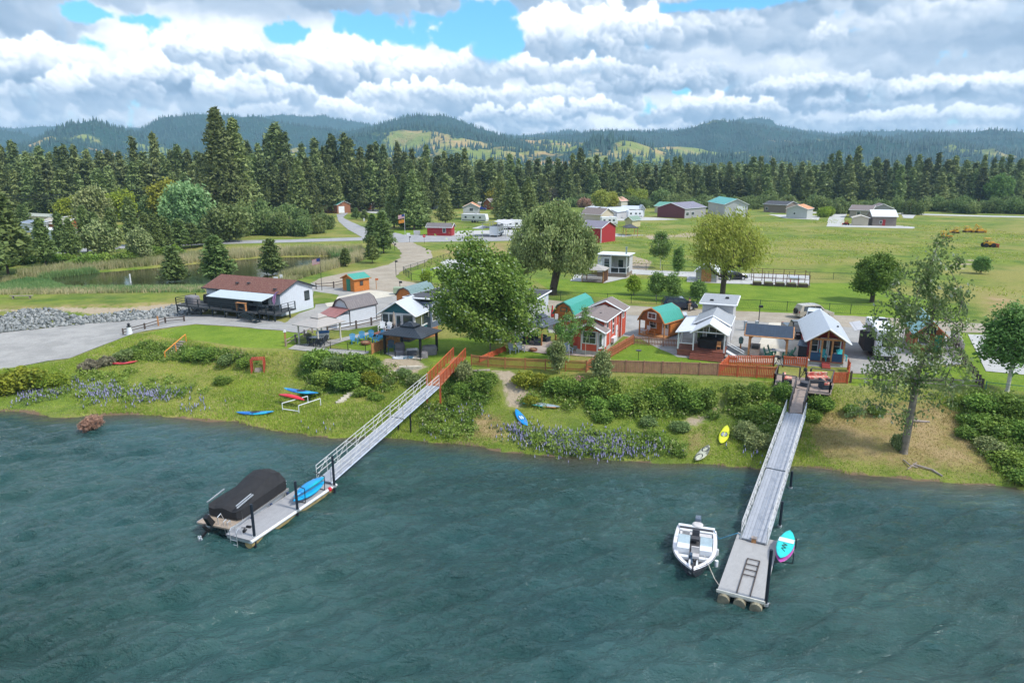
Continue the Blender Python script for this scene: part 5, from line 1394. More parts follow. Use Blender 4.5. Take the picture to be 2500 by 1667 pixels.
SKIRT = mat('concrete_skirting', (0.38, 0.37, 0.34), 0.85, var=0.08)
SCREEN = mat('dark_screen_and_inner_shade', (0.012, 0.018, 0.022), 0.6, var=0.3)
TRIMG = mat('dark_green_trim', (0.02, 0.12, 0.08), 0.5)
class Bld:
 """a building on the ground; local x runs along its front from A to B, y goes back, z up"""
 def __init__(s, name, A, B, D=None, C=None, label='', cat='house', group=None, z=3.1):
  s.A = P(*A, z) if len(A) == 2 else Vector(A); s.B = P(*B, z) if len(B) == 2 else Vector(B)
  d = s.B - s.A
  s.W = d.xy.length
  s.rz = math.atan2(d.y, d.x)
  s.D = D if D else (P(*C, z) - s.B).xy.length
  s.root = empty(name, s.A, s.rz, label, cat, group)
 def part(s, name, mb, m, parent=None, bevel=0.0, smooth=False):
  return mb.build(name, m, parent or s.root, bevel=bevel, smooth=smooth)
 def walls(s, eave, ridge=None, axis='y', m=SIDW, x0=0, x1=None, y0=0, y1=None, z0=0, gambrel=False, name='wall'):
  x1 = s.W if x1 is None else x1; y1 = s.D if y1 is None else y1
  if ridge is None: ridge = eave
  if axis == 'y':
   c = (x0 + x1) / 2; h = (x1 - x0) / 2
   pr_ = [(x0, z0), (x1, z0), (x1, eave)] + ([(c + h * .62, eave + (ridge - eave) * .68)] if gambrel else []) + ([(c, ridge)] if ridge > eave else []) + ([(c - h * .62, eave + (ridge - eave) * .68)] if gambrel else []) + [(x0, eave)]
   mb = MB().prism(pr_, y0, y1, 'y')
  else:
   c = (y0 + y1) / 2
   pr_ = [(y0, z0), (y1, z0), (y1, eave)] + ([(c, ridge)] if ridge > eave else []) + [(y0, eave)]
   mb = MB().prism(pr_, x0, x1, 'x')
  return s.part(name, mb, m)
 def roof(s, eave, ridge, axis='y', m=SHG, over=0.3, x0=0, x1=None, y0=0, y1=None, th=0.10, gambrel=False, name='roof', ro=None, trim=None):
  x1 = s.W if x1 is None else x1; y1 = s.D if y1 is None else y1
  fo = over if ro is None else ro
  mb = MB(); tb = MB()
  up_ = 0.02
  if axis == 'y':
   c = (x0 + x1) / 2; h = (x1 - x0) / 2
   sl = (ridge - eave) / h
   if gambrel:
    km = (h * .62, eave + (ridge - eave) * .68)
    prof = [(h + over * .5, eave - over * .7), km, (0, ridge)]
   else:
    prof = [(h + over, eave - over * sl), (0, ridge)]
   for sg in (-1, 1):
    for (xa, za), (xb, zb) in zip(prof, prof[1:]):
     p = [(c + sg * xa, y0 - fo, za), (c + sg * xb, y0 - fo, zb), (c + sg * xb, y1 + fo, zb), (c + sg * xa, y1 + fo, za)]
     p = [(a, b_, z_ + th + up_) for a, b_, z_ in p]
     mb.slab(p, th)
     if trim:
      for yy in (y0 - fo - .03, y1 + fo + .03):
       tb.tube((c + sg * xa, yy, za + th * .4), (c + sg * xb, yy, zb + th * .4), 0.085, 4)
    if trim:
     xa, za = prof[0]
     tb.tube((c + sg * (xa + .03), y0 - fo, za + th * .4), (c + sg * (xa + .03), y1 + fo, za + th * .4), 0.07, 4)
  else:
   c = (y0 + y1) / 2; h = (y1 - y0) / 2; sl = (ridge - eave) / h
   for sg in (-1, 1):
    xa, za, zb = h + over, eave - over * sl, ridge
    p = [(x0 - fo, c + sg * xa, za), (x1 + fo, c + sg * xa, za), (x1 + fo, c, zb), (x0 - fo, c, zb)]
    mb.slab([(a, b_, z_ + th + up_) for a, b_, z_ in p], th)
    if trim:
     for xx_ in (x0 - fo - .03, x1 + fo + .03):
      tb.tube((xx_, c + sg * xa, za + th * .4), (xx_, c, zb + th * .4), 0.085, 4)
     tb.tube((x0 - fo, c + sg * (xa + .03), za + th * .4), (x1 + fo, c + sg * (xa + .03), za + th * .4), 0.07, 4)
  r_ = s.part(name, mb, m)
  if trim: s.part('fascia', tb, trim, r_)
  return r_
 def flat_roof(s, z0f, z0b, m, over=0.3, x0=0, x1=None, y0=0, y1=None, th=0.14, trim=None):
  x1 = s.W if x1 is None else x1; y1 = s.D if y1 is None else y1
  mb = MB().slab([(x0 - over, y0 - over, z0f), (x1 + over, y0 - over, z0f), (x1 + over, y1 + over, z0b), (x0 - over, y1 + over, z0b)], th)
  r_ = s.part('roof', mb, m)
  if trim:
   tb = MB(); o = over + .03
   q = [(x0 - o, y0 - o, z0f - .09), (x1 + o, y0 - o, z0f - .09), (x1 + o, y1 + o, z0b - .09), (x0 - o, y1 + o, z0b - .09)]
   tb.path(q + [q[0]], 0.10, 4)
   s.part('fascia', tb, trim, r_)
  return r_
 def box_on(s, face, u, z, w_, h, t_, off=0.0):
  """box lying on a wall face: u along it from its left end seen from outside, z its bottom"""
  o = off
  if face == 'F': return MB().b(u, u + w_, -o - t_, -o + .02, z, z + h)
  if face == 'B': return MB().b(u, u + w_, s.D + o - .02, s.D + o + t_, z, z + h)
  if face == 'R': return MB().b(s.W + o - .02, s.W + o + t_, u, u + w_, z, z + h)
  return MB().b(-o - t_, -o + .02, s.D - u - w_, s.D - u, z, z + h)
 def win(s, face, u, z, w_, h, fm=WHITE, off=0.0, grid=(1, 1), fr=0.10, gm_=None):
  f = s.part('window', s.box_on(face, u - fr, z - fr, w_ + 2 * fr, h + 2 * fr, 0.04, off), fm)
  mb = MB(); nx_, nz_ = grid; g = 0.05
  for i in range(nx_):
   for j in range(nz_):
    ww = (w_ - g * (nx_ - 1)) / nx_; hh_ = (h - g * (nz_ - 1)) / nz_
    q = s.box_on(face, u + i * (ww + g), z + j * (hh_ + g), ww, hh_, 0.055, off)
    mb.add(q.v, q.f)
  s.part('pane', mb, gm_ or GLASS, f)
  return f
 def door(s, face, u, z, w_, h, m, off=0.0, glassy=False, frame=WHITE):
  d_ = s.part('door', s.box_on(face, u, z, w_, h, 0.05, off), m)
  if glassy: s.part('pane', s.box_on(face, u + w_ * .18, z + h * (.12 if glassy == 2 else .5), w_ * .64, h * (.78 if glassy == 2 else .40), 0.062, off), GLASS, d_)
  q = s.box_on(face, u + w_ * .86, z + h * .47, .05, .12, 0.10, off)
  s.part('handle', q, DARKM, d_)
  return d_
def rail(pts, h=1.0, sp=1.6, rails=3, pr_=0.05, rr=0.03, bal=None):
 """posts and rails along a 3-D path; bal = spacing of thin uprights"""
 mb = MB()
 for a, b_ in zip(pts, pts[1:]):
  a = Vector(a); b_ = Vector(b_); L_ = (b_ - a).length; n = max(1, round(L_ / sp))
  for i in range(n + 1):
   p = a.lerp(b_, i / n); mb.box((p.x, p.y, p.z + h / 2), (pr_ * 2, pr_ * 2, h))
  for k_ in range(rails):
   z = h * (k_ + 1) / rails if not bal else (h if k_ == 0 else 0.12)
   mb.tube((a.x, a.y, a.z + z), (b_.x, b_.y, b_.z + z), rr, 4)
  if bal:
   m_ = int(L_ / bal)
   for i in range(m_):
    p = a.lerp(b_, (i + .5) / m_); mb.tube((p.x, p.y, p.z + .1), (p.x, p.y, p.z + h), 0.014, 3)
 return mb
def vent(parent, x, y, z, s_=.22):
 MB().box((x, y, z), (s_ * 2, s_ * 1.6, 0.14), taper=.7).build('roof_vent', DARKM, parent)
Bp = P(687, 772); Ap = Bp + Vector((-0.917, 0.4, 0)) * 12.6
h = Bld('white_house', tuple(Ap), tuple(Bp), D=6.3, label='long white house with brown shingle roof and a black timber deck by the gravel ramp')
h.walls(3.0, 4.15, 'x', SIDWV)
r_ = h.roof(3.0, 4.15, 'x', SHN, 0.45, ro=.35, trim=NAVYD)
for x_v, y_v in ((4.6, 1.0), (6.4, 1.2), (11.6, .3)): vent(r_, x_v, y_v, 3.35 + y_v * .36)
h.win('R', 4.7, 1.35, .8, 1.1, DARKM, grid=(2, 1)); h.win('F', 1.9, 1.9, 1.4, .8, DARKM); h.win('F', 6.3, 1.5, 1.6, 1.1, DARKM)
h.door('F', 9.3, 1.1, 1.7, 1.9, WHITE, glassy=2)
MB().slab([(3.1, -.1, 3.0), (12.4, -.1, 3.0), (12.2, -2.9, 2.45), (3.0, -2.9, 2.45)], .07).build('awning', mat('awning_white', (.44, .50, .53), .5, var=.03), h.root)
a_ = MB()
for x_v in (3.1, 5.5, 7.9, 10.0, 12.1): a_.tube((x_v, -2.8, 1.0), (x_v, -2.8, 2.45), .04)
a_.build('awning_post', NAVYD, h.root)
MB().b(3.1, 9.9, -2.86, -2.84, 1.25, 2.4).build('sun_screen', SCREEN, h.root)
dk = empty('timber_deck', h.A, h.rz, 'raised black timber deck with railings and stairs along the front of the white house', 'deck')
MB().b(-1.9, 11.6, -3.5, -.05, .86, 1.04).b(11.6, 14.3, -3.0, -.05, .86, 1.04).b(12.7, 14.3, -.05, .9, .86, 1.04).build('deck_floor', mat('deck_boards_dark', (.05, .055, .06), .7, stripe=('X', .15, .5)), dk)
pb = MB(); fb = MB()
for x_v in (-1.8, .3, 2.4, 4.4, 6.5, 8.6, 10.7): pb.box((x_v, -3.4, .43), (.14, .14, .86)); pb.box((x_v + .9, -1.9, .5), (.12, .12, .8)); fb.box((x_v + .9, -1.9, .14), (.3, .3, .28), taper=.8)
for x_v, y_v in ((11.8, -2.9), (13.2, -2.9), (14.2, -2.9), (14.2, -.2)): pb.box((x_v, y_v, .43), (.14, .14, .86))
pb.tube((-1.8, -3.4, .75), (-1.2, -3.4, .3), .05); pb.build('post', NAVYD, dk); fb.build('footing', CONC, dk)
rail([(-1.85, -.2, 1.04), (-1.85, -3.45, 1.04), (9.9, -3.45, 1.04)], .95, 2.0, 3).build('railing', NAVYD, dk)
rail([(11.6, -2.95, 1.04), (14.25, -2.95, 1.04), (14.25, .8, 1.04)], .95, 1.4, 3).build('railing', NAVYD, dk)
st = MB()
for i in range(7): st.b(10.0 + i * .38, 10.4 + i * .38, -4.5, -3.55, .88 - i * .14, .94 - i * .14)
st.tube((10, -4.5, .9), (12.7, -4.5, .0), .06).tube((10, -3.55, .9), (12.7, -3.55, .0), .06).tube((10, -4.5, 1.8), (12.7, -4.5, .9), .035).tube((10, -4.5, .9), (10, -4.5, 1.8), .05).tube((12.7, -4.5, 0), (12.7, -4.5, .9), .05)
st.build('stairs', NAVYD, dk)
def local(b_, x, y, z=0.0):
 return b_.root.matrix_basis @ Vector((x, y, z))
def thing(name, loc, rz, label, cat, parts, group=None):
 e = empty(name, loc, rz, label, cat, group)
 for nm, mb, m in parts: mb.build(nm, m, e)
 return e
COVER = mat('grey_fabric_cover', (.20, .19, .20), .85, var=.12, bump=.02, bscale=4)
COVERB = mat('black_fabric_cover', (.018, .018, .020), .8, var=.2, bump=.02, bscale=4)
def lump(w_, d, h_, seed=0, top=.75):
 rn = random.Random(seed); rings = []
 for k_, f in ((0, 0), (.35, .02), (.75, .0), (.97, -.12), (1.0, -.35)):
  sc = 1 + f * (1 - top) * 2.2
  rings.append([Vector((math.copysign(abs(math.cos(a)) ** .55, math.cos(a)) * w_ / 2 * sc * (1 + rn.uniform(-.04, .04)), math.copysign(abs(math.sin(a)) ** .55, math.sin(a)) * d / 2 * sc, h_ * k_ + rn.uniform(-.02, .02))) for a in [i * 2 * math.pi / 14 for i in range(14)]])
 return loft(rings)
thing('covered_furniture', local(h, -.6, -1.9, 1.05), h.rz, 'grey fabric cover over seating at the left end of the black deck', 'furniture cover', [('cover', lump(1.9, 1.3, 1.0, 1), COVER)])
thing('covered_grill', local(h, 1.2, -.9, 1.05), h.rz, 'black cover over a grill against the white house wall', 'grill', [('cover', lump(1.4, .8, 1.15, 2), COVERB)])
thing('picnic_table', local(h, 12.8, -1.4, 1.05), h.rz, 'dark bench table on the right end of the black deck', 'table', [('tabletop', MB().b(-.7, .7, -.35, .35, .68, .74), SHD), ('leg', MB().b(-.6, -.5, -.3, .3, 0, .68), NAVYD), ('leg', MB().b(.5, .6, -.3, .3, 0, .68), NAVYD)])
thing('bar_stand', local(h, 9.1, -3.1, 1.05), h.rz, 'yellow wooden serving bar at the head of the deck stairs', 'bar', [('counter', MB().b(-.8, .8, -.2, .2, .95, 1.02), CEDAR), ('leg', MB().b(-.75, -.63, -.15, .15, 0, .95), CEDAR), ('leg', MB().b(.63, .75, -.15, .15, 0, .95), CEDAR), ('shelf', MB().b(-.75, .75, -.15, .15, .3, .36), CEDAR)])
fl = MB(); pts = [(0, 0, 1.0), (.05, 0, 1.9), (.25, 0, 2.5), (.75, 0, 2.85)]
fl.slab([(0, 0, 1.05), (-.25, .02, 1.7), (-.05, .02, 2.35), (.35, .02, 2.75), (.8, .02, 2.88), (.35, .02, 2.5), (.25, .02, 2.0)], .015)
thing('feather_flag', local(h, 14.3, -2.9, 1.0), h.rz + .2, 'curved pink and purple feather flag at the deck corner', 'flag', [('pole', MB().path([(0, 0, 0), (.02, 0, 1.1), (.05, 0, 1.9), (.25, 0, 2.5), (.8, 0, 2.9)], .02), DARKM), ('cloth', fl, mat('pink_purple_cloth', (.50, .22, .42), .7, col2=(.22, .22, .55), scale=1.5))])
h = Bld('garden_shed', (865.6, 712.8), (902.2, 706.8), C=None, D=2.9, label='orange log shed with green metal roof and green door beside the gravel road', cat='shed')
h.walls(1.95, 2.55, 'x', LOGO); h.roof(1.95, 2.55, 'x', MTEALX, .22, trim=PLYO)
h.door('L', 1.0, .05, .95, 1.85, GREEND); h.win('F', 1.15, .95, .45, .55, mat('dark_brown_trim', (.10, .03, .015), .6))
h = Bld('storage_shed', (817, 787.5), (854.5, 794.5), C=(910.8, 777.5), label='white barn-shaped shed with grey-brown ribbed roof and dull red lean-to', cat='shed')
h.walls(2.0, 3.15, 'y', SIDW, gambrel=True); h.roof(2.0, 3.15, 'y', MGREY, .15, gambrel=True, trim=mat('dark_brown_metal_trim', (.06, .05, .05), .5))
lt = MB().prism([(0.1, 0), (h.W, 0), (h.W, 1.4), (.1, 1.4)], -2.0, -.02, 'y'); lt.slab([(.1, -2.0, 1.42), (h.W, -2.0, 1.42), (h.W, -.05, 2.0), (.1, -.05, 2.0)], .02)
q = h.part('lean_to', lt, SIDW)
h.part('lean_to_roof', MB().slab([(-.2, -2.3, 1.42), (h.W + .1, -2.3, 1.42), (h.W + .1, -.02, 2.12), (-.2, -.02, 2.12)], .06), MRED, q)
h.part('corner_trim', MB().b(h.W, h.W + .03, -.03, .09, 0, 2), DARKM); h.part('corner_trim', MB().b(h.W, h.W + .03, h.D - .1, h.D, 0, 2), DARKM)
h = Bld('sunroom_house', (934, 812), (1013, 818), C=(1062, 803), label='teal house front with big white-framed glass sunroom and white ribbed metal roof')
h.walls(2.45, 3.75, 'y', SIDT); h.roof(2.45, 3.75, 'y', MWHITE, .38, trim=WHITE)
fw = MB()
for u in (0, .85, 1.75, 2.55, h.W - .12): fw.add(*[getattr(h.box_on('F', u, .55, .13, 1.9, .06), k_) for k_ in 'vf'])
fw.add(*[getattr(h.box_on('F', 0, 2.33, h.W, .14, .07), k_) for k_ in 'vf']); fw.add(*[getattr(h.box_on('F', 0, .5, h.W, .1, .07), k_) for k_ in 'vf'])
for u in (0, h.D * .48, h.D - .12): fw.add(*[getattr(h.box_on('R', u, .7, .14, 1.75, .06), k_) for k_ in 'vf'])
fw.add(*[getattr(h.box_on('R', 0, 2.3, h.D, .14, .07), k_) for k_ in 'vf']); fw.add(*[getattr(h.box_on('R', 0, .62, h.D, .12, .07), k_) for k_ in 'vf'])
h.part('window_frames', fw, WHITE)
for u, w_ in ((.16, .66), (2.7, h.W - 2.9)): h.win('F', u, .65, w_, 1.6, WHITE, fr=.03)
h.door('F', 1.75, .55, .75, 1.8, WHITE, glassy=2); h.win('F', .99, .65, .7, 1.6, WHITE, fr=.03)
for u in (.2, h.D * .52): h.win('R', u, .82, h.D * .42, 1.4, WHITE, fr=.03)
DK = Bld('porch_deck', (909, 824), (1000, 835), D=2.2, label='low brown porch deck in front of the sunroom', cat='deck')
DK.part('deck_floor', MB().b(0, DK.W, 0, 2.2, .3, .48), DECKR); DK.part('skirt', MB().b(.05, DK.W - .05, .06, 2.1, 0, .3), SHD)
h = Bld('park_model_home', (994, 798), (1052, 803), C=(1150, 768), label='grey-blue narrow home with low dark roof right behind the sunroom')
h.walls(3.2, m=mat('slate_blue_siding', (.10, .13, .19), .6, stripe=('Z', .25, .3))); r_ = h.flat_roof(3.75, 3.3, SHD, .25, trim=WHITE); vent(r_, 1.0, 4, 3.65); vent(r_, 1.6, 7, 3.5)
h.win('R', .5, 2.3, 1.4, .45, WHITE); h.win('R', .5, .9, .8, 1.1, WHITE); h.win('F', h.W - .7, 1.6, .4, 1.2, WHITE)
h = Bld('garden_shed', (969, 744.5), (1006, 748), D=6.0, label='orange barn-shaped shed with grey-teal roof behind the sunroom', cat='shed')
h.walls(1.5, 2.5, 'y', PLYO, gambrel=True); h.roof(1.5, 2.5, 'y', mat('grey_teal_metal', (.16, .24, .24), .5, stripe=('Y', .4, .4)), .12, gambrel=True, trim=mat('dark_brown_metal_trim', (.06, .05, .05), .5))
h = Bld('park_model_home', (1196, 829), (1257, 835), C=(1344, 785), label='tall pale grey-white sided home with dark roof behind the cottonwood')
h.walls(3.5, m=SIDW); r_ = h.flat_roof(3.65, 3.9, SHD, .25, trim=WHITE)
for u in (h.D - 2.2, h.D - 5.0, 2.5): h.win('R', u, 2.75, .55, .4, WHITE, grid=(2, 1))
h = Bld('gambrel_cabin', (1351, 803), (1401, 809), D=6.2, label='orange cabin with rounded teal barn roof left of the red house', cat='cabin')
h.walls(1.95, 3.35, 'y', PLYO, gambrel=True, y0=1.3); h.roof(1.95, 3.35, 'y', MTEAL, .15, gambrel=True, trim=TRIMG)
q = MB().prism([(0, 1.9), (h.W, 1.9), (h.W * .81, 2.9), (h.W / 2, 3.35), (h.W * .19, 2.9)], 0, 1.3, 'y'); h.part('porch_gable', q, PLYO)
h.part('porch_post', MB().b(0, .12, 0, .12, 0, 1.95), CEDAR); h.part('porch_post', MB().b(h.W - .12, h.W, 0, .12, 0, 1.95), CEDAR)
f = h.part('gable_vent', MB().b(h.W / 2 - .42, h.W / 2 + .42, -.06, -.01, 2.25, 2.75), TRIMG); h.part('pane', MB().b(h.W / 2 - .3, h.W / 2 + .3, -.08, -.05, 2.33, 2.67), PLYO, f)
h.win('F', .9, .9, .6, .9, WHITE, off=-1.3, grid=(1, 2)); h.door('F', 1.9, .1, .75, 1.8, mat('dark_brown_trim', (.10, .03, .015), .6), off=-1.3)
h = Bld('red_house', (1399, 853), (1474, 861), C=(1538, 822), label='tall narrow red tiny house with white trim and taupe shingle roof')
SK = .45
h.part('skirting', MB().b(0, h.W, 0, h.D, 0, SK), SKIRT)
y2 = h.D * .74
h.walls(3.35, 3.8, 'y', SIDR, y1=y2, z0=SK); h.walls(3.45, 4.3, 'y', SIDR, y0=y2, z0=SK, x1=h.W + .25)
r_ = h.roof(3.35, 3.8, 'y', SHT, .28, y1=y2 + .2, trim=WHITE, ro=.35); h.roof(3.45, 4.3, 'y', SHT, .3, y0=y2, x1=h.W + .25, trim=WHITE, ro=.2)
for x_v, y_v in ((.9, 2.5), (2.2, 2.0), (1.1, 4.6), (2.1, 5.4), (1.4, 6.4), (2.3, 6.9)): vent(r_, x_v, y_v, 3.86 - abs(x_v - h.W / 2) * .27)
for y_v in (0, 2.0, 4.4, y2 - .06): h.part('corner_board', MB().b(h.W, h.W + .04, y_v, y_v + .12, SK, 3.3), WHITE)
for y_v in (y2, h.D - .12): h.part('corner_board', MB().b(h.W + .25, h.W + .29, y_v, y_v + .12, SK, 3.4), WHITE)
h.win('R', .7, 2.45, .65, .5, WHITE); h.win('R', 3.0, 2.55, .6, .45, WHITE); h.win('R', 3.1, 1.45, .5, .85, WHITE, grid=(1, 2)); h.win('R', y2 + .5, 2.5, .6, .7, WHITE, off=.25); h.door('R', 4.5, SK + .1, .7, 1.35, WHITE)
bx0, bx1, by = .75, h.W + .25, -1.35
h.part('bay', MB().prism([(bx0 + .5, SK), (bx1 - .5, SK), (bx1 - .5, 2.55), ((bx0 + bx1) / 2, 3.2), (bx0 + .5, 2.55)], by, 0, 'y').add(
 [(bx0, -.9, SK), (bx0, 0, SK), (bx0 + .55, 0, SK), (bx0 + .55, by, SK), (bx0, -.9, 2.5), (bx0, 0, 2.5), (bx0 + .55, 0, 2.5), (bx0 + .55, by, 2.5)], [(0, 1, 2, 3), (4, 5, 6, 7), (0, 3, 7, 4), (0, 4, 5, 1), (1, 5, 6, 2), (3, 2, 6, 7)]).add(
 [(bx1, -.9, SK), (bx1, 0, SK), (bx1 - .55, 0, SK), (bx1 - .55, by, SK), (bx1, -.9, 2.5), (bx1, 0, 2.5), (bx1 - .55, 0, 2.5), (bx1 - .55, by, 2.5)], [(0, 1, 2, 3), (4, 5, 6, 7), (0, 3, 7, 4), (0, 4, 5, 1), (1, 5, 6, 2), (3, 2, 6, 7)]), SIDR)
h.part('bay_skirting', MB().b(bx0 + .02, bx1 - .02, by + .02, 0, 0, SK), SKIRT)
h.roof(2.55, 3.25, 'y', SHT, .3, x0=bx0 - .05, x1=bx1 + .05, y0=by, y1=-.35, trim=WHITE, ro=.32, name='bay_roof')
h.win('F', bx0 + .75, 1.25, 1.3, 1.15, WHITE, off=-by, grid=(2, 2)); h.part('corner_boards', MB().b(bx0 + .5, bx0 + .62, by - .04, by, SK, 2.5).b(bx1 - .62, bx1 - .5, by - .04, by, SK, 2.5).b(bx1 - .02, bx1 + .04, -.95, -.83, SK, 2.5), WHITE)
f = h.part('window', MB().add([(bx1 - .47, by + .02, .75), (bx1 - .09, -.93, .75), (bx1 - .03, -.99, .75), (bx1 - .42, by - .05, .75), (bx1 - .47, by + .02, 2.4), (bx1 - .09, -.93, 2.4), (bx1 - .03, -.99, 2.4), (bx1 - .42, by - .05, 2.4)], [(0, 1, 2, 3), (4, 5, 6, 7), (0, 3, 7, 4), (0, 4, 5, 1), (1, 5, 6, 2), (3, 2, 6, 7)]), WHITE)
h.part('pane', MB().add([(bx1 - .40, by + .03, .95), (bx1 - .14, -.97, .95), (bx1 - .09, -1.02, .95), (bx1 - .35, by - .04, .95), (bx1 - .40, by + .03, 2.2), (bx1 - .14, -.97, 2.2), (bx1 - .09, -1.02, 2.2), (bx1 - .35, by - .04, 2.2)], [(0, 1, 2, 3), (4, 5, 6, 7), (0, 3, 7, 4), (0, 4, 5, 1), (1, 5, 6, 2), (3, 2, 6, 7)]), GLASS, f)
h.part('window_side', MB().b(bx1, bx1 + .04, -.75, -.2, .8, 2.3), WHITE); h.part('hatch', MB().b(h.W, h.W + .35, 2.6, 3.9, .5, 1.0), WHITE)
h = Bld('gambrel_cabin', (1558.7, 817), (1621, 829), C=(1650, 812), label='orange-brown cabin with teal barn roof, upstairs window and white door, right of the red house', cat='cabin')
h.walls(1.85, 3.3, 'y', LOGO, gambrel=True, y0=1.25, z0=.15); h.roof(1.85, 3.3, 'y', MTEAL, .16, gambrel=True, trim=PLYO)
h.part('porch_gable', MB().prism([(0, 1.8), (h.W, 1.8), (h.W * .81, 2.85), (h.W / 2, 3.3), (h.W * .19, 2.85)], 0, 1.25, 'y'), LOGB)
h.part('porch_floor', MB().b(0, h.W, -.02, 1.25, 0, .22), CEDAR)
h.part('porch_post', MB().b(0, .12, 0, .12, .22, 1.85), CEDAR); h.part('porch_post', MB().b(h.W - .12, h.W, 0, .12, .22, 1.85), CEDAR); h.part('railing', rail([(.1, .06, .22), (h.W * .62, .06, .22)], .6, 1, 2), PLYO)
h.win('F', h.W / 2 - .45, 2.2, .9, .55, WHITE, grid=(2, 1)); h.win('F', .7, .85, .75, .75, WHITE, off=-1.25, grid=(1, 2)); h.door('F', h.W - 1.05, .22, .8, 1.65, WHITE, off=-1.25, glassy=1)
h.part('porch_chair', MB().b(.55, 1.0, .4, .85, .55, .62).b(.55, 1.0, .82, .88, .62, 1.1).b(.55, .6, .4, .45, .22, .55).b(.95, 1.0, .4, .45, .22, .55), WHITE)
h = Bld('grey_house', (1697, 853), (1772, 860), C=(1812, 815), label='grey two-level home with grey shingles and a white-roofed front porch')
y2 = h.D * .52
h.walls(2.95, 3.75, 'y', SIDG, y1=y2); h.walls(4.15, m=SIDGL, y0=y2, x0=-.05, x1=h.W + .1)
h.roof(2.95, 3.75, 'y', SHG, .3, y1=y2, trim=WHITE, ro=.1); r_ = h.flat_roof(4.2, 4.4, SHG, .28, y0=y2, x0=-.05, x1=h.W + .1, trim=WHITE); vent(r_, .8, y2 + 1, 4.35); vent(r_, 2.3, y2 + 2.5, 4.45)
h.part('siding_side', MB().b(h.W, h.W + .02, .05, h.D - .05, .1, 2.9), SIDGL)
for u, z_, w_, hh_ in ((.5, 1.2, .5, 1.2), (1.8, 2.0, .4, .6), (y2 + .6, 1.6, .5, 1.5), (y2 + 1.8, 1.5, .9, 1.4)): h.win('R', u, z_, w_, hh_, WHITE)
PX0, PX1, PYF = -1.5, h.W + .1, -2.9
h.part('porch_floor', MB().b(PX0, PX1, PYF, 0, .5, .66), DECKR); h.part('porch_skirt', MB().b(PX0 + .05, PX1 - .05, PYF + .08, 0, 0, .5), DECKR)
s_ = MB()
for i in range(4): s_.b(PX0 + 1.4, PX1 - .1, PYF - .3 * (i + 1), PYF - .3 * i, 0, .5 - i * .12)
h.part('steps', s_, DECKR)
for x_v, y_v in ((PX0 + .1, PYF + .1), (PX0 + 1.6, PYF + .1), (PX1 - .1, PYF + .1), (PX0 + .1, -.2)): h.part('porch_post', MB().box((x_v, y_v, 1.6), (.13, .13, 1.95)), WHITE)
h.roof(2.6, 3.55, 'y', mat('white_membrane', (.60, .62, .65), .5, var=.03), .22, x0=0, x1=PX1, y0=PYF, y1=-.35, trim=WHITE, ro=.25, name='porch_roof')
h.part('porch_side_roof', MB().slab([(PX0 - .2, PYF - .25, 2.45), (-.05, PYF - .25, 2.72), (-.05, y2 + .2, 2.72), (PX0 - .2, y2 + .2, 2.45)], .08), mat('white_membrane', (.60, .62, .65), .5))
h.part('porch_truss', MB().tube((0.05, PYF, 2.6), (h.W / 2, PYF, 3.4), .05, 4).tube((PX1 - .1, PYF, 2.6), (h.W / 2, PYF, 3.4), .05, 4).tube((0, PYF, 2.6), (PX1, PYF, 2.6), .06, 4).tube((h.W / 2, PYF, 2.6), (h.W / 2, PYF, 3.4), .04, 4), WHITE)
h.win('F', 1.1, 1.35, 1.8, 1.2, WHITE, grid=(2, 1)); h.win('F', .15, .95, .5, 1.6, WHITE)
h.part('porch_railing', MB().path([(PX0 + .1, PYF + .1, 1.3), (PX0 + .1, -.2, 1.3)], .05, 4).path([(PX0 + .1, PYF + .1, .8), (PX0 + .1, -.2, 2.2)], .04, 4).path([(PX0 + .1, PYF + .1, 1.3), (PX0 + 1.6, PYF + .1, 1.3)], .05, 4), WHITE)
h.part('side_steps', MB().slab([(h.W + .2, -2.5, .75), (h.W + 1.9, -2.9, .0), (h.W + 1.9, -2.1, .0), (h.W + .2, -1.7, .75)], .1).tube((h.W + .2, -2.5, 1.5), (h.W + 1.9, -2.9, .8), .04).tube((h.W + .2, -1.7, 1.5), (h.W + 1.9, -2.1, .8), .04), WHITE)
thing('covered_table', local(h, 1.7, -1.0, .66), h.rz, 'large black cover over a dining set on the grey house porch', 'furniture cover', [('cover', lump(2.7, 1.4, .95, 5), COVERB)])
thing('wicker_chair', local(h, 2.5, -2.0, .66), h.rz, 'small brown chair standing before the black cover on the porch', 'chair', [('seat', MB().b(-.2, .2, -.2, .2, .4, .46), CEDAR), ('backrest', MB().b(-.2, .2, .16, .2, .46, .9), CEDAR)] + [('leg', MB().b(a, a + .04, b_, b_ + .04, 0, .4), CEDAR) for a in (-.2, .16) for b_ in (-.2, .16)])
h = Bld('pavilion', (1824, 868), (1921, 877), D=3.0, label='open wooden pavilion with dark navy ridged roof over the concrete patio', cat='pavilion')
h.roof(2.3, 2.95, 'x', MNAVY, .35, ro=.35, trim=CEDAR)
for x_v in (.1, h.W - .1):
 for y_v in (.1, h.D - .1): h.part('post', MB().box((x_v, y_v, 1.15), (.18, .18, 2.3)).tube((x_v, y_v, 1.7), (x_v + (.5 if x_v < 1 else -.5), y_v, 2.25), .06, 4), CEDAR)
h.part('beam', MB().b(0, h.W, .0, .18, 2.15, 2.3).b(0, h.W, h.D - .18, h.D, 2.15, 2.3), CEDAR)
PV = h
h = Bld('lake_cabin', (1972, 889), (2058, 896), D=9.2, label='dark red cabin with bright white metal roof and blue porch panels above the right gangway', cat='cabin')
h.part('floor_base', MB().b(0, h.W, 0, 9.2, 0, .35), mat('corrugated_skirt', (.45, .47, .50), .4, metal=.5, stripe=('Z', .1, .4)))
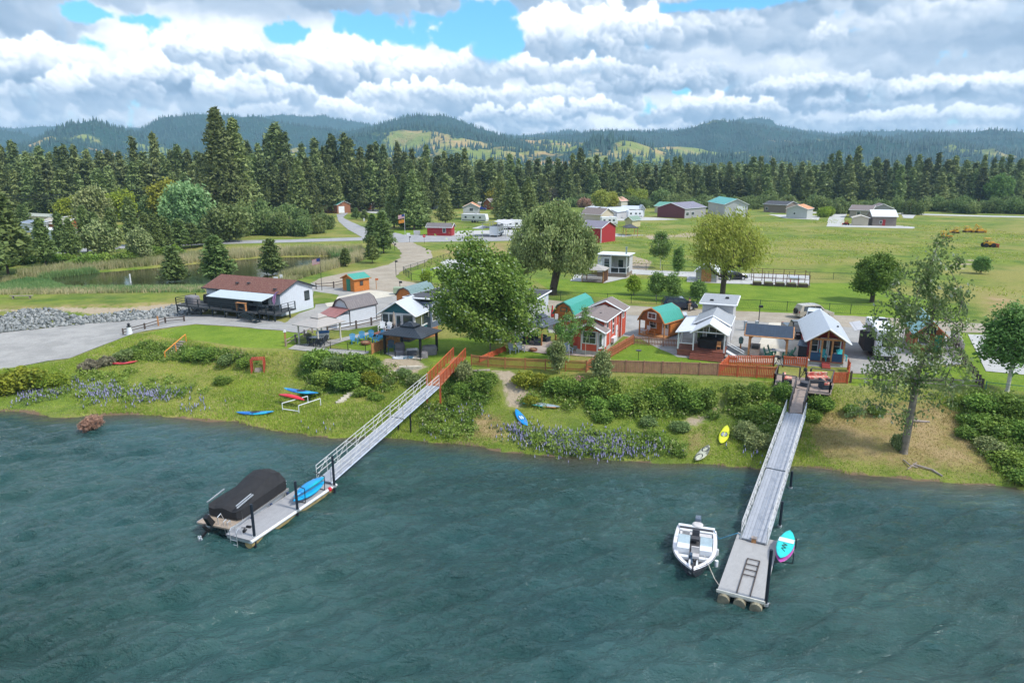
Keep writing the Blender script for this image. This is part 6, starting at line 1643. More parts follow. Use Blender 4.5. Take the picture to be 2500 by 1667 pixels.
h.walls(2.6, 3.65, 'y', REDP, y0=1.6, z0=.35); h.roof(2.6, 3.65, 'y', MWHITE, .45, ro=.35, trim=WHITE)
h.part('porch_floor', MB().b(0, h.W, -.05, 1.6, .35, .45), DECKR)
for x_v in (.1, 1.1, h.W - 1.1, h.W - .1): h.part('porch_post', MB().box((x_v, .1, 1.5), (.16, .16, 2.15)), CEDAR)
h.part('porch_beam', MB().b(0, h.W, .02, .18, 2.5, 2.65).tube((h.W / 2, .1, 2.6), (h.W / 2, .1, 3.5), .07, 4).tube((.3, .1, 2.6), (h.W / 2, .1, 3.5), .05, 4).tube((h.W - .3, .1, 2.6), (h.W / 2, .1, 3.5), .05, 4), CEDAR)
h.part('porch_panel', MB().b(.15, 1.05, 0, .05, .45, 1.25), BLUEP); h.part('porch_panel', MB().b(h.W - 1.05, h.W - .15, 0, .05, .45, 1.25), BLUEP)
h.door('F', 1.05, .45, .72, 1.95, WHITE, off=-1.6, glassy=2); h.door('F', 1.80, .45, .72, 1.95, WHITE, off=-1.6, glassy=2); h.win('F', .25, 1.0, .6, 1.25, WHITE, off=-1.6, grid=(1, 2)); h.win('F', h.W - .85, 1.0, .6, 1.25, WHITE, off=-1.6, grid=(1, 2))
s_ = MB()
for i in range(3): s_.b(1.2, h.W - 1.2, -.35 * (i + 1), -.35 * i, 0, .36 - i * .11)
h.part('steps', s_, mat('red_steps', (.35, .07, .06), .6)); h.win('R', 3, 1.2, .8, .9, WHITE); h.win('R', 6, 1.2, .8, .9, WHITE)
vent(h.root, 2.6, 2.6, 3.4, .1)
CB = h
TEALCH = mat('turquoise_plastic', (.02, .42, .45), .4, var=.05)
def adir(name, loc, rz, m, label, group=None, high=False):
 """garden chair with a fanned back and broad arms"""
 e = empty(name, loc, rz, label, 'chair', group); z = .72 if high else .34
 MB().slab([(-.27, -.32, z + .05), (.27, -.32, z + .05), (.25, .26, z - .07), (-.25, .26, z - .07)], .03).build('seat', m, e)
 bk = MB()
 for i in range(5):
  a = (i - 2) * .11; tp = .72 - abs(i - 2) * .05
  bk.slab([(a * .8 - .045, .24, z - .05), (a * .8 + .045, .24, z - .05), (a * 1.25 + .055, .50, z + tp), (a * 1.25 - .055, .50, z + tp)], .02)
 bk.build('backrest', m, e)
 for sg in (-1, 1):
  MB().slab([(sg * .27, -.36, z + .22), (sg * .40, -.36, z + .22), (sg * .36, .36, z + .24), (sg * .27, .36, z + .24)], .025).build('armrest', m, e)
  MB().box((sg * .31, -.30, (z + .2) / 2), (.06, .09, z + .2)).build('leg', m, e)
  MB().tube((sg * .27, -.1, z - .02), (sg * .27, .55, .03), .04, 4).build('leg', m, e)
 return e
adir('porch_chair', local(h, 1.25, .35, .45), h.rz, TEALCH, 'turquoise chair on the cabin porch left of the steps', 'turquoise porch chairs'); adir('porch_chair', local(h, 3.0, .75, .45), h.rz + .4, TEALCH, 'turquoise chair on the cabin porch by the right window', 'turquoise porch chairs')
q = Bld('tool_cabinet', (1947, 872), (1971, 875), D=1.1, label='small dark cabinet with blue-grey ribbed metal roof left of the white-roofed cabin', cat='cabinet')
q.part('body', MB().b(0, q.W, 0, 1.1, 0, 1.3), SHD); q.part('roof', MB().slab([(-.1, -.2, 1.3), (q.W + .1, -.2, 1.3), (q.W + .1, 1.2, 1.6), (-.1, 1.2, 1.6)], .05), mat('blue_grey_rib', (.18, .27, .36), .4, metal=.2, stripe=('X', .18, .6)))
q.part('leg', MB().b(.02, .08, -.15, -.1, 0, 1.3), DARKM); q.part('leg', MB().b(q.W - .08, q.W - .02, -.15, -.1, 0, 1.3), DARKM)
thing('storage_box', P(1960, 889), h.rz, 'pale grey-blue storage box beside the metal cabinet', 'box', [('body', MB().b(-.5, .5, -.35, .35, 0, .5), SIDGL), ('lid', MB().b(-.53, .53, -.38, .38, .5, .58), WHITE)])
q = Bld('caravan', (2134, 880), (2186, 884), D=7.2, label='long white caravan with roof hatches parked behind the shore poplar', cat='caravan')
q.part('body', MB().b(0, q.W, 0, 7.2, .5, 3.05), WHITE, bevel=.12); q.part('chassis', MB().b(.1, q.W - .1, .2, 7.0, .3, .5), DARKM)
for y_v in (3.2, 4.1):
 for x_v in (0.05, q.W - .05): q.part('wheel', MB().tube((x_v - .1, y_v, .35), (x_v + .1, y_v, .35), .35, 14), RUBBER)
q.part('roof_hatch', MB().box((1.2, 2, 3.1), (.5, .5, .12)), DARKM); q.part('roof_hatch', MB().box((1.3, 5.4, 3.12), (.8, .6, .2)), DARKM); q.win('F', .6, 1.6, 1.0, .6, DARKM); q.part('slide_out', MB().b(-.9, 0, 1.0, 4.2, .7, 2.7), COVERB); q.part('awning', MB().slab([(-1.9, 1, 2.7), (-.9, 1, 2.95), (-.9, 5, 2.95), (-1.9, 5, 2.7)], .04), SIDGL)
h = Bld('brown_cabin', (2230, 864), (2299, 870), D=7.0, label='brown log cabin with pale teal gable roof beyond the shore poplar', cat='cabin')
h.walls(2.3, 3.5, 'y', LOGB, y0=1.2); h.roof(2.3, 3.5, 'y', mat('pale_teal_roof', (.22, .42, .42), .45, stripe=('Y', .4, .3)), .35, trim=LOGB)
h.part('porch_gable', MB().prism([(0, 2.2), (h.W, 2.2), (h.W / 2, 3.5)], 0, 1.2, 'y'), LOGB); h.win('F', h.W / 2 - .35, 2.35, .7, .45, DARKM); h.door('F', 1.9, .1, .8, 1.9, GREEND, off=-1.2); h.win('F', .5, .9, .8, .9, WHITE, off=-1.2)
for x_v in (0.06, h.W - .06): h.part('porch_post', MB().box((x_v, .1, 1.1), (.14, .14, 2.2)), CEDAR)
h = Bld('porch_house', (1458, 674), (1529, 678), D=5, label='small taupe house with flat white roof, stove pipe and screened porch beyond the road')
h.part('floor_base', MB().b(0, h.W, 0, 5, 0, .7), TAUPE); h.walls(3.6, m=SIDGL, x1=2.3, z0=.7); h.walls(3.6, m=SIDGL, x0=2.3, y0=2.3, z0=.7, name='porch_back_wall'); h.flat_roof(3.95, 3.8, WHITE, .35)
for x_v, y_v in ((2.35, .06), (h.W - .06, .06), (h.W - .06, 2.3)): h.part('porch_post', MB().box((x_v, y_v, 2.2), (.14, .14, 3.1)), WHITE)
h.part('porch_rail', MB().b(2.4, h.W, 0, .05, 1.65, 1.75).b(2.4, h.W, 0, .05, .75, .85).b(h.W - .05, h.W, 0, 2.3, 1.65, 1.75).box(((2.4 + h.W) / 2, .02, 1.2), (.1, .06, .9)), WHITE); h.part('porch_panel', MB().b(2.42, h.W - .1, .06, .09, .85, 1.65), SCREEN)
h.win('F', 1.2, 1.3, .9, 1.9, WHITE, grid=(1, 2)); h.door('F', .15, .8, .7, 1.9, WHITE); h.win('F', 3.2, 1.5, .9, 1.3, WHITE, off=-2.3); h.part('stove_pipe', MB().tube((4.6, 2, 3.9), (4.6, 2, 5.0), .14, 10).tube((4.6, 2, 5.0), (4.6, 2, 5.15), .2, 10), mat('galvanised_pipe', (.25, .33, .33), .4, metal=.5))
h = Bld('slatted_gazebo', (1421, 688), (1472, 691), D=3.2, label='brown slatted gazebo with tan hipped roof in front of the porch house', cat='gazebo')
sb = MB()
for i in range(22): sb.b(i * h.W / 22, i * h.W / 22 + .07, 0, .04, .05, 2.1); sb.b(h.W - .02, h.W + .02, i * 3.2 / 22, i * 3.2 / 22 + .07, .05, 2.1)
for i in range(7): sb.b(0, h.W, .01, .05, .1 + i * .32, .16 + i * .32)
h.part('screen_panel', sb, mat('dark_brown_slat', (.13, .06, .035), .7)); h.part('post', MB().box((0, 0, 1.05), (.14, .14, 2.1)).box((h.W, 0, 1.05), (.14, .14, 2.1)).box((h.W, 3.2, 1.05), (.14, .14, 2.1)).box((0, 3.2, 1.05), (.14, .14, 2.1)), CEDAR)
def hip(W, D, z0, z1, ov=.3, top=.0, cap=None):
 mb = MB(); c = (W / 2, D / 2); t_ = max(.02, top)
 a = [(-ov, -ov, z0), (W + ov, -ov, z0), (W + ov, D + ov, z0), (-ov, D + ov, z0)]
 b_ = [(c[0] - t_ * W / 2, c[1] - t_ * D / 2, z1), (c[0] + t_ * W / 2, c[1] - t_ * D / 2, z1), (c[0] + t_ * W / 2, c[1] + t_ * D / 2, z1), (c[0] - t_ * W / 2, c[1] + t_ * D / 2, z1)]
 lo = [(x, y, z - .08) for x, y, z in a]
 mb.add(a + b_ + lo, [(0, 1, 5, 4), (1, 2, 6, 5), (2, 3, 7, 6), (3, 0, 4, 7), (4, 5, 6, 7), (0, 8, 9, 1), (1, 9, 10, 2), (2, 10, 11, 3), (3, 11, 8, 0), (8, 11, 10, 9)])
 return mb
h.part('roof', hip(h.W, 3.2, 2.15, 2.95), MTAN)
h = Bld('bird_shed', (1698, 687), (1749, 690), D=4.5, label='small grey gabled shed with wide timber doors under the golden willow', cat='shed')
h.walls(1.9, 3.3, 'y', SIDG); h.roof(1.9, 3.3, 'y', WHITE, .3, trim=WHITE); h.door('F', h.W / 2 - .8, .05, .78, 2.1, CEDAR); h.door('F', h.W / 2 + .02, .05, .78, 2.1, CEDAR)
h = Bld('red_barn', (1416, 589), (1467, 593), D=7, label='tall barn-red metal building with plum-grey roof behind the big willow', cat='barn')
h.walls(3.8, 5.2, 'x', BARNR); h.roof(3.8, 5.2, 'x', MPUR, .3, trim=WHITE); h.part('corner_trim', MB().b(h.W - .15, h.W + .03, -.03, .12, 0, 3.8), WHITE)
for nm, A, B, D, ev, rg, ax_, wm, rm, lb, ct, ws, ds in [
 ('garage', (824, 521), (856, 519), 9, 3.6, 5.0, 'y', mat('brown_board_wall', (.26, .11, .06), .7, stripe=('H', .5, .3)), MTEAL, 'brown garage with green roof and big white door at the top of the driveway', 'garage', [], [('F', .7, .1, 3.0, 2.8, WHITE)]),
 ('red_shed', (872, 512), (891, 513), 4, 2.4, 3.2, 'x', LOGB, mat('bright_red_roof', (.45, .04, .03), .5), 'small shed with bright red roof beside the white camper', 'shed', [], []),
 ('red_barn_shed', (1043, 575), (1102, 576), 3.6, 2.5, 3.4, 'x', BARNR, MGREY, 'red barn shed with white-trimmed window by the junction', 'shed', [('F', 4.6, 1.0, .8, 1.1)], [('F', .3, .1, .8, 1.9, BARNR)]),
 ('grey_house', (1131, 536), (1169, 536), 9, 4.6, 6.0, 'y', SIDGL, MORG, 'grey gabled house with orange metal roof behind the carport', 'house', [('F', 2.4, 3.2, 1.3, 1.0)], []),
 ('white_building', (1044, 510), (1073, 511), 6, 3.6, 4.2, 'x', SIDW, SIDW, 'long white metal building half hidden by the single pine', 'building', [('F', 1, 1, 1, 1)], []),
 ('log_cabin', (1181, 511), (1200, 512), 7, 3.2, 5.0, 'y', LOGB, SHT, 'brown log cabin with grey-tan roof beneath the pines', 'cabin', [('F', 1.0, 1, .8, .8)], []),
 ('white_shed', (1159, 507), (1173, 507), 4, 2.2, 2.9, 'x', SIDW, SIDGL, 'small white shed beside the brown log cabin', 'shed', [], []),
 ('beige_house', (1484, 509), (1516, 510), 9, 3.6, 5.2, 'y', CREAM, mat('salmon_roof', (.52, .30, .22), .6), 'cream gabled house with salmon roof between two pale trees', 'house', [], []),
 ('teal_roof_shed', (1352, 500), (1386, 501), 5, 2.6, 3.1, 'x', LOGB, mat('blue_grey_roof', (.20, .30, .34), .5), 'low shed with blue-grey roof at the foot of the pine wall', 'shed', [], []),
 ('metal_workshop', (1458, 531), (1478, 533), 11, 2.8, 3.9, 'y', SIDGL, MWHITE, 'pale grey arched workshop with white roof, the larger of the pair', 'building', [], []),
 ('metal_workshop', (1482, 533), (1506, 534), 7, 2.6, 3.3, 'y', SIDGL, MWHITE, 'pale grey workshop with open front and white roof, the smaller of the pair', 'building', [], [('F', .5, .1, 2, 1.9, SCREEN)]),  # dark panel in the door slot paints the shade inside the open front
 ('open_shed', (1430, 524), (1450, 525), 8, 2.8, 3.2, 'x', SCREEN, MWHITE, 'dark open shed under a white flat roof behind the red barn', 'shed', [], []),  # solid dark walls paint the shade inside the open shed
 ('tan_house', (1418, 537), (1466, 540), 8, 2.4, 4.4, 'x', BEIGE, SHT, 'house with brown hipped shingle roof partly behind the red barn', 'house', [], []),
 ('cream_shed', (1526, 554), (1543, 555), 5.5, 2.4, 3.4, 'y', mat('cream_paint', (.50, .44, .26), .6), mat('green_grey_roof', (.18, .26, .20), .6), 'cream shed with green-grey roof by the earth piles', 'shed', [], []),
 ('cabin_with_porch', (1516, 527), (1562, 528), 9, 2.8, 3.8, 'x', SIDGL, MWHITE, 'low home with long white-grey roof beside the white gabled porch', 'house', [('F', 1, 1, 1, 1)], [('F', 4, .1, 2.4, 2, SCREEN)]),
 ('gabled_porch', (1562, 528), (1573, 528), 4, 3.2, 4.4, 'y', SIDW, MWHITE, 'white gabled glass porch on the end of the low home', 'house', [('F', .3, .6, .7, 2.0), ('F', 1.2, .6, .7, 2.0)], []),
 ('long_green_shed', (1598, 519), (1642, 521), 9, 2.9, 4.4, 'x', BEIGE, mat('dull_green_roof', (.10, .30, .22), .5), 'long low shed with dull green roof left of the plum-roofed barn', 'shed', [('F', 2, 1, .8, .8)], []),
 ('plum_roof_barn', (1671, 533), (1722, 528), 12, 3.7, 5.6, 'x', SIDG, MPUR, 'big barn with plum-grey roof and dark maroon end wall', 'barn', [('F', 1.0, 1, 2, 1.2), ('F', 5, 1, 2, 1.2)], [('L', 3, .1, 4, 3.4, GREEND)]),
 ('metal_shop', (1728, 519), (1768, 529), 9, 4.8, 6.8, 'x', SIDGL, mat('bright_teal_roof', (.07, .36, .33), .45, stripe=('X', .8, .2)), 'large grey metal shop with bright teal roof and white roll door', 'building', [], [('R', 4.6, .1, 3.2, 4.0, WHITE)]),
 ('brown_house', (1864, 517), (1918, 520), 9, 3.4, 4.7, 'x', TAUPE, SHD, 'low dark brown house with hipped grey roof at the far lots', 'house', [('F', 1, 1, 1, 1)], []),
 ('grey_cottage', (1919, 532), (1969, 534), 9, 3.6, 5.0, 'y', mat('pale_grey_green_wall', (.42, .44, .42), .6), MORG, 'pale grey cottage with orange metal roof and tyre stack by its wall', 'house', [('F', 2.6, 1.5, .7, .7)], []),
 ('long_house', (2073, 531), (2126, 533), 10, 3.0, 4.6, 'x', mat('taupe_siding2', (.30, .26, .22), .7), SHT, 'long taupe ranch house behind the white-roofed garage', 'house', [('F', 2.6, 1.1, 1.1, 1.3)], []),
 ('wing_house', (2128, 531), (2178, 532), 9, 3.6, 5.2, 'y', SIDG, SHT, 'grey gabled wing with white eaves behind the white-roofed garage', 'house', [('F', 2, 1.1, 1.1, 1.0)], []),
 ('tan_shed', (2081, 550), (2119, 551), 4, 2.6, 3.3, 'y', BEIGE, BEIGE, 'plain tan shed left of the white-roofed garage', 'shed', [], []),
 ('white_roof_garage', (2129, 551), (2187, 552), 7.5, 3.2, 5.0, 'x', mat('weathered_brown_wall', (.22, .18, .16), .8, stripe=('Z', .3, .3)), mat('white_roof_plain', (.70, .71, .70), .5, var=.03), 'garage with broad plain white roof and brown lower wall', 'garage', [('F', 2.2, .9, .7, .7)], [('F', 3.0, .1, .9, 2, BARNR)]),
 ('mobile_home', (50, 545), (160, 551), 6, 2.8, 3.3, 'x', BEIGE, mat('pale_green_grey_roof', (.34, .36, .30), .7), 'beige mobile home with flat grey-green roof at the back of the trailer park', 'mobile home', [('F', 4, 1.2, 1.6, .7), ('F', 9, 1.2, 1.6, .7)], []),
 ('mobile_home', (52, 566), (98, 569), 6, 2.7, 3.3, 'x', SIDW, mat('slate_roof', (.22, .26, .32), .7), 'white mobile home with slate-grey roof in the trailer park', 'mobile home', [('F', 2, 1.2, 1.6, .7)], []),
 ('mobile_home', (101, 566), (160, 569), 6, 2.7, 3.9, 'x', LOGB, mat('beige_roof', (.42, .38, .32), .7), 'mobile home with beige gabled roof and brown walls in the trailer park', 'mobile home', [], []),
 ('mobile_home', (78, 585), (142, 588), 6, 2.7, 3.0, 'x', SIDW, WHITE, 'white flat-roofed mobile home nearest the roadside pines', 'mobile home', [('F', 3, 1.2, 1.6, .7)], []),
 ('mobile_home', (180, 560), (214, 561), 5, 2.8, 3.2, 'x', LOGB, WHITE, 'reddish-brown mobile home with white roof right of the lime tree', 'mobile home', [('F', 2, 1.2, 1.6, .9)], []),
 ('cabin', (176, 512), (197, 512), 6, 4, 5.6, 'y', LOGB, MTEAL, 'reddish cabin with green roof above the trailer park', 'cabin', [], []),
 ('white_cottage', (507, 560), (527, 561), 5, 2.6, 3.6, 'y', SIDW, MORG, 'white cottage with orange-brown roof squeezed beside the silvery poplar', 'house', [('F', .8, .8, 1.2, 1.2)], []),
 ('far_cabin', (1652, 485), (1680, 486), 6, 3, 4.2, 'x', LOGB, WHITE, 'far cabin with white roof glimpsed between the pines', 'cabin', [], []),
]:
 b2 = Bld(nm, A, B, D=D, label=lb, cat=ct)
 b2.walls(ev, rg, ax_, wm); b2.roof(ev, rg, ax_, rm, .35, trim=WHITE if rm not in (WHITE, SIDW) else None)
 for f_, u, z_, w_, hh_ in ws:
  if u + w_ < b2.W: b2.win(f_, u, z_, w_, hh_, WHITE)
 for f_, u, z_, w_, hh_, m_ in ds: b2.door(f_, u, z_, w_, hh_, m_)
 if nm == 'plum_roof_barn': b2.part('end_wall', MB().prism([(0, 0), (D, 0), (D, 3.7), (D / 2, 5.55), (0, 3.7)], -.06, -.01, 'x'), mat('maroon_wall', (.13, .035, .04), .6))
# ================================================================== fences
FBR = mat('brown_fence_stain', (.34, .175, .115), .75, var=.15, stripe=('H', .14, .5))
FOR = mat('red_orange_fence_stain', (.46, .10, .04), .7, var=.15)
FOG = mat('orange_fence_stain', (.36, .13, .06), .7, var=.15)
FGR = mat('weathered_rail', (.30, .25, .22), .85, var=.2)
FDK = mat('dark_brown_rail', (.085, .065, .055), .8, var=.2)
CHAIN = mat('green_black_chain_link', (.012, .035, .025), .5)
def gpt(p, dz=0.0):
 v = G(*p); return Vector((v.x, v.y, v.z + dz))
def fence(name, pts, h, m, label, kind='picket', post=1.8, gap=.03, bw=.12, group=None, cat='fence', pm=None, world=False):
 W_ = [Vector(p) for p in pts] if world else [gpt(p) for p in pts]
 e = empty(name, W_[0], 0, label, cat, group)
 o = W_[0]
 bd, rl, ps = MB(), MB(), []
 for a, b_ in zip(W_, W_[1:]):
  a = a - o; b_ = b_ - o; L_ = (b_ - a).length
  if L_ < .2: continue
  ang = math.atan2(b_.y - a.y, b_.x - a.x); n = max(1, round(L_ / post))
  for i in range(n + 1):
   p = a.lerp(b_, i / n); ps.append((p, ang))
  if kind == 'picket':
   k_ = int(L_ / (bw + gap))
   for i in range(k_):
    p = a.lerp(b_, (i + .5) / k_); bd.box((p.x, p.y, p.z + h / 2 + .04), (bw, .02, h - .06), rz=ang)
   for z in (.25, h - .18):
    rl.box(((a.x + b_.x) / 2 - math.sin(ang) * -.04, (a.y + b_.y) / 2 - math.cos(ang) * .04 * -1, (a.z + b_.z) / 2 + z), ((b_ - a).xy.length, .04, .08), rz=ang)
   rl.tube(a + Vector((0, 0, h)), b_ + Vector((0, 0, h)), .035, 4)
  elif kind == 'rail':
   for z in (h * .45, h * .9): rl.tube(a + Vector((0, 0, z)), b_ + Vector((0, 0, z)), .055, 5)
  elif kind == 'chain':
   rl.tube(a + Vector((0, 0, h)), b_ + Vector((0, 0, h)), .028, 5)
   rl.tube(a + Vector((0, 0, .08)), b_ + Vector((0, 0, .08)), .012, 3)
   k_ = int(L_ / .22)
   for i in range(k_):
    p = a.lerp(b_, (i + .5) / k_); q = a.lerp(b_, min(1, (i + 2.0) / k_))
    bd.tube(p + Vector((0, 0, .06)), q + Vector((0, 0, h)), .0045, 3); bd.tube(q + Vector((0, 0, .06)), p + Vector((0, 0, h)), .0045, 3)
  elif kind == 'iron':
   for z in (.1, h - .04): rl.tube(a + Vector((0, 0, z)), b_ + Vector((0, 0, z)), .014, 4)
   k_ = int(L_ / .13)
   for i in range(k_):
    p = a.lerp(b_, (i + .5) / k_); bd.tube(p + Vector((0, 0, .05)), p + Vector((0, 0, h)), .009, 3)
 if bd.v: bd.build({'picket': 'pickets', 'chain': 'wire_mesh', 'iron': 'bars'}.get(kind, 'boards'), m, e)
 if rl.v: rl.build('rail', m, e)
 r_ = {'picket': .05, 'rail': .075, 'chain': .03, 'iron': .022}[kind]
 for p, ang in ps[:90]:
  MB().box((p.x, p.y, p.z + h / 2 + .04), (r_ * 2, r_ * 2, h + .1), rz=ang).build('post', pm or m, e)
 return e
fence('picket_fence', [(1483, 908), (1753, 917)], 1.15, FBR, 'brown tightly boarded picket fence in front of the square lawn', gap=.012)
fence('picket_fence', [(1753, 917), (1894, 926)], 1.1, FOR, 'red-orange picket fence along the bank left of the big deck', gap=.03)
fence('picket_fence', [(1753, 916), (1777, 893), (1888, 894)], 1.0, FOR, 'red-orange picket fence behind the little lawn strip by the pavilion', gap=.05)
fence('picket_fence', [(1912, 895), (1969, 898)], 1.0, FOR, 'short red-orange picket fence between the black gate and the blue cabin porch', gap=.05)
fence('picket_fence', [(2034, 936), (2068, 936), (2073, 912), (2069, 903)], 1.0, FOR, 'short red-orange picket fence at the right side of the big deck', gap=.02)
fence('garden_fence', [(1151, 893), (1233, 900), (1431, 908), (1470, 886), (1545, 841)], 1.05, FOG, 'long orange slatted garden fence wrapping the red house garden', gap=.05, bw=.05, post=2.0)
fence('picket_fence', [(1547, 840), (1656, 848)], .85, FBR, 'brown spaced picket fence between the teal-roofed cabin and the square lawn', gap=.07, bw=.09)
fence('board_fence', [(1171, 886), (1234, 858)], .6, FOR, 'low solid orange board fence under the cottonwood', gap=.0)
fence('board_fence', [(1246, 838), (1222, 820)], 1.3, FBR, 'brown board fence behind the cottonwood trunk', gap=.0)
fence('board_fence', [(908, 865), (975, 839)], 1.1, CEDAR, 'cedar board fence beside the black gazebo', gap=.01)
fence('board_fence', [(1036, 829), (1068, 820)], 1.1, CEDAR, 'short cedar board fence at the back of the sunroom house', gap=.01)
fence('chain_link_fence', [(1115, 632), (1097, 632), (985, 668), (1005, 685), (1080, 700), (1160, 712), (1300, 727), (1369, 733), (1541, 741), (1727, 748), (1921, 759), (2076, 766), (2250, 772), (2359, 779), (2345, 745), (2338, 724)], 1.25, CHAIN,
 'very long low dark chain-link fence following the far side of the gravel road', 'chain', post=3.0)
fence('chain_link_fence', [(1400, 654), (1538, 657), (1700, 668), (1876, 679), (1976, 681), (2093, 684), (2330, 716), (2338, 724)], 1.2, CHAIN, 'dark chain-link fence closing the back of the mown strip', 'chain', post=3.2)
fence('rail_fence', [(2076, 934), (2142, 938), (2232, 945), (2321, 951), (2396, 954)], 1.0, FGR, 'grey two-rail fence with dark posts in front of the caravan lawn', 'rail', post=2.6, pm=FDK)
fence('rail_fence', [(2396, 954), (2383, 934), (2366, 911), (2356, 896), (2322, 836)], 1.0, FDK, 'dark rail fence climbing away beside the bright lawn at the right', 'rail', post=1.7)
fence('rail_fence', [(772, 706), (815, 703), (840, 697)], .95, FDK, 'dark rail fence by the flagpole and the orange shed', 'rail', post=3.0)
fence('rail_fence', [(800, 815), (831, 809), (870, 802), (907, 794), (933, 786)], .9, FDK, 'dark split-rail fence along the white barn-shaped shed', 'rail', post=2.3)
fence('rail_fence', [(698, 846), (744, 824), (763, 814)], .8, FGR, 'grey rail fence leading to the lantern post by the tan gazebo', 'rail', post=2.4)
fence('rail_fence', [(301, 817), (354, 804), (404, 789), (450, 785)], .7, FDK, 'low dark rail fence along the gravel ramp', 'rail', post=2.4)
fence('iron_fence', [(725, 843), (807, 852), (893, 860)], .75, DARKM, 'thin black iron fence along the gravel patio', 'iron', post=2.0)
fence('iron_fence', [(930, 868), (966, 873), (1027, 881)], .6, DARKM, 'thin low black iron fence in front of the black gazebo', 'iron', post=1.6)
fence('wire_fence', [(2405, 957), (2520, 970)], .9, mat('green_wire', (.05, .20, .14), .5), 'thin green wire fence right of the rail fence corner', 'chain', post=4)
fence('slat_screen', [(2334, 835), (2349, 874)], 1.4, mat('white_and_rust_slats', (.55, .50, .46), .7, stripe=('H', .22, 1.0)), 'tall white and rust striped slat screen beside the rail fence', gap=.10, cat='screen')
ZD = 3.25
dk = empty('viewing_deck', P(1960, 935, ZD), 0, 'grey-brown deck on posts with dark railings above the right gangway', 'deck')
o_ = Vector(dk.location)
pl_ = [P(a, b_, ZD) - o_ for a, b_ in ((1890, 937), (1942, 944), (1974, 953), (2025, 958), (2034, 929), (1898, 914))]
MB().slab(pl_, .10).build('deck_floor', DECKG, dk)
f_ = MB()
for a, b_ in zip(pl_, pl_[1:] + pl_[:1]): f_.tube(a + Vector((0, 0, -.16)), b_ + Vector((0, 0, -.16)), .12, 4)
f_.build('rim_joist', mat('deck_rim', (.20, .16, .14), .7), dk)
RLC = mat('dark_grey_brown_rail', (.085, .075, .075), .6)
rail([pl_[1], pl_[0], pl_[5] + (pl_[4] - pl_[5]) * 0, pl_[5] + (pl_[4] - pl_[5]) * .40], .95, 1.6, 1, .05, .05).build('railing', RLC, dk)
rail([pl_[5] + (pl_[4] - pl_[5]) * .60, pl_[4], pl_[3], pl_[2]], .95, 1.6, 1, .05, .05).build('railing', RLC, dk)
for a, b_ in ((2022, 957), (1895, 936), (1945, 944), (1975, 952)):
 p = P(a, b_, ZD) - o_; g = gz(p.x + o_.x, p.y + o_.y) - ZD
 MB().box((p.x, p.y + .15, (g - .1) / 2), (.16, .16, abs(g) - .05)).build('post', FDK, dk)
def pin_to_line(px, py, A, B):
 """point seen at this pixel that lies nearest the 3-D line A-B"""
 best = min((i * .05 for i in range(0, 80)), key=lambda z: (lambda p: (p - A - (B - A) * max(0, min(1, (p - A).dot(B - A) / (B - A).length_squared))).length)(P(px, py, z)))
 p = P(px, py, best)
 t_ = (p - A).dot(B - A) / (B - A).length_squared
 return A + (B - A) * t_
def gangway(name, A, B, w_, label, deck_m, rail_h=1.0, joint=None, dia=True):
 d = B - A; L_ = d.length; ux = d.normalized(); side = Vector((-d.y, d.x, 0)).normalized()
 e = empty(name, A, 0, label, 'gangway')
 a = Vector((0, 0, 0))
 MB().slab([-side * w_ / 2, side * w_ / 2, d + side * w_ / 2, d - side * w_ / 2], .08).build('deck_surface', deck_m, e)
 sm_ = MB()
 for k_ in range(-3, 4): sm_.tube(side * w_ * k_ / 7 + Vector((0, 0, -.004)), d + side * w_ * k_ / 7 + Vector((0, 0, -.004)), .011, 4)
 sm_.build('plank_seams', SEAM, e)
 bm_ = MB()
 for sg in (-1, 1): bm_.tube(side * sg * (w_ / 2 + .03) - Vector((0, 0, .08)), d + side * sg * (w_ / 2 + .03) - Vector((0, 0, .08)), .06, 4)
 bm_.build('side_beam', ALU, e)
 n = max(2, round(L_ / 1.25))
 for sg in (-1, 1):
  r_ = MB(); s_ = side * sg * (w_ / 2 + .05)
  for z in (rail_h, rail_h * .72, rail_h * .36): r_.tube(s_ + Vector((0, 0, z)), d + s_ + Vector((0, 0, z)), .026, 5)
  for i in range(n + 1):
   p = d * (i / n) + s_; r_.tube(p, p + Vector((0, 0, rail_h)), .024, 5)
   if dia and i < n and i % 2 == 0: r_.tube(p, d * ((i + 1) / n) + s_ + Vector((0, 0, rail_h)), .018, 4);
   if dia and i < n and i % 2 == 1: r_.tube(p + Vector((0, 0, rail_h)), d * ((i + 1) / n) + s_, .018, 4)
  r_.build('handrail', mat('white_rail_metal', (.52, .52, .52), .5), e)
 return e
GW = mat('grey_gangway_planks', (.36, .38, .42), .5, metal=.1, var=.08)
GWL = GW; SEAM = mat('dark_seam', (.14, .15, .17), .7)
A = P(1942.5, 1008, 2.82); B = P(1840, 1318, .62)
J = pin_to_line(1901, 1147, A, B)
gangway('gangway', A, J - (B - A).normalized() * .05, 1.35, 'upper half of the right grey gangway from the big deck to the shore', GW)
gangway('gangway', J + (B - A).normalized() * .05 - Vector((0, 0, .03)), B, 1.35, 'lower half of the right grey gangway reaching the swim dock', GW)
e = empty('timber_ramp', P(1958, 950, ZD), 0, 'short grey-brown timber ramp from the big deck down to the right gangway', 'ramp'); o_ = Vector(e.location)
q = [P(1942, 946, ZD - .01) - o_, P(1974, 953, ZD - .01) - o_, P(1960, 1007, 2.86) - o_, P(1926, 1006, 2.86) - o_]
MB().slab(q, .10).build('deck_surface', DECKG, e)
for a, b_ in ((q[0], q[3]), (q[1], q[2])): rail([a, b_], .9, 1.5, 1, .045, .05).build('railing', RLC, e)
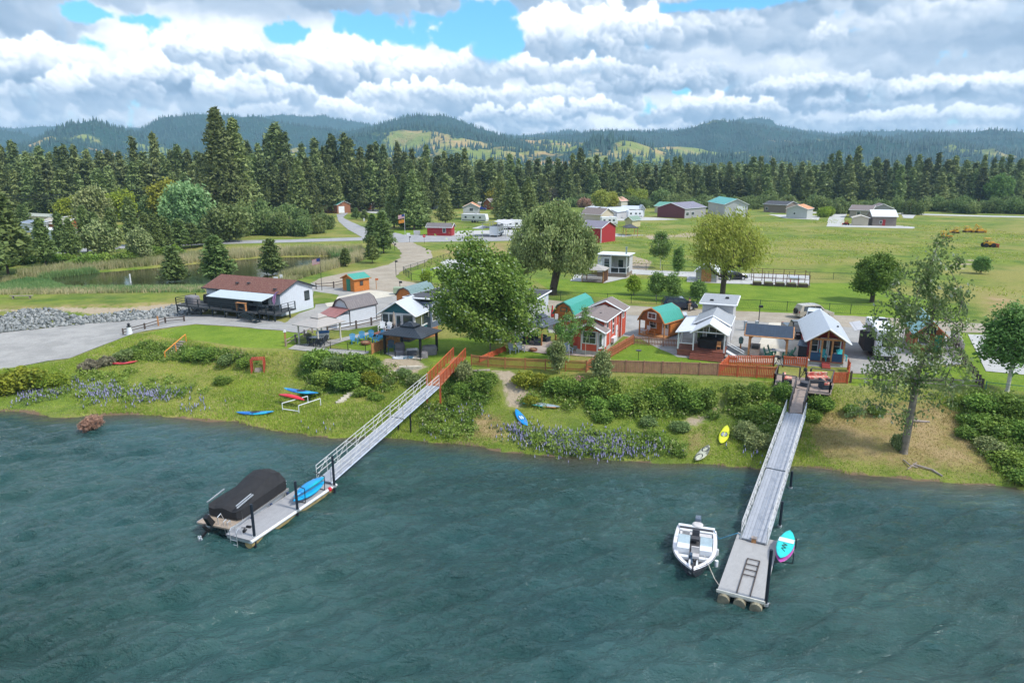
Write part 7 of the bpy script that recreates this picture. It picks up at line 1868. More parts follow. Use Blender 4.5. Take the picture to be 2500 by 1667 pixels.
MB().box(((q[2].x + q[3].x) / 2, q[2].y, (q[2].z + gz(o_.x + q[2].x, o_.y + q[2].y) - o_.z) / 2 - .1), (1.2, .12, abs(q[2].z + o_.z - gz(o_.x + q[2].x, o_.y + q[2].y)) - .1)).build('support', FDK, e)
A2 = P(1058, 941, 2.85); B2 = P(791, 1173, .62)
J = pin_to_line(969, 1018, A2, B2)
gangway('gangway', A2, J - (B2 - A2).normalized() * .05, 1.1, 'upper half of the left white-railed gangway, below the orange ramp', GWL, 1.05)
gangway('gangway', J + (B2 - A2).normalized() * .05 - Vector((0, 0, .03)), B2, 1.1, 'lower half of the left white-railed gangway crossing the water', GWL, 1.05)
e = empty('timber_ramp', A2, 0, 'orange stained timber ramp with tall slatted sides at the head of the left gangway', 'ramp')
T1 = P(1122, 872, 3.18) - A2; sd_ = Vector((-T1.y, T1.x, 0)).normalized() * .62
MB().slab([-sd_, sd_, T1 + sd_, T1 - sd_], .1).build('deck_surface', FOG, e)
for sg in (-1, 1): rail([sd_ * sg, T1 + sd_ * sg], 1.0, 1.1, 1, .045, .045, bal=.14).build('railing', FOR, e)
for f, sg in ((0, -1), (0, 1), (.5, 1), (.5, -1)):
 p = T1 * f + sd_ * sg; g = gz(p.x + A2.x, p.y + A2.y) - A2.z
 MB().box((p.x, p.y, (g - .1 + p.z) / 2), (.15, .15, max(.2, p.z - g))).build('post', FOR, e)
def pile(px, py, tpx, tpy, label, z=0.0, r_=.085, m=None, deep=1.2, lb='dock_pile'):
 b_ = P(px, py, z); t_ = PY(tpx, tpy, b_.y)
 e = empty(lb, b_, 0, label, 'post', 'steel piles of the docks')
 MB().tube((0, 0, -deep - z), (0, 0, t_.z - z), r_, 12).build('shaft', m or mat('pile_blue_black', (.025, .035, .05), .45, metal=.4), e)
 MB().tube((0, 0, -.12), (0, 0, .03), r_ + .05, 12).build('collar', ALU, e)
for a in [(621, 1308, 614, 1230, 'nearest of the three steel piles along the left dock', .48), (726, 1243, 720.5, 1174, 'middle steel pile of the left dock', .48), (816, 1184, 809, 1112, 'farthest steel pile of the left dock, by the stacked kayaks', .48), (1870, 1472, 1885, 1341, 'tall steel pile at the outer corner of the swim dock', .3),
  (1904, 1282, 1909, 1223, 'steel pile standing in the water right of the right gangway'), (1930, 1189, 1931, 1150, 'steel pile under the joint of the right gangway')]: pile(*a)
for px, py, ty in ((973, 1050, 1030), (1003, 1056, 1004)):
 b_ = G(px, py); e = empty('dock_pile', b_, 0, 'short steel post holding the joint of the left gangway' if px < 990 else 'taller steel post right of the left gangway joint', 'post'); MB().tube((0, 0, -.3), (0, 0, PY(px, ty, b_.y).z - b_.z), .07, 10).build('shaft', DARKM, e)
ZK = .48
DECKA = mat('grey_dock_decking', (.34, .34, .35), .6, var=.06, stripe=('X', .13, .35))
h = Bld('floating_dock', (610, 1318), (819, 1178), D=1.85, z=ZK, label='long narrow floating dock with stained floats where the pontoon boat is moored', cat='dock')
h.part('dock_surface', MB().b(0, h.W, 0, 1.85, -.10, 0), DECKA); h.part('edge_bumper', MB().tube((0, -.06, -.12), (h.W, -.06, -.12), .10, 8), mat('white_bumper', (.62, .63, .64), .5)); h.part('frame', MB().b(.05, h.W - .05, .04, 1.81, -.28, -.10), ALU)
FLT = mat('stained_yellow_float', (.36, .27, .12), .7, var=.3, scale=2)
for y_ in (.3, 1.5): h.part('float', MB().tube((.15, y_, -.42), (h.W - .15, y_, -.42), .27, 12), FLT)
ld = MB()
for y_ in (.9, 1.4): ld.path([(-.10, y_, -.9), (-.10, y_, .35), (.05, y_, .5), (.3, y_, .45), (.35, y_, 0)], .025, 6)
for z in (-.8, -.5, -.2): ld.tube((-.1, .9, z), (-.1, 1.4, z), .025, 6)
h.part('boarding_ladder', ld, ALU)
LD_ = h
h = Bld('swim_dock', (1752, 1437), (1866, 1467), D=5.2, z=ZK, label='wide rectangular grey swim dock on three float tubes at the foot of the right gangway', cat='dock')
D2 = (P(1798, 1297, ZK) - P(1752, 1437, ZK)).xy.length; h.D = D2
sk = (P(1798, 1297, ZK) - P(1752, 1437, ZK)); m3 = Matrix.Rotation(-h.rz, 3, 'Z'); skl = m3 @ Vector((sk.x, sk.y, 0))
h.part('dock_surface', MB().b(0, h.W, 0, D2, -.09, 0), mat('swim_dock_decking', (.37, .365, .36), .6, var=.06, stripe=('Y', .12, .35))); h.part('frame', MB().b(.05, h.W - .05, .03, D2, -.26, -.09), ALU); h.part('edge_trim', MB().b(-.05, h.W + .05, -.06, 0, -.14, .01), mat('pale_trim', (.62, .60, .52), .6))
for x_ in (.35, h.W / 2, h.W - .35): h.part('float', MB().tube((x_, -.28, -.42), (x_, D2 - .1, -.42), .30, 14), mat('float_grey_brown', (.22, .20, .14), .6, var=.3))
l_ = MB()
for x_ in (.95, 1.6): l_.tube((x_, .05, .05), (x_, 3.6, .05), .03, 6)
for y_ in (1.9, 2.45, 3.0, 3.58): l_.tube((.95, y_, .06), (1.6, y_, .06), .03, 6)
thing('folded_ladder', local(h, 0, 0, .01), h.rz, 'dark swim ladder folded flat on the swim dock', 'ladder', [('frame', l_, mat('dark_brown_steel', (.09, .07, .06), .5, metal=.4))])
SD_ = h
ROPB = mat('blue_rope', (.02, .20, .35), .7); ROPW = mat('pale_rope', (.55, .50, .42), .7)
def kayak(loc, rz, L_, w_, m, label, cockpit=1, flip=False, h_=.30, tilt=0.0, sit=None, name='kayak', group=None, cm=None, cat='kayak'):
 e = empty(name, loc, rz, label, cat, group)
 n = 15; rings = []
 for i in range(n):
  t_ = i / (n - 1); w2 = w_ / 2 * max(.02, math.sin(math.pi * t_) ** .62); rk_ = .12 * (2 * t_ - 1) ** 2 * (h_ / .3); hh_ = h_ * max(.12, math.sin(math.pi * t_) ** .5)
  x = (t_ - .5) * L_
  rings.append([Vector((x, w2 * math.cos(a), (h_ * .5 + rk_ + hh_ * .5 * math.sin(a) * (1.0 if math.sin(a) < 0 else .55)) * (1 if not flip else 1))) for a in [j * 2 * math.pi / 12 for j in range(12)]])
 if flip:
  for r_ in rings:
   for p in r_: p.z = h_ * 1.05 - p.z
 o = loft(rings).build('hull', m, e, smooth=True)
 if cockpit and not flip:
  zt = h_ * .79
  for k_ in range(cockpit):
   x0 = 0 if cockpit == 1 else (-.6 + 1.2 * k_)
   rim = MB()
   ringp = [Vector((x0 + .42 * math.cos(a), w_ * .30 * math.sin(a), zt)) for a in [j * 2 * math.pi / 16 for j in range(16)]]
   rim.path(ringp + ringp[:1], .022, 5); c_ = rim.build('cockpit', cm or BLACK, e)
   MB().slab([p + Vector((0, 0, -.005)) for p in ringp], .01).build('seat_well', sit or BLACK, c_)
 return e
def kay_px(a, b_, w_, m, label, lift=0.0, **kw):
 p, q = gpt(a), gpt(b_); c_ = (p + q) / 2; d = q - p
 e = kayak(c_ + Vector((0, 0, lift)), math.atan2(d.y, d.x), d.length, w_, m, label, **kw)
 e.rotation_euler = (0, 0, 0); e.rotation_euler = (0, -math.atan2(d.z, d.xy.length), math.atan2(d.y, d.x))
 return e
KB = mat('blue_mottled_plastic', (.01, .13, .42), .35, var=.2, col2=(.02, .36, .55), scale=2.5, c2=(.48, .6)); KR = mat('red_plastic', (.58, .02, .035), .35, var=.08); KL = mat('bright_blue_plastic', (.01, .25, .62), .3, var=.06); KY = mat('lime_yellow_plastic', (.62, .66, .02), .35); KC = mat('camouflage_plastic', (.42, .43, .33), .5, col2=(.12, .13, .10), scale=3, c2=(.52, .56))
KT = mat('teal_green_plastic', (.02, .45, .40), .35, var=.08)
kay_px((577, 1013), (670, 1011), .78, KB, 'mottled blue fishing kayak lying on the grass near the water', cockpit=1, h_=.34)
kay_px((694, 967), (779, 980), .8, KB, 'mottled blue kayak resting on the white rack behind the red one', .55, cockpit=1)
kay_px((681, 980), (745, 994), .66, KR, 'red kayak lying upside down on the white rack', .62, flip=True, cockpit=0)
rk_ = empty('kayak_rack', gpt((715, 995)), .0, 'white tube rack carrying the red and blue kayaks', 'rack'); o_ = Vector(rk_.location)
for q in ((690, 1002, 752, 984), (730, 1008, 783, 990)):
 a = gpt(q[:2]) - o_; b_ = gpt(q[2:]) - o_
 MB().path([a, a + Vector((0, 0, .68)), b_ + Vector((0, 0, .68)), b_], .04, 6).build('frame', WHITE, rk_)
a = gpt((690, 1002)) - o_; b_ = gpt((730, 1008)) - o_; MB().tube(a + Vector((0, 0, .15)), b_ + Vector((0, 0, .15)), .04).build('crossbar', WHITE, rk_)
kay_px((268, 892), (337, 886), .7, mat('faded_red_plastic', (.50, .06, .07), .5), 'faded red kayak below the grey bushes on the left grass', cockpit=1)
kay_px((1259, 1004), (1287, 1046), .72, KL, 'bright blue kayak sticking up the bank among the lupins', cockpit=1, sit=mat('pale_seat', (.45, .55, .62), .6))
kay_px((1698, 1131), (1731, 1092), .78, KC, 'camouflage-patterned kayak at the water edge', cockpit=2)
kay_px((1760, 1089), (1775, 1044), .78, KY, 'lime-yellow kayak on the grass left of the right gangway', cockpit=1, sit=mat('grey_seat', (.28, .30, .33), .6))
e = kay_px((1278, 983), (1368, 998), .82, mat('grey_board_top', (.26, .32, .36), .5), 'grey paddle board with orange tip lying by the dirt path', cockpit=0, h_=.16, name='paddle_board', cat='paddle board', lift=.05)
MB().tube((-1.6, -.395, .06), (.2, -.405, .045), .035, 5).build('side_stripe', KT, e); MB().tube((.2, -.405, .045), (1.35, -.22, .075), .035, 5).build('side_stripe', mat('orange_plastic', (.70, .26, .03), .5), e)
L_ = LD_
d = L_.rz
kayak(local(L_, L_.W - 2.3, .35, .10), d, 3.2, .72, mat('azure_plastic', (.01, .33, .62), .35), 'azure kayak, lower one of the stack on the left dock', cockpit=0, h_=.36)
kayak(local(L_, L_.W - 2.1, .45, .52), d, 3.2, .72, mat('blue_fading_to_sea_green', (.01, .26, .60), .35, col2=(.01, .42, .34), scale=.5), 'blue and sea-green kayak, upper one of the stack on the left dock', cockpit=0, flip=True, h_=.36)
fr_ = [('frame', MB().path([(x_, 1.0, .0), (x_, -.02, .0), (x_, -.05, 1.0), (x_, .8, 1.15)], .03, 6), DARKM) for x_ in (L_.W - 3.2, L_.W - 1.2)]
thing('kayak_rack', local(L_, 0, 0, .03), d, 'black steel rack holding the stacked kayaks on the left dock', 'rack', fr_)
thing('float_buoy', local(L_, L_.W - .8, -.12, -.1), d, 'small red buoy hanging on the left dock edge under the kayaks', 'buoy', [('ball', MB().lathe([(.02, -.15), (.13, -.08), (.15, .05), (.08, .15), (.02, .18)]), KR)])
S_ = SD_
SUP = mat('turquoise_board', (.02, .55, .52), .4)
for i, (m_, lb, dx_, dz_) in enumerate(((mat('violet_board', (.42, .08, .32), .45), 'pink and violet paddle board under the turquoise one on the swim dock rack', .02, .27), (SUP, 'turquoise paddle board with white band on the swim dock rack', .0, .42))):
 e = kayak(local(S_, S_.W + .42 + dx_, D2 - 1.25 + i * .2, dz_), S_.rz + R(90 - 3), 3.4, .92, m_, lb, cockpit=0, h_=.12, name='paddle_board', group=None, cat='paddle board')
 if i: MB().slab([(.15, -.41, .112), (.62, -.41, .112), (.62, .41, .112), (.15, .41, .112)], .006).build('white_band', WHITE, e); MB().path([(-.9, -.1, .115), (-.6, .12, .115), (-.5, -.1, .115), (-.3, .14, .115), (-.15, -.12, .115), (-.05, .1, .115)], .02, 4).build('emblem', BLACK, e)
rk_ = MB()
for y_ in (D2 - .6, D2 - 2.3): rk_.path([(S_.W - .1, y_, -.05), (S_.W + .95, y_, .12), (S_.W + .95, y_, .75)], .03, 6)
thing('board_rack', S_.A, S_.rz, 'black steel rack on the swim dock edge carrying two paddle boards', 'rack', [('frame', rk_, DARKM)])
for x_, lb in ((1.0, 'left wooden block beside the gangway foot on the swim dock'), (2.75, 'right wooden block beside the gangway foot on the swim dock')):
 thing('wooden_block', local(S_, x_, D2 - .75, .0), S_.rz, lb, 'planter', [('body', MB().box((0, 0, .13), (.26, .26, .26), taper=.9), CEDAR), ('rim', MB().box((0, 0, .28), (.3, .3, .04)), FGR)])
h = Bld('pontoon_boat', (564, 1288), (712, 1186), D=2.45, z=.62, label='pontoon boat under a black cover moored to the left dock', cat='boat')
L0 = h.W
for y_ in (.32, 2.13):
 rg = []
 for x_, r_ in ((.2, .2), (.35, .31), (L0 - 1.1, .31), (L0 - .5, .24), (L0 - .05, .05)):
  rg.append([Vector((x_, y_ + r_ * math.cos(a), -.42 + (.14 if x_ > L0 - .9 else 0) + r_ * math.sin(a))) for a in [j * 2 * math.pi / 14 for j in range(14)]])
 loft(rg).build('pontoon', ALU, h.root, smooth=True)
h.part('deck_floor', MB().b(-.1, L0 - .35, 0, 2.45, -.10, 0), mat('tan_boat_deck', (.34, .27, .21), .7)); h.part('edge_trim', MB().b(-.1, L0 - .35, -.03, -.005, -.14, .03).b(-.1, L0 - .35, 2.455, 2.48, -.14, .03), ALU); h.part('side_panel', MB().b(1.0, L0 - .6, .03, .07, .05, .55).b(1.0, L0 - .6, 2.38, 2.42, .05, .55).b(1.0, 1.05, .07, 2.38, .05, .55), BLACK)
rg = []
for x_, zt, wd, zb in ((.75, .72, .85, .45), (1.0, .80, 1.02, .52), (1.7, .9, 1.04, .5), (2.8, 1.15, 1.03, .5), (3.9, 1.45, 1.03, .5), (4.7, 1.56, 1.02, .5), (5.3, 1.36, 1.02, .5), (L0 - .75, .95, .98, .45), (L0 - .35, .62, .7, .42)):
 k_ = 1.225
 zb = .10
 rg.append([Vector((x_, k_ + k_ * wd * c_, z_)) for c_, z_ in ((-1, zb), (-1.0, min(zt - .1, .72)), (-.62, zt - .16), (-.25, zt - .05), (0, zt), (.25, zt - .05), (.62, zt - .16), (1.0, min(zt - .1, .72)), (1, zb), (.5, zb), (-.5, zb))])
loft(rg).build('canvas_cover', COVERB, h.root)
r_ = MB()
for y_ in (.0, 2.45): r_.tube((1.0, y_, .55), (L0 - .5, y_, .62), .025, 5).tube((1.0, y_, .36), (L0 - .5, y_, .42), .02, 5)
for y_ in (0, 2.45):
 for i in range(6): r_.tube((1.0 + i * (L0 - 1.6) / 5, y_, 0), (1.0 + i * (L0 - 1.6) / 5, y_, .6), .02, 5)
r_.path([(1.0, 0, .55), (.85, .4, .5), (.85, 2.0, .5), (1.0, 2.45, .55)], .025, 5)
for y_ in (.4, .9, 1.5, 2.0): r_.tube((.85, y_, 0), (.85, y_, .5), .02, 5)
r_.path([(.1, 1.0, 0), (.05, 1.0, .5), (.35, 1.0, .6), (.6, 1.0, 0)], .025, 5).path([(.1, .25, -.5), (.0, .25, .3), (.25, .25, .35), (.3, .25, 0)], .02, 5).path([(.1, .55, -.5), (.0, .55, .3), (.25, .55, .35), (.3, .55, 0)], .02, 5)
h.part('railing', r_, ALU)
for y_ in (.1, 2.35): h.part('canopy_frame', MB().box((1.5, y_, 1.0), (1.5, .06, .07), ry=-.12).box((1.5, y_ + (.1 if y_ < 1 else -.1), 1.08), (1.4, .05, .06), ry=-.12), ALU)
mt = h.part('outboard_motor', MB().box((-.28, 1.35, .42), (.34, .34, .75), ry=-.5, taper=.8).box((-.55, 1.35, .02), (.16, .12, .7), ry=-.6).box((-.85, 1.35, -.28), (.6, .09, .16), ry=-.4), BLACK)
h.part('propeller', MB().tube((-1.05, 1.35, -.3), (-1.18, 1.35, -.34), .04).box((-1.1, 1.35, -.32), (.03, .34, .12), rx=.5).box((-1.1, 1.35, -.32), (.03, .12, .34), rx=.5), WHITE, mt)
for x_ in (1.6, 3.5, 5.2): h.part('fender', MB().tube((x_, -.16, -.55), (x_, -.16, -.1), .09, 8), mat('navy_fender', (.03, .05, .12), .5))
MB().path([local(h, L0 - .2, 1.0, .05), local(h, L0 - .9, -.2, -.25), local(LD_, 4.7, 1.7, .02)], .015, 5).build('mooring_rope', ROPW)
tag(bpy.data.objects['mooring_rope'], 'pale rope from the pontoon boat bow to the left dock', 'rope')
an = MB().path([(0, 0, .03), (.25, .1, .05), (.1, .3, .03), (.4, .35, .03), (.3, .6, .03)], .02, 5).box((.0, .1, .08), (.25, .12, .1), rz=.5).box((.5, .2, .08), (.12, .3, .1), rz=.2)
thing('anchor', local(LD_, .6, .9, 0), d, 'dark folding anchor and chain lying on the end of the left dock', 'anchor', [('anchor_body', an, DARKM)])
st_ = P(1699, 1312, .0); bw_ = P(1689, 1413, .15); dv = bw_ - st_; BL = dv.xy.length
e = empty('fishing_boat', st_, math.atan2(dv.y, dv.x), 'open white and black fishing boat with windscreens moored beside the swim dock', 'boat')
n = 14
def hull(scale_w, z0, z1, inset=0.0, x0=.0, x1=1.0):
 pts_l = []
 for i in range(n + 1):
  t_ = x0 + (x1 - x0) * i / n
  w_ = 1.17 * (1 - max(0, (t_ - .42) / .58) ** 2.5) * (.94 + .06 * min(1, t_ * 4))
  pts_l.append((t_ * BL, max(.015, w_ * scale_w - inset)))
 return pts_l
outer = hull(1, 0, 0); low = hull(.82, 0, 0); inn = hull(1, 0, 0, .17, .0, .95)
V_ = []; F_ = []
rg = []
for (x_, w_), (xl, wl) in zip(outer, low):
 sh_ = .64 + .12 * (x_ / BL) ** 2; kl = -.25 + .30 * max(0, (x_ / BL - .6) / .4) ** 2
 rg.append([Vector(p) for p in ((x_, -w_, sh_), (x_, -w_ * .98, sh_ - .22), (min(x_, BL * .90), -wl * .8, .02 + kl * .3), (min(x_, BL * .84), 0, kl), (min(x_, BL * .90), wl * .8, .02 + kl * .3), (x_, w_ * .98, sh_ - .22), (x_, w_, sh_))])
m_ = MB(); vs = [p for r_ in rg for p in r_]; fs = []
for j in range(len(rg) - 1):
 for i in range(6): fs.append((j * 7 + i, j * 7 + i + 1, (j + 1) * 7 + i + 1, (j + 1) * 7 + i))
fs.append(tuple(range(7)))
m_.add(vs, fs); m_.build('hull', mat('dark_hull', (.06, .06, .075), .3, coat=.5), e, smooth=False)
g_ = MB(); vs = []
for (x_, w_), (xi, wi) in zip(outer, inn):
 sh_ = .66 + .12 * (x_ / BL) ** 2
 vs += [(x_ + .02, -w_ - .03, sh_), (xi, -wi, sh_ + .02), (xi, -wi, .30), (x_ + .02, w_ + .03, sh_), (xi, wi, sh_ + .02), (xi, wi, .30)]
fs = []
for j in range(n):
 a, b_ = j * 6, (j + 1) * 6
 fs += [(a, a + 1, b_ + 1, b_), (a + 1, a + 2, b_ + 2, b_ + 1), (a + 4, a + 3, b_ + 3, b_ + 4), (a + 5, a + 4, b_ + 4, b_ + 5)]
g_.add(vs, fs).build('gunwale', mat('white_gelcoat', (.70, .68, .70), .3, coat=.4), e)
MB().slab([(x_, -w_, .45) for x_, w_ in inn] + [(x_, w_, .45) for x_, w_ in inn[::-1]], .05).build('deck_floor', mat('charcoal_boat_carpet', (.055, .055, .06), .9), e)
W2 = mat('pale_vinyl', (.52, .50, .49), .6)
MB().b(.0, .25, -1.05, 1.05, .45, .82).b(.35, .55, -.95, .95, .45, .72).build('transom', WHITE, e); MB().b(.22, .36, -.95, .95, .72, .80).build('stern_pad', SHD, e)
for s in (-1, 1):
 y0_, y1_ = sorted((s * .28, s * .95)); c_ = MB().b(2.35, 3.0, y0_, y1_, .45, .95).build('console', WHITE, e)
 MB().slab([(2.45, y0_, .95), (2.45, y1_, .95), (2.2, y1_, 1.35), (2.2, y0_, 1.35)], .02).build('windscreen', mat('pale_windscreen', (.42, .52, .56), .1, spec=.8), c_)
 MB().b(3.1, 3.35, y0_, y1_, .46, .62).build('bow_step', WHITE, e)
 MB().b(3.35, 4.0, s * .2 - .05, s * .2 + .05, .46, .55).build('deck_strip', WHITE, e)
for x_, y_, lb_ in ((1.6, -.55, 'seat'), (1.35, .0, 'seat'), (3.25, 0.05, 'bow_seat')): MB().box((x_, y_, .72), (.42, .46, .14)).box((x_ - .2, y_, .95), (.10, .42, .42)).tube((x_, y_, .45), (x_, y_, .7), .05).build(lb_, W2 if x_ != 1.35 else SHD, e)
MB().b(.75, 1.1, -.9, .9, .45, .75).build('rear_bench', W2, e)
wm = MB(); rp_ = [Vector((2.1, -.55 + .16 * math.cos(a), .95 + .16 * math.sin(a))) for a in [j * .7 for j in range(9)]]; wm.path(rp_ + rp_[:1], .02, 5).build('steering_wheel', BLACK, e)
mo = MB().box((-.55, .05, .85), (.62, .42, .55), taper=.8).box((-.45, .05, .3), (.22, .18, .8)).build('outboard_motor', mat('grey_blue_cowl', (.07, .10, .14), .3, coat=.5), e, bevel=.06)
MB().lathe([(.30, 0), (.33, .08), (.25, .14)], (-.08, .05, .78)).build('stern_seat', W2, e)
MB().tube((BL - 1.0, -.15, .98), (BL - .1, -.05, 1.02), .05, 8).box((BL - .9, -.15, 1.05), (.3, .16, .16)).build('trolling_motor', mat('blue_black_metal', (.03, .06, .10), .4), e)
MB().path([(x_, -w_ - .045, .56 + .16 * (x_ / BL) ** 2) for x_, w_ in outer], .02, 4).path([(x_, w_ + .045, .56 + .16 * (x_ / BL) ** 2) for x_, w_ in outer], .02, 4).build('rub_rail', ALU, e)
for x_ in (2.0, 3.2): MB().tube((x_, 1.22, .25), (x_, 1.22, .6), .10, 8).build('fender', WHITE, e)
o = MB().path([e.matrix_basis @ Vector((BL - 1.2, .55, .98)), P(1745, 1412, .45), P(1756, 1428, .50)], .018, 5).build('mooring_rope', ROPW); tag(o, 'pale rope from the fishing boat bow to the swim dock corner', 'rope')
o = MB().path([e.matrix_basis @ Vector((.4, 1.0, .85)), P(1755, 1315, .25), P(1795, 1302, .52), P(1802, 1300, .52), P(1810, 1307, .52), P(1806, 1312, .52)], .022, 5).build('mooring_rope', ROPB); tag(o, 'blue rope from the fishing boat stern to the back corner of the swim dock', 'rope')
# ================================================================== gazebos, garden things
def gazebo(A, B, C, m, pm, label, h0=2.2, h1=3.0, cap=True, pw=.13, ov=.45):
 g = Bld('gazebo', A, B, C=C, label=label, cat='gazebo')
 r_ = g.part('roof', hip(g.W, g.D, h0, h1, ov, .28 if cap else .02), m)
 if cap:
  c_ = hip(g.W * .34, g.D * .34, h1 + .04, h1 + .38, .12, .25)
  c_.v = [(x + g.W * .33, y + g.D * .33, z) for x, y, z in c_.v]; g.part('roof_cap', c_, m, r_)
 for x in (0, g.W):
  for y in (0, g.D): g.part('post', MB().b(x - pw / 2, x + pw / 2, y - pw / 2, y + pw / 2, 0, h0), pm)
 g.part('beam', MB().b(0, g.W, -.05, .05, h0 - .14, h0).b(0, g.W, g.D - .05, g.D + .05, h0 - .14, h0).b(-.05, .05, .05, g.D - .05, h0 - .14, h0).b(g.W - .05, g.W + .05, .05, g.D - .05, h0 - .14, h0), pm)
 return g
TANP = mat('cream_post', (.55, .52, .46), .6)
g1 = gazebo((731, 839), (778, 847), (816, 829), MTAN, TANP, 'tan-roofed cream gazebo on the gravel patio', 2.2, 2.85)
g2 = gazebo((940, 863), (1027, 874), (1063, 855), MBLACK, DARKM, 'black hardtop gazebo with two-tier roof in front of the teal sunroom', 2.15, 2.85, pw=.2)
g3 = gazebo((1287, 838), (1322, 844), (1351, 830), mat('slate_metal_roof', (.09, .105, .125), .35, metal=.3, stripe=('X', .3, .6)), CEDAR, 'small slate-roofed gazebo with cedar posts beside the cottonwood', 2.15, 2.85)
BLUEC = mat('blue_resin', (.03, .20, .38), .5, var=.08); NAVYC = mat('dark_wicker', (.03, .04, .055), .8, var=.2)
for i, (px, py, a_, lb) in enumerate([(864, 838, .5, 'leftmost blue garden chair at the fire pit'), (883.5, 832, .15, 'second blue garden chair from the left at the fire pit'), (904, 829, -.1, 'third blue garden chair, straight behind the fire pit'), (919, 836, -.9, 'blue garden chair at the near right of the fire pit'), (929, 829, -.5, 'rightmost blue garden chair by the porch deck')]):
 adir('garden_chair', P(px, py), a_, BLUEC, lb, 'blue garden chairs round the fire pit')
for px, py, lb in ((932, 807, 'left white slatted chair on the porch deck'), (949, 808.5, 'right white slatted chair on the porch deck')): adir('garden_chair', P(px, py, 3.58), -.1, WHITE, lb, 'white porch deck chairs')
for px, py, lb in ((1250, 861, 'striped lawn chair at the far left of the fire bowl'), (1271, 858, 'striped lawn chair just left of the fire bowl'), (1388, 862, 'pale blue lawn chair between the young birches')): adir('lawn_chair', P(px, py), .3, mat('pale_blue_stripes', (.42, .48, .58), .7, stripe=('Z', .12, .4)), lb, 'pale lawn chairs')
adir('garden_chair', P(956, 864), .2, mat('dark_blue_resin', (.02, .07, .11), .5), 'dark blue high chair at the left post of the black gazebo', high=True)
for i, (px, py, lb) in enumerate([(1284, 838, 'dark wicker armchair at the left under the slate gazebo'), (1303, 829, 'dark wicker armchair at the back under the slate gazebo'), (1312, 842, 'dark wicker armchair in the middle under the slate gazebo'), (1333, 833, 'dark wicker armchair at the right under the slate gazebo')]):
 thing('wicker_armchair', P(px, py), i * .8, lb, 'chair', [('seat', MB().box((0, 0, .25), (.75, .7, .4)), NAVYC), ('backrest', MB().box((0, .33, .6), (.75, .14, .5)), NAVYC), ('armrest', MB().box((-.36, 0, .5), (.12, .7, .2)), NAVYC), ('armrest', MB().box((.36, 0, .5), (.12, .7, .2)), NAVYC)], 'dark wicker armchairs')
def firepit(p, r_, label):
 thing('fire_pit', p, 0, label, 'fire pit', [('bowl', MB().lathe([(r_ * .7, 0), (r_, .12), (r_, .30), (r_ * .85, .30), (r_ * .8, .2)], n=16), mat('rusty_bowl', (.20, .08, .05), .8, var=.3)), ('embers', MB().lathe([(r_ * .78, .2), (r_ * .5, .27), (.05, .3)], n=12), mat('ash_and_wood', (.30, .19, .10), .9, var=.4, scale=8))])
firepit(P(893, 840), .55, 'round rusty fire pit amid the blue garden chairs'); firepit(P(1302, 857), .42, 'rusty fire bowl on the paved patio of the red house')
for px, py, m_, lb, z in ((963, 809, mat('beige_canvas', (.36, .31, .26), .8), 'closed beige parasol beside the white chairs', 3.58), (1348, 790, mat('red_canvas', (.50, .02, .03), .8), 'closed red parasol left of the teal-roofed cabin', 3.1)):
 thing('parasol', P(px, py, z), 0, lb, 'parasol', [('pole', MB().tube((0, 0, 0), (0, 0, 2.3), .025), WHITE), ('canopy', MB().lathe([(.14, .8), (.19, 1.0), (.15, 1.6), (.05, 2.3)]), m_)])
thing('dining_table', P(772, 838), .2, 'dark metal dining table under the tan gazebo', 'table', [('tabletop', MB().box((0, 0, .72), (1.6, .9, .04)), mat('grey_glass_top', (.18, .20, .22), .2))] + [('leg', MB().box((x, y, .35), (.05, .05, .7)), DARKM) for x in (-.7, .7) for y in (-.35, .35)])
for i, (px, py) in enumerate(((757, 838), (764, 844), (782, 846), (791, 838))): adir('patio_chair', P(px, py), i * 1.2 + .5, NAVYC, ['black patio chair left of the dining table', 'black patio chair at the near left corner of the dining table', 'black patio chair at the near side of the dining table by the post', 'black patio chair right of the dining table'][i], 'black patio chairs')
thing('cooler_cart', P(789, 829), .2, 'white and blue covered cart behind the dining table', 'cart', [('body', MB().box((0, 0, .5), (1.3, .6, .7)), WHITE), ('cover', MB().box((0, 0, .92), (1.45, .7, .16), taper=.85), mat('blue_tarp', (.01, .12, .35), .6)), ('wheel', MB().tube((-.5, -.3, .12), (-.5, .3, .12), .12, 10), RUBBER)])
for px, py, w_, d_, h_, m_, lb in ((977, 858, 1.0, .8, .95, COVER, 'grey domed cover over a grill at the back of the black gazebo'), (975, 866, 1.0, .9, .5, COVER, 'low grey covered ottoman inside the black gazebo'), (1049, 864, 1.5, 1.0, .9, COVER, 'grey fabric cover over a swing seat at the right of the black gazebo'), (1035, 872, .75, .8, .6, COVER, 'small grey covered stool by the front post of the black gazebo')):
 thing('covered_furniture', P(px, py), .3, lb, 'furniture cover', [('cover', lump(w_, d_, h_, int(px)), m_)])
thing('fire_table', P(1006, 868), .12, 'square dark grey fire table in the middle of the black gazebo', 'table', [('body', MB().box((0, 0, .32), (.95, .7, .64)), SHD), ('tabletop', MB().box((0, 0, .67), (1.15, .85, .06)), mat('grey_glass_top', (.18, .20, .22), .2))])
thing('ground_mat', P(985, 873), .12, 'crumpled pale blue and white mat on the floor of the black gazebo', 'mat', [('cloth', lump(2.2, 1.1, .12, 9), mat('pale_blue_white_mat', (.50, .53, .56), .8, col2=(.05, .12, .18), scale=3, c2=(.5, .56)))])
CUSH = mat('red_cream_cushion', (.55, .12, .10), .8, col2=(.60, .45, .34), scale=7, c2=(.48, .54))
o_ = Vector(bpy.data.objects['viewing_deck'].location)
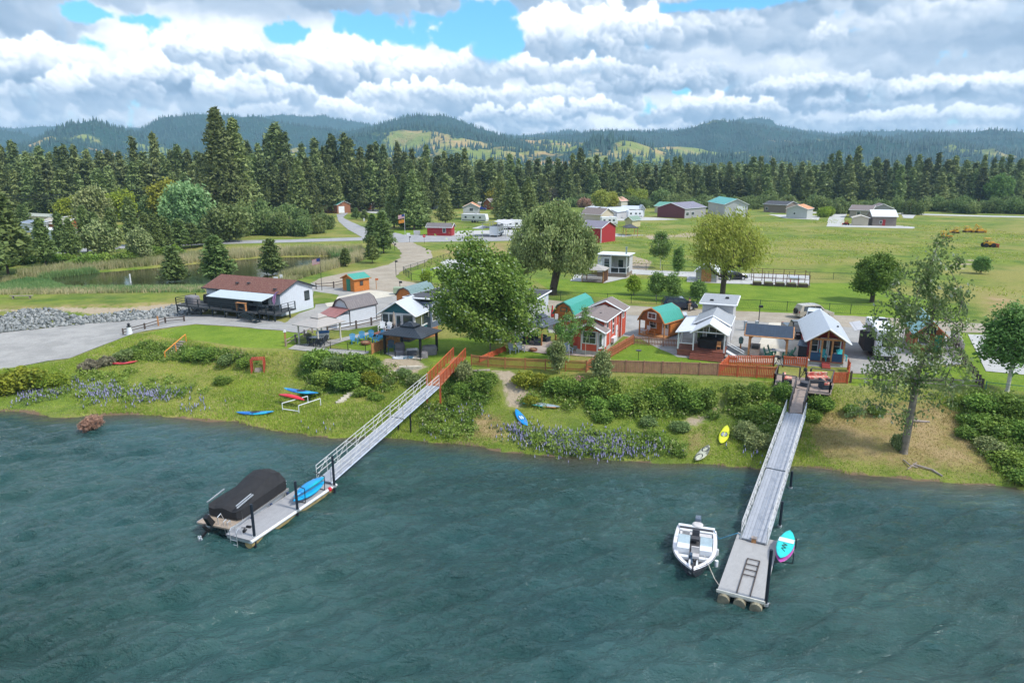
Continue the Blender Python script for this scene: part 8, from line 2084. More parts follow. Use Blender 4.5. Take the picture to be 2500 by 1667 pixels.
for px, py, w_, a_, lb in ((1921, 934, .9, 1.2, 'dark wicker deck seat with red patterned cushions at the left of the viewing deck'), (1996, 932, 1.9, 0, 'dark wicker sofa with red patterned cushions at the back of the viewing deck'), (2014, 947, .9, 1.57, 'dark wicker seat with red patterned cushion at the right edge of the viewing deck')):
 thing('deck_sofa', P(px, py, ZD + .01), a_, lb, 'sofa', [('frame', MB().box((0, 0, .2), (w_, .8, .4)), NAVYC), ('cushion', MB().box((0, -.04, .47), (w_ * .92, .66, .14)), CUSH), ('backrest', MB().box((0, .36, .55), (w_, .12, .5)), NAVYC), ('cushion', MB().box((0, .25, .68), (w_ * .9, .14, .34), rx=.2), CUSH)], 'wicker seats on the viewing deck')
thing('fire_table', P(1966, 941, ZD + .01), .4, 'low dark six-sided table in the middle of the viewing deck', 'table', [('body', MB().lathe([(.5, 0), (.42, .32)], n=6), NAVYC), ('tabletop', MB().lathe([(.44, .32), (.44, .36), (.2, .36)], n=6), SHD)])
for (a, b_, lb) in (((1952, 925), (1976, 926), 'black scrollwork gate at the back of the viewing deck'), ((1889, 894), (1911, 896), 'black scrollwork gate between the red-orange fences')):
 A = P(*a, ZD if a[0] > 1900 and a[1] > 900 else 3.1); B = P(*b_, A.z); w_ = (B - A).length; e = empty('scroll_gate', A, math.atan2(B.y - A.y, B.x - A.x), lb, 'gate', 'black scrollwork gates')
 sc = MB(); sc.lathe([(.02, .72), (.16, .78), (.19, .92), (.12, 1.06), (.02, 1.1)], (w_ / 2, 0, 0), 8)
 for i in range(8):
  s_ = -1 if i < 4 else 1; k_ = i % 4; p = []
  for j in range(10):
   t_ = j / 9; ang = (.3 + k_ * .42) + t_ * 2.6 * (1 if k_ % 2 else -.6)
   p.append(Vector((w_ / 2 + s_ * (w_ * .46 * t_ + .05 * math.sin(ang * 2)), 0, max(.05, .78 - t_ * (.12 + .24 * k_) + .09 * math.sin(t_ * 7 + k_)))))
  sc.path(p, .022, 4)
 sc.build('scrollwork', BLACK, e); MB().box((0, 0, .5), (.05, .05, 1)).box((w_, 0, .5), (.05, .05, 1)).build('hinge_post', BLACK, e)
PV_ = PV
thing('outdoor_kitchen', local(PV_, .7, 1.0), PV_.rz, 'stone outdoor kitchen counter with dark grill under the pavilion', 'kitchen', [('counter', MB().box((0, 0, .45), (.9, 2.0, .9)), PATIO), ('grill', MB().box((0, -.9, .95), (.7, .5, .3)), DARKM)])
thing('dining_table', local(PV_, 2.9, .7), PV_.rz, 'pale dining table with green chairs under the pavilion', 'table', [('tabletop', MB().box((0, 0, .72), (1.3, .9, .05)), SIDGL), ('leg', MB().box((-.5, 0, .35), (.08, .5, .7)), DARKM), ('leg', MB().box((.5, 0, .35), (.08, .5, .7)), DARKM)])
for i, x in enumerate((2.0, 2.35, 3.7, 4.0)): adir('patio_chair', local(PV_, x, .1 + (i % 2) * 1.2), PV_.rz + (1.4 if x < 3 else -1.4), GREEND, ['green chair at the near left of the pavilion table', 'green chair at the far left of the pavilion table', 'green chair at the near right of the pavilion table', 'green chair at the far right of the pavilion table'][i], 'green pavilion chairs')
for px, py, lb in ((1819, 806, 'left grey-blue square pillar on the gravel behind the pavilion'), (1846, 806, 'right grey-blue square pillar on the gravel behind the pavilion')): thing('pillar', P(px, py), 0, lb, 'pillar', [('shaft', MB().box((0, 0, .55), (.28, .28, 1.1)), mat('grey_blue_pillar', (.25, .32, .36), .6)), ('cap', MB().box((0, 0, 1.13), (.34, .34, .08)), SIDGL)])
thing('storage_bin', P(1807, 858), 0, 'grey-green bin on a post left of the pavilion', 'bin', [('post', MB().tube((0, 0, 0), (0, 0, 1), .08), CEDAR), ('bin_body', MB().lathe([(.2, .9), (.25, 1.4), (.1, 1.6)]), mat('grey_green_bin', (.10, .18, .17), .6))])
for nm, lb, pts in (('stone_steps', 'short flight of pale stone steps low on the grassy bank', [(830, 983), (836, 978), (842, 973), (849, 968), (857, 962)]), ('stone_steps', 'long flight of pale stone steps climbing to the black gazebo', [(894, 949), (901, 945), (908, 941), (915, 937), (922, 933), (929, 929), (936, 925), (943, 921), (950, 917), (957, 913), (965, 909)])):
 e = empty(nm, gpt(pts[0]), 0, lb, 'steps'); o2 = Vector(e.location)
 for q in pts: p = gpt(q) - o2; MB().box((p.x, p.y, p.z + .03), (.75, .38, .22), rz=.5).build('step', mat('pale_step_stone', (.46, .42, .34), .9, var=.2), e)
e = empty('retaining_wall', gpt((975, 908)), 0, 'low pale stone retaining wall at the top of the steps', 'wall'); p = gpt((1030, 897)) - Vector(e.location)
MB().box(p / 2 + Vector((0, 0, .12)), (p.length, .45, .4), rz=math.atan2(p.y, p.x)).build('stone_course', mat('pale_step_stone', (.46, .42, .34), .9), e)
e = empty('timber_stairs', gpt((395, 879)), 0, 'small timber stairs with orange handrail on the left bank', 'stairs'); o2 = Vector(e.location); q = gpt((446, 835)) - o2; sdv = Vector((-q.y, q.x, 0)).normalized() * .5
for i in range(9): p = q * (i / 8); MB().box((p.x, p.y, p.z + .05), (.36, .95, .12), rz=math.atan2(q.y, q.x)).build('step', FGR, e)
MB().path([-sdv + Vector((0, 0, .05)), -sdv + Vector((0, 0, .95)), q - sdv + Vector((0, 0, .95)), q - sdv], .06, 4).tube(q / 2 - sdv, q / 2 - sdv + Vector((0, 0, .95)), .06, 4).build('handrail', mat('bright_orange_wood', (.62, .22, .03), .6), e)
e = empty('lattice_arbour', gpt((631, 910)), .15, 'red lattice arbour with firewood inside on the left bank', 'arbour'); lt = MB()
for y in (-.3, .45):
 for x in (-.62, .62): lt.box((x, y, .75), (.09, .09, 1.55))
for x in (-.62, .62):
 for i in range(7): lt.box((x, .07, .2 + i * .2), (.03, .7, .04))
 for i in range(3): lt.box((x, -.1 + i * .2, .75), (.03, .03, 1.4))
for y in (-.3, .45): lt.box((0, y, 1.5), (1.3, .08, .1))
for i in range(6): lt.box((-.5 + i * .2, .07, 1.56), (.05, .85, .05))
lt.build('lattice', mat('lattice_red', (.42, .06, .04), .7), e); MB().box((0, .1, .25), (.9, .4, .5), taper=.6).build('firewood', FGR, e)
e = empty('lighthouse_ornament', gpt((317, 817)), 0, 'small white ornamental lighthouse with dark lantern top beside the gravel ramp', 'ornament')
MB().lathe([(.36, 0), (.34, .1), (.22, 1.0)]).build('tower', WHITE, e); MB().lathe([(.28, 1.0), (.28, 1.06), (.14, 1.06), (.14, 1.28), (.22, 1.3), (.02, 1.48)]).build('lantern', DARKM, e); MB().lathe([(.28, .42), (.27, .6)]).build('band', mat('faded_navy', (.10, .12, .2), .6), e)
for px, py, h_, lb, m_ in ((698, 846, 1.6, 'wooden post with small white and blue birdhouse near the tan gazebo', CEDAR), (831, 808, 1.2, 'wooden post with white lantern beside the white shed', FDK), (387, 796, 1.3, 'yellow-brown bare timber post by the gravel ramp', CEDAR)):
 e = empty('lantern_post', gpt((px, py)), 0, lb, 'post'); MB().box((0, 0, h_ / 2), (.14, .14, h_)).build('post', m_, e)
 if px != 387: MB().box((0, 0, h_ + .12), (.26, .26, .24), taper=.6).build('lantern', WHITE, e)
def flag(px, py, tpy, label, cols, side=-1, red=False):
 b_ = G(px, py); h_ = hgt(px, tpy, b_); e = empty('flagpole', b_, 0, label, 'flagpole')
 MB().tube((0, 0, 0), (0, 0, h_), .045, 8, .03).build('pole', WHITE if not red else DARKM, e); MB().lathe([(.01, 0), (.06, .05), (.01, .1)], (0, 0, h_)).build('finial', CONC, e)
 z = h_ - .15
 if 'us' in cols:
  L_, Hh = (1.3, .85) if h_ < 6 else (1.8, 1.1); fl_ = MB(); rd = MB(); cn = MB()
  for i in range(13):
   (rd if i % 2 == 0 else fl_).slab([(side * .03, 0, z - i * Hh / 13), (side * .03, 0, z - (i + 1) * Hh / 13), (side * L_, .25, z - (i + 1) * Hh / 13 - .35), (side * L_, .25, z - i * Hh / 13 - .35)], .008)
  cn.slab([(side * .03, -.03, z), (side * .03, -.03, z - Hh * .54), (side * L_ * .42, .075, z - Hh * .54 - .147), (side * L_ * .42, .075, z - .147)], .01)
  f_ = rd.build('flag_stripes', mat('flag_red', (.50, .04, .05), .8), e); fl_.build('white_stripes', WHITE, f_); cn.build('canton', mat('flag_blue', (.03, .05, .22), .8), f_)
  z -= Hh + .35
 if 'or' in cols: MB().slab([(side * .03, 0, z), (side * .03, 0, z - .9), (side * 1.7, .3, z - 1.2), (side * 1.7, .3, z - .35)], .02).build('lower_flag', mat('flag_orange', (.65, .25, .03), .8), e)
flag(786, 709, 627, 'dark flagpole flying a striped national flag beside the white house', ('us',), red=True); flag(989, 576, 521, 'tall white flagpole with a striped flag above an orange one at the junction', ('us', 'or'))
e = empty('stop_sign', G(1036, 594), 0, 'red octagonal stop sign on a post at the road junction', 'sign'); MB().tube((0, 0, 0), (0, 0, 1.9), .04).build('post', DARKM, e)
MB().tube((0, -.03, 1.9), (0, -.05, 1.9), .42, 8).build('sign_plate', mat('stop_red', (.55, .02, .03), .5), e)
fc = bpy.data.curves.new('sign_lettering', 'FONT'); fc.body = 'STOP'; fc.size = .30; fc.align_x = 'CENTER'; fc.align_y = 'CENTER'; o = bpy.data.objects.new('sign_lettering', fc); o.rotation_euler = (R(90), 0, 0); o.location = (0, -.06, 1.9); COL.objects.link(o); bpy.context.view_layer.update(); me = bpy.data.meshes.new_from_object(o); bpy.data.objects.remove(o); o = bpy.data.objects.new('sign_lettering', me); me.materials.append(WHITE); o.rotation_euler = (R(90), 0, 0); o.location = (0, -.06, 1.9); COL.objects.link(o); o.parent = e
for px, py, w_, h_, lb, m_ in ((1018, 573, 1.9, 1.0, 'broad low pale notice board beside the flagpole', SIDGL), (997, 574, 1.0, .5, 'low white marker stone under the flagpole', WHITE), (674, 690, .7, .8, 'white notice sign by the pond, left of two', WHITE), (687, 684, .5, .8, 'white notice sign by the pond, right of two', WHITE), (889, 540, .5, .9, 'small white utility box by the driveway', WHITE), (1034, 667, .6, .6, 'small grey utility cabinet in the fenced lot', SIDGL), (975, 719, 1.6, .9, 'dull green transformer box by the orange shed', mat('dull_green_box', (.26, .33, .22), .6))):
 e = empty('notice_board' if w_ != 1.6 else 'transformer_box', G(px, py), 0, lb, 'sign' if w_ != 1.6 else 'utility box'); MB().box((0, 0, h_ * .35 + h_ * .45), (w_, .08 if w_ != 1.6 else 1.2, h_ * .9)).build('panel', m_, e); MB().box((0, 0, h_ * .2), (w_ * .9, .06, h_ * .4)).build('footing', m_, e)
for px, py, h_, lb in ((919, 706, 1.7, 'orange wooden post box on a post by the orange shed'), (1000, 591, 1.4, 'dark mailbox on a post at the junction'), (964, 612, 1.6, 'brown trail marker post on the verge'), (977, 712, 1.6, 'thin dark lamp post by the transformer box'), (967, 672, 2.6, 'thin grey light pole at the gravel bend'), (1852, 789, 2.2, 'thin dark post with a box base behind the pavilion')):
 e = empty('mailbox', G(px, py), 0, lb, 'post'); MB().tube((0, 0, 0), (0, 0, h_), .05, 6).build('post', CEDAR if px == 919 else DARKM, e); MB().box((.12, 0, h_ - .1), (.45, .25, .28)).build('box', WOODO if px == 919 else DARKM, e)
A = PY(-40, 488, 190); B = PY(392, 462, 250)
w_ = MB()
for dz_ in (0, .9): w_.path([A.lerp(B, i / 12) + Vector((0, 0, dz_ - 3 * (i / 12) * (1 - i / 12))) for i in range(13)], .05, 4)
o = w_.build('power_line', DARKM); tag(o, 'pair of overhead wires crossing above the trailer park', 'cable')
e = empty('utility_pole', (B.x, B.y, 3), 0, 'wooden utility pole with crossarm before the pines', 'pole'); MB().tube((0, 0, 0), (0, 0, B.z - 2), .16).build('pole', BARKG, e); MB().box((0, 0, B.z - 2.6), (2.4, .12, .14)).build('crossarm', BARKG, e)
def car(loc, rz, label, m, L_=4.6, w_=1.85, h_=1.68, kind='suv', cat='car', name='parked_car', spare=False):
 e = empty(name, loc, rz, label, cat); bz = .32
 if kind == 'truck': top = [(-L_ / 2, .95), (-.2, .98), (.0, h_ - .02), (1.0, h_), (1.7, 1.08), (L_ / 2 - .1, .98)]
 else: top = [(-L_ / 2 + .03, 1.0), (-L_ / 2 + .35, h_ - .08), (-.2, h_), (.45, h_ - .06), (1.15, 1.05), (L_ / 2 - .15, .86)]
 prof = [(-L_ / 2, bz), (-L_ / 2, .8)] + top + [(L_ / 2, .6), (L_ / 2, bz)]
 def ring(s_): return [Vector((x, s_ * w_ / 2 * (1 - max(0, z - .95) * .24), z)) for x, z in prof]
 loft([ring(-1), ring(-.97), ring(.97), ring(1)]).build('body', m, e, bevel=.05)
 gl = [(-L_ / 2 + .42, 1.02), (-L_ / 2 + .55, h_ - .17), (.4, h_ - .15), (1.0, 1.02)] if kind != 'truck' else [(.0, 1.05), (.1, h_ - .15), (.95, h_ - .13), (1.5, 1.08)]
 for s_ in (-1, 1):
  w2 = MB(); n = 3 if kind != 'truck' else 2
  yy = s_ * w_ / 2 * (1 - .35 * .24) + s_ * .025
  for i in range(n):
   f0, f1 = i / n + .015, (i + 1) / n - .015
   lo = lambda f, k_: gl[0][k_] + (gl[3][k_] - gl[0][k_]) * f
   hi_ = lambda f, k_: gl[1][k_] + (gl[2][k_] - gl[1][k_]) * f
   w2.slab([(lo(f0, 0), yy + s_ * .03, lo(f0, 1)), (lo(f1, 0), yy + s_ * .03, lo(f1, 1)), (hi_(f1, 0), yy - s_ * .05, hi_(f1, 1)), (hi_(f0, 0), yy - s_ * .05, hi_(f0, 1))], .02)
  w2.build('side_window', GLASS, e)
 MB().slab([(1.13 if kind != 'truck' else 1.66, -w_ * .42, 1.11), (1.13 if kind != 'truck' else 1.66, w_ * .42, 1.11), (.52 if kind != 'truck' else 1.08, w_ * .38, h_ - .08), (.52 if kind != 'truck' else 1.08, -w_ * .38, h_ - .08)], .02).build('windscreen', GLASS, e)
 for sx in (-1, 1):
  for s_ in (-1, 1):
   wx = sx * L_ * .30; wl = MB().tube((wx, s_ * w_ / 2 - s_ * .2, .34), (wx, s_ * w_ / 2 + s_ * .03, .34), .35, 16).build('wheel', RUBBER, e); MB().tube((wx, s_ * w_ / 2, .34), (wx, s_ * w_ / 2 + s_ * .045, .34), .21, 10).build('rim', ALU, wl)
  MB().box((L_ / 2 - .08, sx * w_ * .36, .74), (.16, .36, .14)).build('headlight', mat('headlight_glass', (.55, .58, .6), .1, spec=.8), e); MB().box((-L_ / 2 + .04, sx * w_ * .42, .88), (.1, .2, .2)).build('tail_light', mat('tail_light_red', (.4, .01, .01), .2), e)
 if spare: MB().tube((-L_ / 2 - .02, 0, .95), (-L_ / 2 - .24, 0, .95), .36, 14).build('spare_wheel', RUBBER, e)
 return e
PB_ = mat('dark_blue_car_paint', (.018, .028, .055), .25, metal=.4, coat=.8, var=.03); PWH = mat('white_car_paint', (.70, .71, .72), .25, coat=.8, var=.02); PTN = mat('tan_car_paint', (.42, .38, .30), .3, coat=.6); PBK = mat('black_car_paint', (.012, .012, .014), .25, coat=.8)
car(P(1658, 754), R(-3), 'dark blue estate car stopped on the gravel road with a man beside it', PB_)
car(P(1660, 800), R(-100), 'white hatchback parked nose out behind the teal-roofed cabin', PWH, 4.3)
car(P(1985, 775), R(4), 'tan off-roader with spare wheel and roof rack behind the white-roofed cabin', PTN, 4.5, h_=1.8, spare=True)
car(P(1985, 792), R(-115), 'white off-roader between the tan one and the cabin', PWH, 4.4, h_=1.8)
car(P(1944, 818), R(-94), 'black pickup truck standing on the concrete pad by the cabin', PBK, 5.2, 1.95, 1.85, 'truck', 'pickup truck', 'pickup_truck')
car(P(1791, 682), R(5), 'small dark car behind the golden willow trunk', PBK, 4.2, h_=1.45)
car(P(1984, 512), R(3), 'white pickup truck by the grey cottage with orange roof', PWH, 5.4, 1.95, 1.85, 'truck', 'pickup truck', 'pickup_truck')
car(P(1444, 506), R(20), 'white pickup truck at the foot of the pine wall', PWH, 5.4, 1.95, 1.85, 'truck', 'pickup truck', 'pickup_truck')
car(P(1176, 513), R(-10), 'deep blue car beside the brown log cabin', mat('deep_blue_paint', (.01, .03, .2), .3), 4.2, h_=1.5)
def rv(px, py, rz, L_, label, w_=2.5, h_=3.0, m=WHITE):
 e = empty('camper_trailer', P(px, py), rz, label, 'camper')
 MB().prism([(-L_ / 2, .5), (L_ / 2 - .2, .5), (L_ / 2, 1.2), (L_ / 2 - .4, h_), (-L_ / 2 + .1, h_), (-L_ / 2, h_ - .3)], -w_ / 2, w_ / 2, 'y').build('body', m, e, bevel=.08)
 MB().b(-L_ / 2 + .3, L_ / 2 - .5, -w_ / 2 - .02, w_ / 2 + .02, .75, 1.0).build('stripe', SHD, e)
 for x in (-.32, 0, .25): MB().b(x * L_ - .35, x * L_ + .35, -w_ / 2 - .03, w_ / 2 + .03, 1.6, 2.2).build('window', GLASS, e)
 for y in (-w_ / 2, w_ / 2): MB().tube((-.5, y - .12, .36), (-.5, y + .12, .36), .36, 12).tube((.4, y - .12, .36), (.4, y + .12, .36), .36, 12).build('wheels', RUBBER, e)
 MB().box((.5, 0, h_ + .12), (.8, .7, .25)).build('roof_unit', SIDGL, e)
for a in [(902, 511, .2, 5.5, 'white camper beside the small red-roofed shed'), (1160, 543, -.35, 9.5, 'long white fifth-wheel camper with dark windows in front of the grey house'), (1213, 576, 1.35, 7.0, 'white camper parked under the metal carport'), (1550, 533, .1, 6.0, 'white camper with black front standing by the white gabled porch'), (1486, 551, .1, 5.5, 'white camper trailer right of the red barn'), (1245, 560, .1, 8.0, 'white and black camper at the left edge of the big willow crown'), (1100, 505, .1, 7.5, 'white camper behind the single pine'), (1010, 508, .1, 7.0, 'white camper half hidden by the pine clump')]: rv(*a)
h = Bld('carport', (1178, 578), (1234, 580), D=8, label='open metal carport with grey curved roof over a white camper', cat='carport'); h.roof(3.6, 4.3, 'y', SIDGL, .2)
for x in (0, .33, .66, 1): h.part('post', MB().b(x * h.W - .06, x * h.W + .06, 0, .1, 0, 3.6 if x in (0, 1) else 4), ALU); h.part('post', MB().b(x * h.W - .06, x * h.W + .06, 7.9, 8, 0, 3.6), ALU)
gazebo((1155, 577), (1178, 578), (1182, 573), SIDGL, ALU, 'small grey canopy on thin posts left of the carport', 2.3, 2.9, False, .08, .2)
gazebo((1528, 576), (1556, 576), (1559, 572), SHD, CEDAR, 'dark-roofed picnic shelter on the gravel patch in the green field', 2.3, 3.2, False, .16, .3)
YEL = mat('machine_yellow', (.55, .30, .02), .55, var=.15)
def digger(px, py, rz, label, kind='dozer', m=YEL, s_=1.0):
 e = empty('bulldozer', P(px, py), rz, label, 'bulldozer'); e.scale = (s_ * .68,) * 3
 MB().box((.2, 0, 1.15), (2.6, 1.3, .9)).box((1.0, 0, 1.5), (1.1, 1.0, .5), taper=.8).build('body', m, e, bevel=.05)
 cb_ = MB()
 for x in (-1.1, .2):
  for y in (-.7, .7): cb_.box((x, y, 2.1), (.1, .1, 1.2))
 cb_.box((-.45, 0, 2.75), (1.7, 1.7, .12)).build('canopy', m, e); MB().box((-.6, 0, 1.7), (.6, .6, .5)).build('seat', BLACK, e)
 if kind == 'loader':
  for x in (-1.0, 1.1):
   for y in (-.95, .95): MB().tube((x, y - .2, .65), (x, y + .2, .65), .65, 14).build('wheel', RUBBER, e)
 else:
  for y in (-.95, .95): MB().prism([(-1.5, .35), (-1.2, .05), (1.3, .05), (1.6, .35), (1.3, .8), (-1.2, .8)], y - .22, y + .22, 'y').build('track', mat('muddy_track', (.12, .08, .04), .9), e)
 MB().prism([(2.2, .1), (2.45, .05), (2.35, .6), (2.5, 1.15), (2.25, 1.1), (2.15, .6)], -1.5, 1.5, 'y').build('blade', mat('rusty_red_blade', (.42, .08, .03), .7) if kind == 'loader' else m, e); MB().tube((.8, -1.0, .7), (2.2, -1.0, .5), .09).tube((.8, 1.0, .7), (2.2, 1.0, .5), .09).build('push_arm', m, e)
 if kind == 'hoe': MB().tube((-.2, 0, 2.2), (-1.8, .2, 3.8), .18).tube((-1.8, .2, 3.8), (-2.4, .2, 1.2), .14).box((-2.4, .2, .9), (.6, .6, .6)).build('digging_arm', m, e)
digger(2305, 581, .1, 'yellow bulldozer nearest the poplar crown, first of the row'); digger(2333, 569, 1.6, 'small yellow bulldozer seen end on, second of the row', s_=.9); digger(2361, 567, .1, 'yellow bulldozer with canopy, third of the row'); digger(2390, 568, .1, 'yellow digger with raised arm at the end of the row', 'hoe'); digger(2412, 603, -.15, 'yellow wheel loader with rusty red bucket alone in the rough field', 'loader', s_=1.15)
digger(2066, 549, 1.7, 'small red tractor beside the tan shed', 'loader', mat('tractor_red', (.5, .03, .02), .5), .75); digger(1492, 541, .1, 'small orange digger behind the white camper trailer', 'hoe', mat('digger_orange', (.6, .25, .02), .5), .7)
h = Bld('trellis_enclosure', (1838, 697), (1975, 703), D=5.5, label='rusty steel trellis frame round raised garden beds', cat='trellis'); RST = mat('rusty_steel', (.13, .06, .045), .8, var=.3)
for i in range(6):
 for y in (0, 5.5): h.part('post', MB().b(i * h.W / 5 - .05, i * h.W / 5 + .05, y - .05, y + .05, 0, 2.1), RST)
r_ = MB()
for y in (0, 5.5):
 for z in (.6, 1.3, 2.05): r_.tube((0, y, z), (h.W, y, z), .035, 4)
for x in (0, h.W): r_.tube((x, 0, 2.05), (x, 5.5, 2.05), .035, 4)
h.part('rail', r_, RST); G_ = h
for i, lb in enumerate(['leftmost raised bed in the trellis frame', 'second raised bed in the trellis frame', 'third raised bed in the trellis frame', 'fourth raised bed in the trellis frame', 'rightmost raised bed in the trellis frame']):
 thing('raised_bed', local(G_, .7 + i * 1.75, 1.1), G_.rz, lb, 'planter', [('frame', MB().box((0, 0, .25), (1.3, 1.6, .5)), FDK), ('soil', MB().box((0, 0, .51), (1.15, 1.45, .06)), mat('bed_soil', (.10, .12, .04), .95, var=.4, scale=6))], 'raised beds in the trellis frame')
thing('tank_smoker', local(G_, 6.6, 3.6), G_.rz, 'red and silver tank smoker inside the trellis frame', 'smoker', [('tank', MB().tube((-.8, 0, 1.0), (.8, 0, 1.0), .35, 12), ALU), ('legs', MB().box((-.6, 0, .35), (.1, .5, .7)).box((.6, 0, .35), (.1, .5, .7)), KR)])
thing('park_bench', G(53, 729), .05, 'plain grey bench on the dry pond dam', 'bench', [('seat', MB().box((0, 0, .45), (3.2, .4, .07)), FGR), ('leg', MB().box((-1.2, 0, .21), (.1, .35, .42)), FGR), ('leg', MB().box((1.2, 0, .21), (.1, .35, .42)), FGR)])
thing('pond_marker', P(319, 690, 2.75), 0, 'white marker pipe standing in the pond', 'post', [('pipe', MB().tube((0, 0, -.6), (0, 0, 1.5), .11, 8), WHITE)])
thing('satellite_dish', P(1558, 884), 0, 'grey dish on a thin pole behind the brown picket fence', 'dish', [('pole', MB().tube((0, 0, 0), (0, 0, 1.1), .025), DARKM), ('dish', MB().lathe([(.03, 0), (.22, .05), (.3, .14)], (0, 0, 1.1), 14), SHD)])
thing('hose_coil', P(1481, 896, 3.8), .6, 'lime green hose coil hanging on the brown fence corner', 'hose', [('coil', MB().path([Vector((.3 * math.cos(a), 0, .34 * math.sin(a))) for a in [j * .52 for j in range(13)]], .05, 5), KY)])
for px, py, lb in ((2222, 1032, 'pale weathered plank lying on the dry bank'), (1168, 906, 'grey plank walkway by the garden gate')): thing('plank', gpt((px + 20 if px > 2000 else px, py if px < 2000 else 1031)), .1 if px < 2000 else -.2, lb, 'plank', [('board', MB().box((0, 0, .06), (1.6 if px > 2000 else 2.2, .35, .1)), FGR)])
o = MB().path([gpt((2228, 1136), .1), gpt((2275, 1150), .12), gpt((2300, 1166), .08)], .07, 6).path([gpt((2205, 1125), .1), gpt((2222, 1140), .15), gpt((2240, 1143), .05)], .05, 5).path([gpt((2238, 1130), .05), gpt((2215, 1150), .12)], .04, 5).build('driftwood', FGR); tag(o, 'grey dead branches lying on the dry shore right of the poplar', 'driftwood')
def person(loc, rz, label):
 e = empty('person', loc, rz, label, 'person')
 V_ = [(0, 0, .98), (0, 0, 1.22), (0, .01, 1.44), (0, -.01, 1.53), (0, -.02, 1.68), (0, -.03, 1.76), (-.19, .01, 1.42), (-.27, -.03, 1.15), (-.16, -.27, 1.08), (-.12, -.34, 1.09), (.19, .01, 1.42), (.27, -.03, 1.15), (.16, -.27, 1.10), (.12, -.34, 1.11), (-.10, 0, .92), (-.11, -.02, .50), (-.12, .02, .09), (-.13, -.15, .04), (.10, 0, .92), (.12, -.02, .50), (.14, .02, .09), (.15, -.15, .04)]
 E_ = [(0, 1), (1, 2), (2, 3), (3, 4), (4, 5), (2, 6), (6, 7), (7, 8), (8, 9), (2, 10), (10, 11), (11, 12), (12, 13), (0, 14), (14, 15), (15, 16), (16, 17), (0, 18), (18, 19), (19, 20), (20, 21)]
 r_ = [.155, .15, .16, .06, .10, .075, .075, .05, .04, .035, .075, .05, .04, .035, .10, .065, .045, .04, .10, .065, .045, .04]
 def body(nm, sel, m, k_=1.0):
  me = bpy.data.meshes.new(nm); idx = {v: i for i, v in enumerate(sorted({a for q in sel for a in q}))}
  me.from_pydata([V_[v] for v in idx], [(idx[a], idx[b_]) for a, b_ in sel], []); o = bpy.data.objects.new(nm, me); COL.objects.link(o); o.parent = e
  o.modifiers.new('s', 'SKIN'); me.materials.append(m)
  for v, i in idx.items(): me.skin_vertices[0].data[i].radius = (r_[v] * k_, r_[v] * k_ * (.72 if v in (0, 1, 2) else 1)); me.skin_vertices[0].data[i].use_root = i == 0
  o.modifiers.new('u', 'SUBSURF').levels = 1; o.modifiers[1].render_levels = 2
 body('body', E_, mat('skin', (.45, .26, .18), .6)); body('jacket', E_[:2] + E_[5:8] + E_[9:12], BLACK, 1.14); body('trousers', [q for q in E_[13:] if q not in ((16, 17), (20, 21))], mat('khaki_cloth', (.30, .21, .12), .8), 1.14)
 for s_ in (-1, 1): MB().box((s_ * .135, -.06, .05), (.1, .28, .1)).build('shoe', BLACK, e)
 MB().lathe([(.115, 0), (.12, .06), (.09, .12), (.02, .14)], (0, -.02, 1.72)).box((0, -.15, 1.73), (.15, .12, .02)).build('cap', BLACK, e); MB().box((0, -.125, 1.68), (.03, .04, .04)).build('nose', mat('skin', (.45, .26, .18), .6), e)
person(P(1682, 759), .5, 'man in black jacket and khaki trousers standing beside the dark blue car')
# ================================================================== grass, reeds, lupins
rc = np.random.default_rng(77)
def inpoly(pts, n, disp=True):
 k_ = K if disp else 1
 p = np.array([tuple(G(a * k_, b_ * k_))[:2] for a, b_ in pts]); x0, y0 = p.min(0); x1, y1 = p.max(0)
 xs, ys = rc.uniform(x0, x1, n * 4), rc.uniform(y0, y1, n * 4); s_ = poly_sd(xs, ys, p) < 0
 return xs[s_][:n], ys[s_][:n]
def blades(xs, ys, h_, w_, spread, zs=None, lean=.25, k_=3):
 n = len(xs); zs = HT(xs, ys) if zs is None else zs
 xs, ys, zs = np.repeat(xs, k_), np.repeat(ys, k_), np.repeat(zs, k_); m_ = n * k_
 hh_ = np.repeat(h_, k_) * rc.uniform(.6, 1.15, m_); a = rc.random(m_) * 6.28; bx = xs + rc.normal(0, spread, m_); by = ys + rc.normal(0, spread, m_)
 dx_, dy_ = np.cos(a) * w_, np.sin(a) * w_; lx_, ly_ = rc.normal(0, lean, m_) * hh_, rc.normal(0, lean, m_) * hh_
 return np.stack([np.stack([bx - dx_, by - dy_, zs - .05], -1), np.stack([bx + dx_, by + dy_, zs - .05], -1), np.stack([bx + lx_, by + ly_, zs + hh_], -1)], 1).reshape(-1, 3)
def stuff(name, V_, m, tint, label):
 o = np_mesh(name, V_, np.arange(len(V_)).reshape(-1, 3), m, tint=tint); tag(o, label, kind='stuff'); return o
n = 150000
xs = rc.uniform(-85, 62, n); ya_ = np.interp(xs, LA[0], LA[1]); yc_ = np.interp(xs, LC[0], LC[1]); ys = ya_ + .15 + (yc_ - ya_ - .2) * rc.random(n)
vis = np.abs(xs) < ys * .78 + 3
xs, ys = xs[vis], ys[vis]
dry_n = grid_z(xs, ys, GX, GY, dry); dn = grid_z(xs, ys, GX, GY, dense); dt = grid_z(xs, ys, GX, GY, dirt)
k = (dt < .3) & (rc.random(len(xs)) < .50 + .5 * (vnoise(xs, ys, .22, 51) > -.1)); xs, ys, dry_n, dn = xs[k], ys[k], dry_n[k], dn[k]
pat = vnoise(xs, ys, .16, 52)
h_ = .08 + .16 * np.clip(pat + .2, 0, 1) + .22 * dn; zb = grid_z(xs, ys, GX, GY, Z)
GR = leaf_mat('wild_grass_blades', (.190, .290, .030), (.440, .520, .080), .3, 0, cc=(.50, .44, .24))
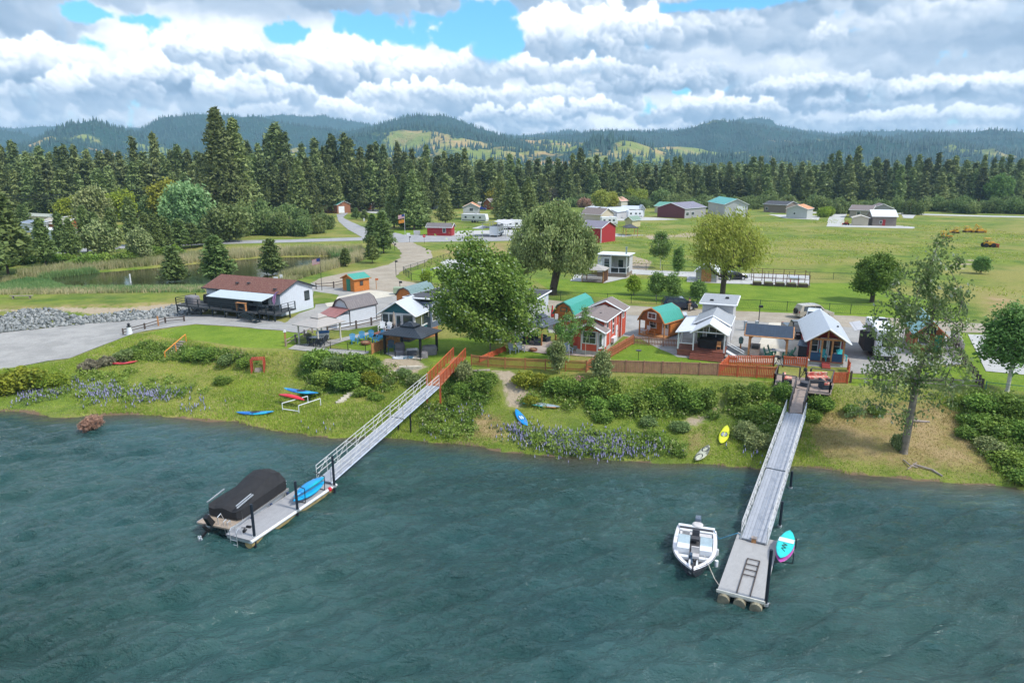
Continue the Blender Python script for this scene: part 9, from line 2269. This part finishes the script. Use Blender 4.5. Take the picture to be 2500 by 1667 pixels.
GD = leaf_mat('dense_herb_leaves', (.065, .140, .022), (.200, .310, .055), .3, 0, cc=(.40, .42, .20))
GY_ = leaf_mat('dry_grass_blades', (.300, .270, .085), (.520, .440, .210), .3, 0)
s1 = (dn < .4) & (dry_n < .72); s2 = dn >= .4; s3 = (dn < .4) & (dry_n >= .72)
for s_, m_, w_, nm, lb in ((s1, GR, .035, 'grass', 'wild yellow-green grass covering the bank'), (s2, GD, .06, 'undergrowth', 'rank dark green herbs growing on the bank slope'), (s3, GY_, .03, 'dry_grass', 'dry straw-coloured grass on the worn parts of the bank')):
 V_ = blades(xs[s_], ys[s_], h_[s_], w_, .12, zb[s_], .35)
 tc_ = np.clip(.5 + .4 * vnoise(xs[s_], ys[s_], .5, 53) + rc.normal(0, .2, s_.sum()), 0, .89); stuff(nm, V_, m_, np.repeat(np.where(rc.random(s_.sum()) < .07, 1, tc_), 9), lb)
n = 900; wx, wy = [], []
for reg, c_ in (([(330, 785), (560, 815), (600, 835), (430, 830), (300, 830)], 75), ([(700, 815), (880, 830), (960, 870), (850, 905), (690, 870)], 130), ([(1030, 880), (1110, 870), (1120, 930), (1030, 930)], 50), ([(1190, 880), (1400, 880), (1650, 930), (1640, 960), (1400, 960), (1200, 930)], 110),
    ([(1660, 890), (1800, 900), (1800, 1010), (1700, 1000)], 70), ([(2240, 905), (2400, 925), (2400, 1115), (2290, 1080), (2210, 985)], 220), ([(1200, 990), (1520, 1000), (1600, 1050), (1230, 1045)], 80), ([(960, 930), (1100, 940), (1100, 1010), (980, 1000)], 60), ([(20, 880), (300, 850), (500, 900), (300, 930), (30, 930)], 70)):
 a, b_ = inpoly(reg, c_); wx.append(a); wy.append(b_)
wx = np.concatenate(wx); wy = np.concatenate(wy); n = len(wx); sz = rc.uniform(.25, .6, n)
C_ = np.stack([wx, wy, HT(wx, wy) + sz * .35], -1); C_ = np.repeat(C_, 7, 0) + rc.normal(0, 1, (n * 7, 3)) * np.repeat(sz, 7)[:, None] * np.array([.55, .55, .28])
WEED = leaf_mat('weed_leaves', (.075, .150, .022), (.300, .390, .070), .3, 0, cc=(.45, .45, .22))
V_, F_, tn = leaves(rc, C_, 16, .13, .17, tint_c=np.repeat(np.clip(.5 + .5 * vnoise(wx, wy, .12, 91) + rc.normal(0, .2, n), 0, 1), 7))
o = np_mesh('weeds', V_, F_, WEED, tint=tn); tag(o, 'leafy weeds filling the gaps between the bank shrubs', kind='stuff')
RD = leaf_mat('reed_blades', (.24, .27, .10), (.60, .52, .32), .3, 0); RDG = leaf_mat('green_reed_blades', (.10, .22, .07), (.27, .38, .14), .3, 0)
for m_, lst in ((RD, [([(60, 640), (190, 626), (380, 608), (380, 598), (180, 612), (40, 632)], 2600), ([(380, 612), (480, 600), (600, 589), (700, 587), (830, 584), (830, 573), (640, 575), (480, 583), (380, 592)], 4200), ([(800, 600), (845, 590), (835, 575), (790, 586)], 500), ([(840, 596), (640, 655), (600, 652), (700, 625), (790, 602)], 2600), ([(0, 668), (600, 660), (600, 668), (0, 677)], 2200), ([(0, 650), (90, 636), (60, 640), (0, 640)], 600)]),
    (RDG, [([(0, 655), (110, 640), (150, 662), (500, 660), (620, 648), (640, 655), (400, 668), (0, 670)], 5200), ([(100, 640), (200, 628), (230, 630), (120, 645)], 900), ([(730, 580), (830, 582), (800, 598), (760, 590)], 500), ([(200, 662), (480, 660), (470, 672), (200, 672)], 900)])):
 X_, Y_ = [], []
 for reg, c_ in lst: a, b_ = inpoly(reg, c_); X_.append(a); Y_.append(b_)
 X_ = np.concatenate(X_); Y_ = np.concatenate(Y_); V_ = blades(X_, Y_, rc.uniform(.8, 1.25, len(X_)) * np.where(Y_ > 118, 1.35, .62), .06, .15, np.maximum(HT(X_, Y_), 2.4), .10, 4)
 stuff('reeds', V_, m_, np.repeat(np.clip(.5 + .4 * vnoise(X_, Y_, .15, 61) + rc.normal(0, .25, len(X_)), 0, 1), 12), 'tan dead reeds fringing the pond' if m_ is RD else 'fresh green reeds and sedge round the pond')
LP = leaf_mat('lupin_spikes', (.17, .15, .33), (.42, .40, .58), .2, 0); LG = leaf_mat('lupin_foliage', (.07, .13, .05), (.17, .24, .12), .3, 0)
X_, Y_ = [], []
for reg, c_ in (([(70, 900), (150, 872), (170, 890), (90, 915)], 420), ([(40, 905), (90, 900), (60, 925)], 120), ([(195, 880), (260, 890), (250, 925), (200, 910)], 200), ([(305, 900), (400, 900), (440, 925), (330, 925)], 380), ([(400, 915), (490, 940), (440, 950)], 110), ([(165, 905), (300, 890), (300, 920)], 100), ([(1240, 1000), (1380, 1000), (1500, 1020), (1490, 1042), (1270, 1040)], 1050),
    ([(1160, 985), (1215, 990), (1230, 1020), (1180, 1000)], 260), ([(960, 940), (1100, 930), (1090, 980), (970, 1000)], 330), ([(1500, 1000), (1560, 1010), (1540, 1045)], 140), ([(700, 965), (780, 975), (740, 985)], 60), ([(1700, 1040), (1760, 1050), (1730, 1065)], 60)):
 a, b_ = inpoly(reg, c_); X_.append(a); Y_.append(b_)
X_ = np.concatenate(X_); Y_ = np.concatenate(Y_); n = len(X_); z_l = HT(X_, Y_); kp = (vnoise(X_, Y_, .45, 81) + .7 * rc.normal(0, .5, n)) > .05; X_, Y_, z_l = X_[kp] + rc.normal(0, .7, kp.sum()), Y_[kp] + rc.normal(0, .7, kp.sum()), z_l[kp]; n = len(X_); z_l = HT(X_, Y_); hl = rc.uniform(.22, .42, n)
Vv, Ff = cones(X_, Y_, z_l + hl * .5, hl * .8, np.full(n, .05), rc, 4, .0); o = np_mesh('lupin_flowers', Vv, Ff, LP, tint=np.repeat(rc.random(n), 5)); tag(o, 'purple lupin flower spikes scattered over the bank', kind='stuff')
stuff('lupin_foliage', blades(X_, Y_, hl * .9, .05, .16, z_l, .4, 5), LG, np.repeat(rc.random(n), 15), 'grey-green leaves under the lupin spikes')
n = 26000; xs = rc.uniform(-20, 150, n); ys = rc.uniform(100, 260, n); vis = (np.abs(xs) < ys * .78) & (xs > 8 + (ys - 110) * .0) & ((ys > 135) | (xs > 72)); xs, ys = xs[vis], ys[vis]
k = vnoise(xs, ys, .05, 71) + .5 * vnoise(xs, ys, .2, 72) > .0; xs, ys = xs[k], ys[k]
stuff('field_grass', blades(xs, ys, rc.uniform(.10, .28, len(xs)), .14, .6, None, .9), GR, np.repeat(np.clip(rc.normal(.55, .3, len(xs)), 0, 1), 9), 'rough grass tufts in the far field')
unique_labels()
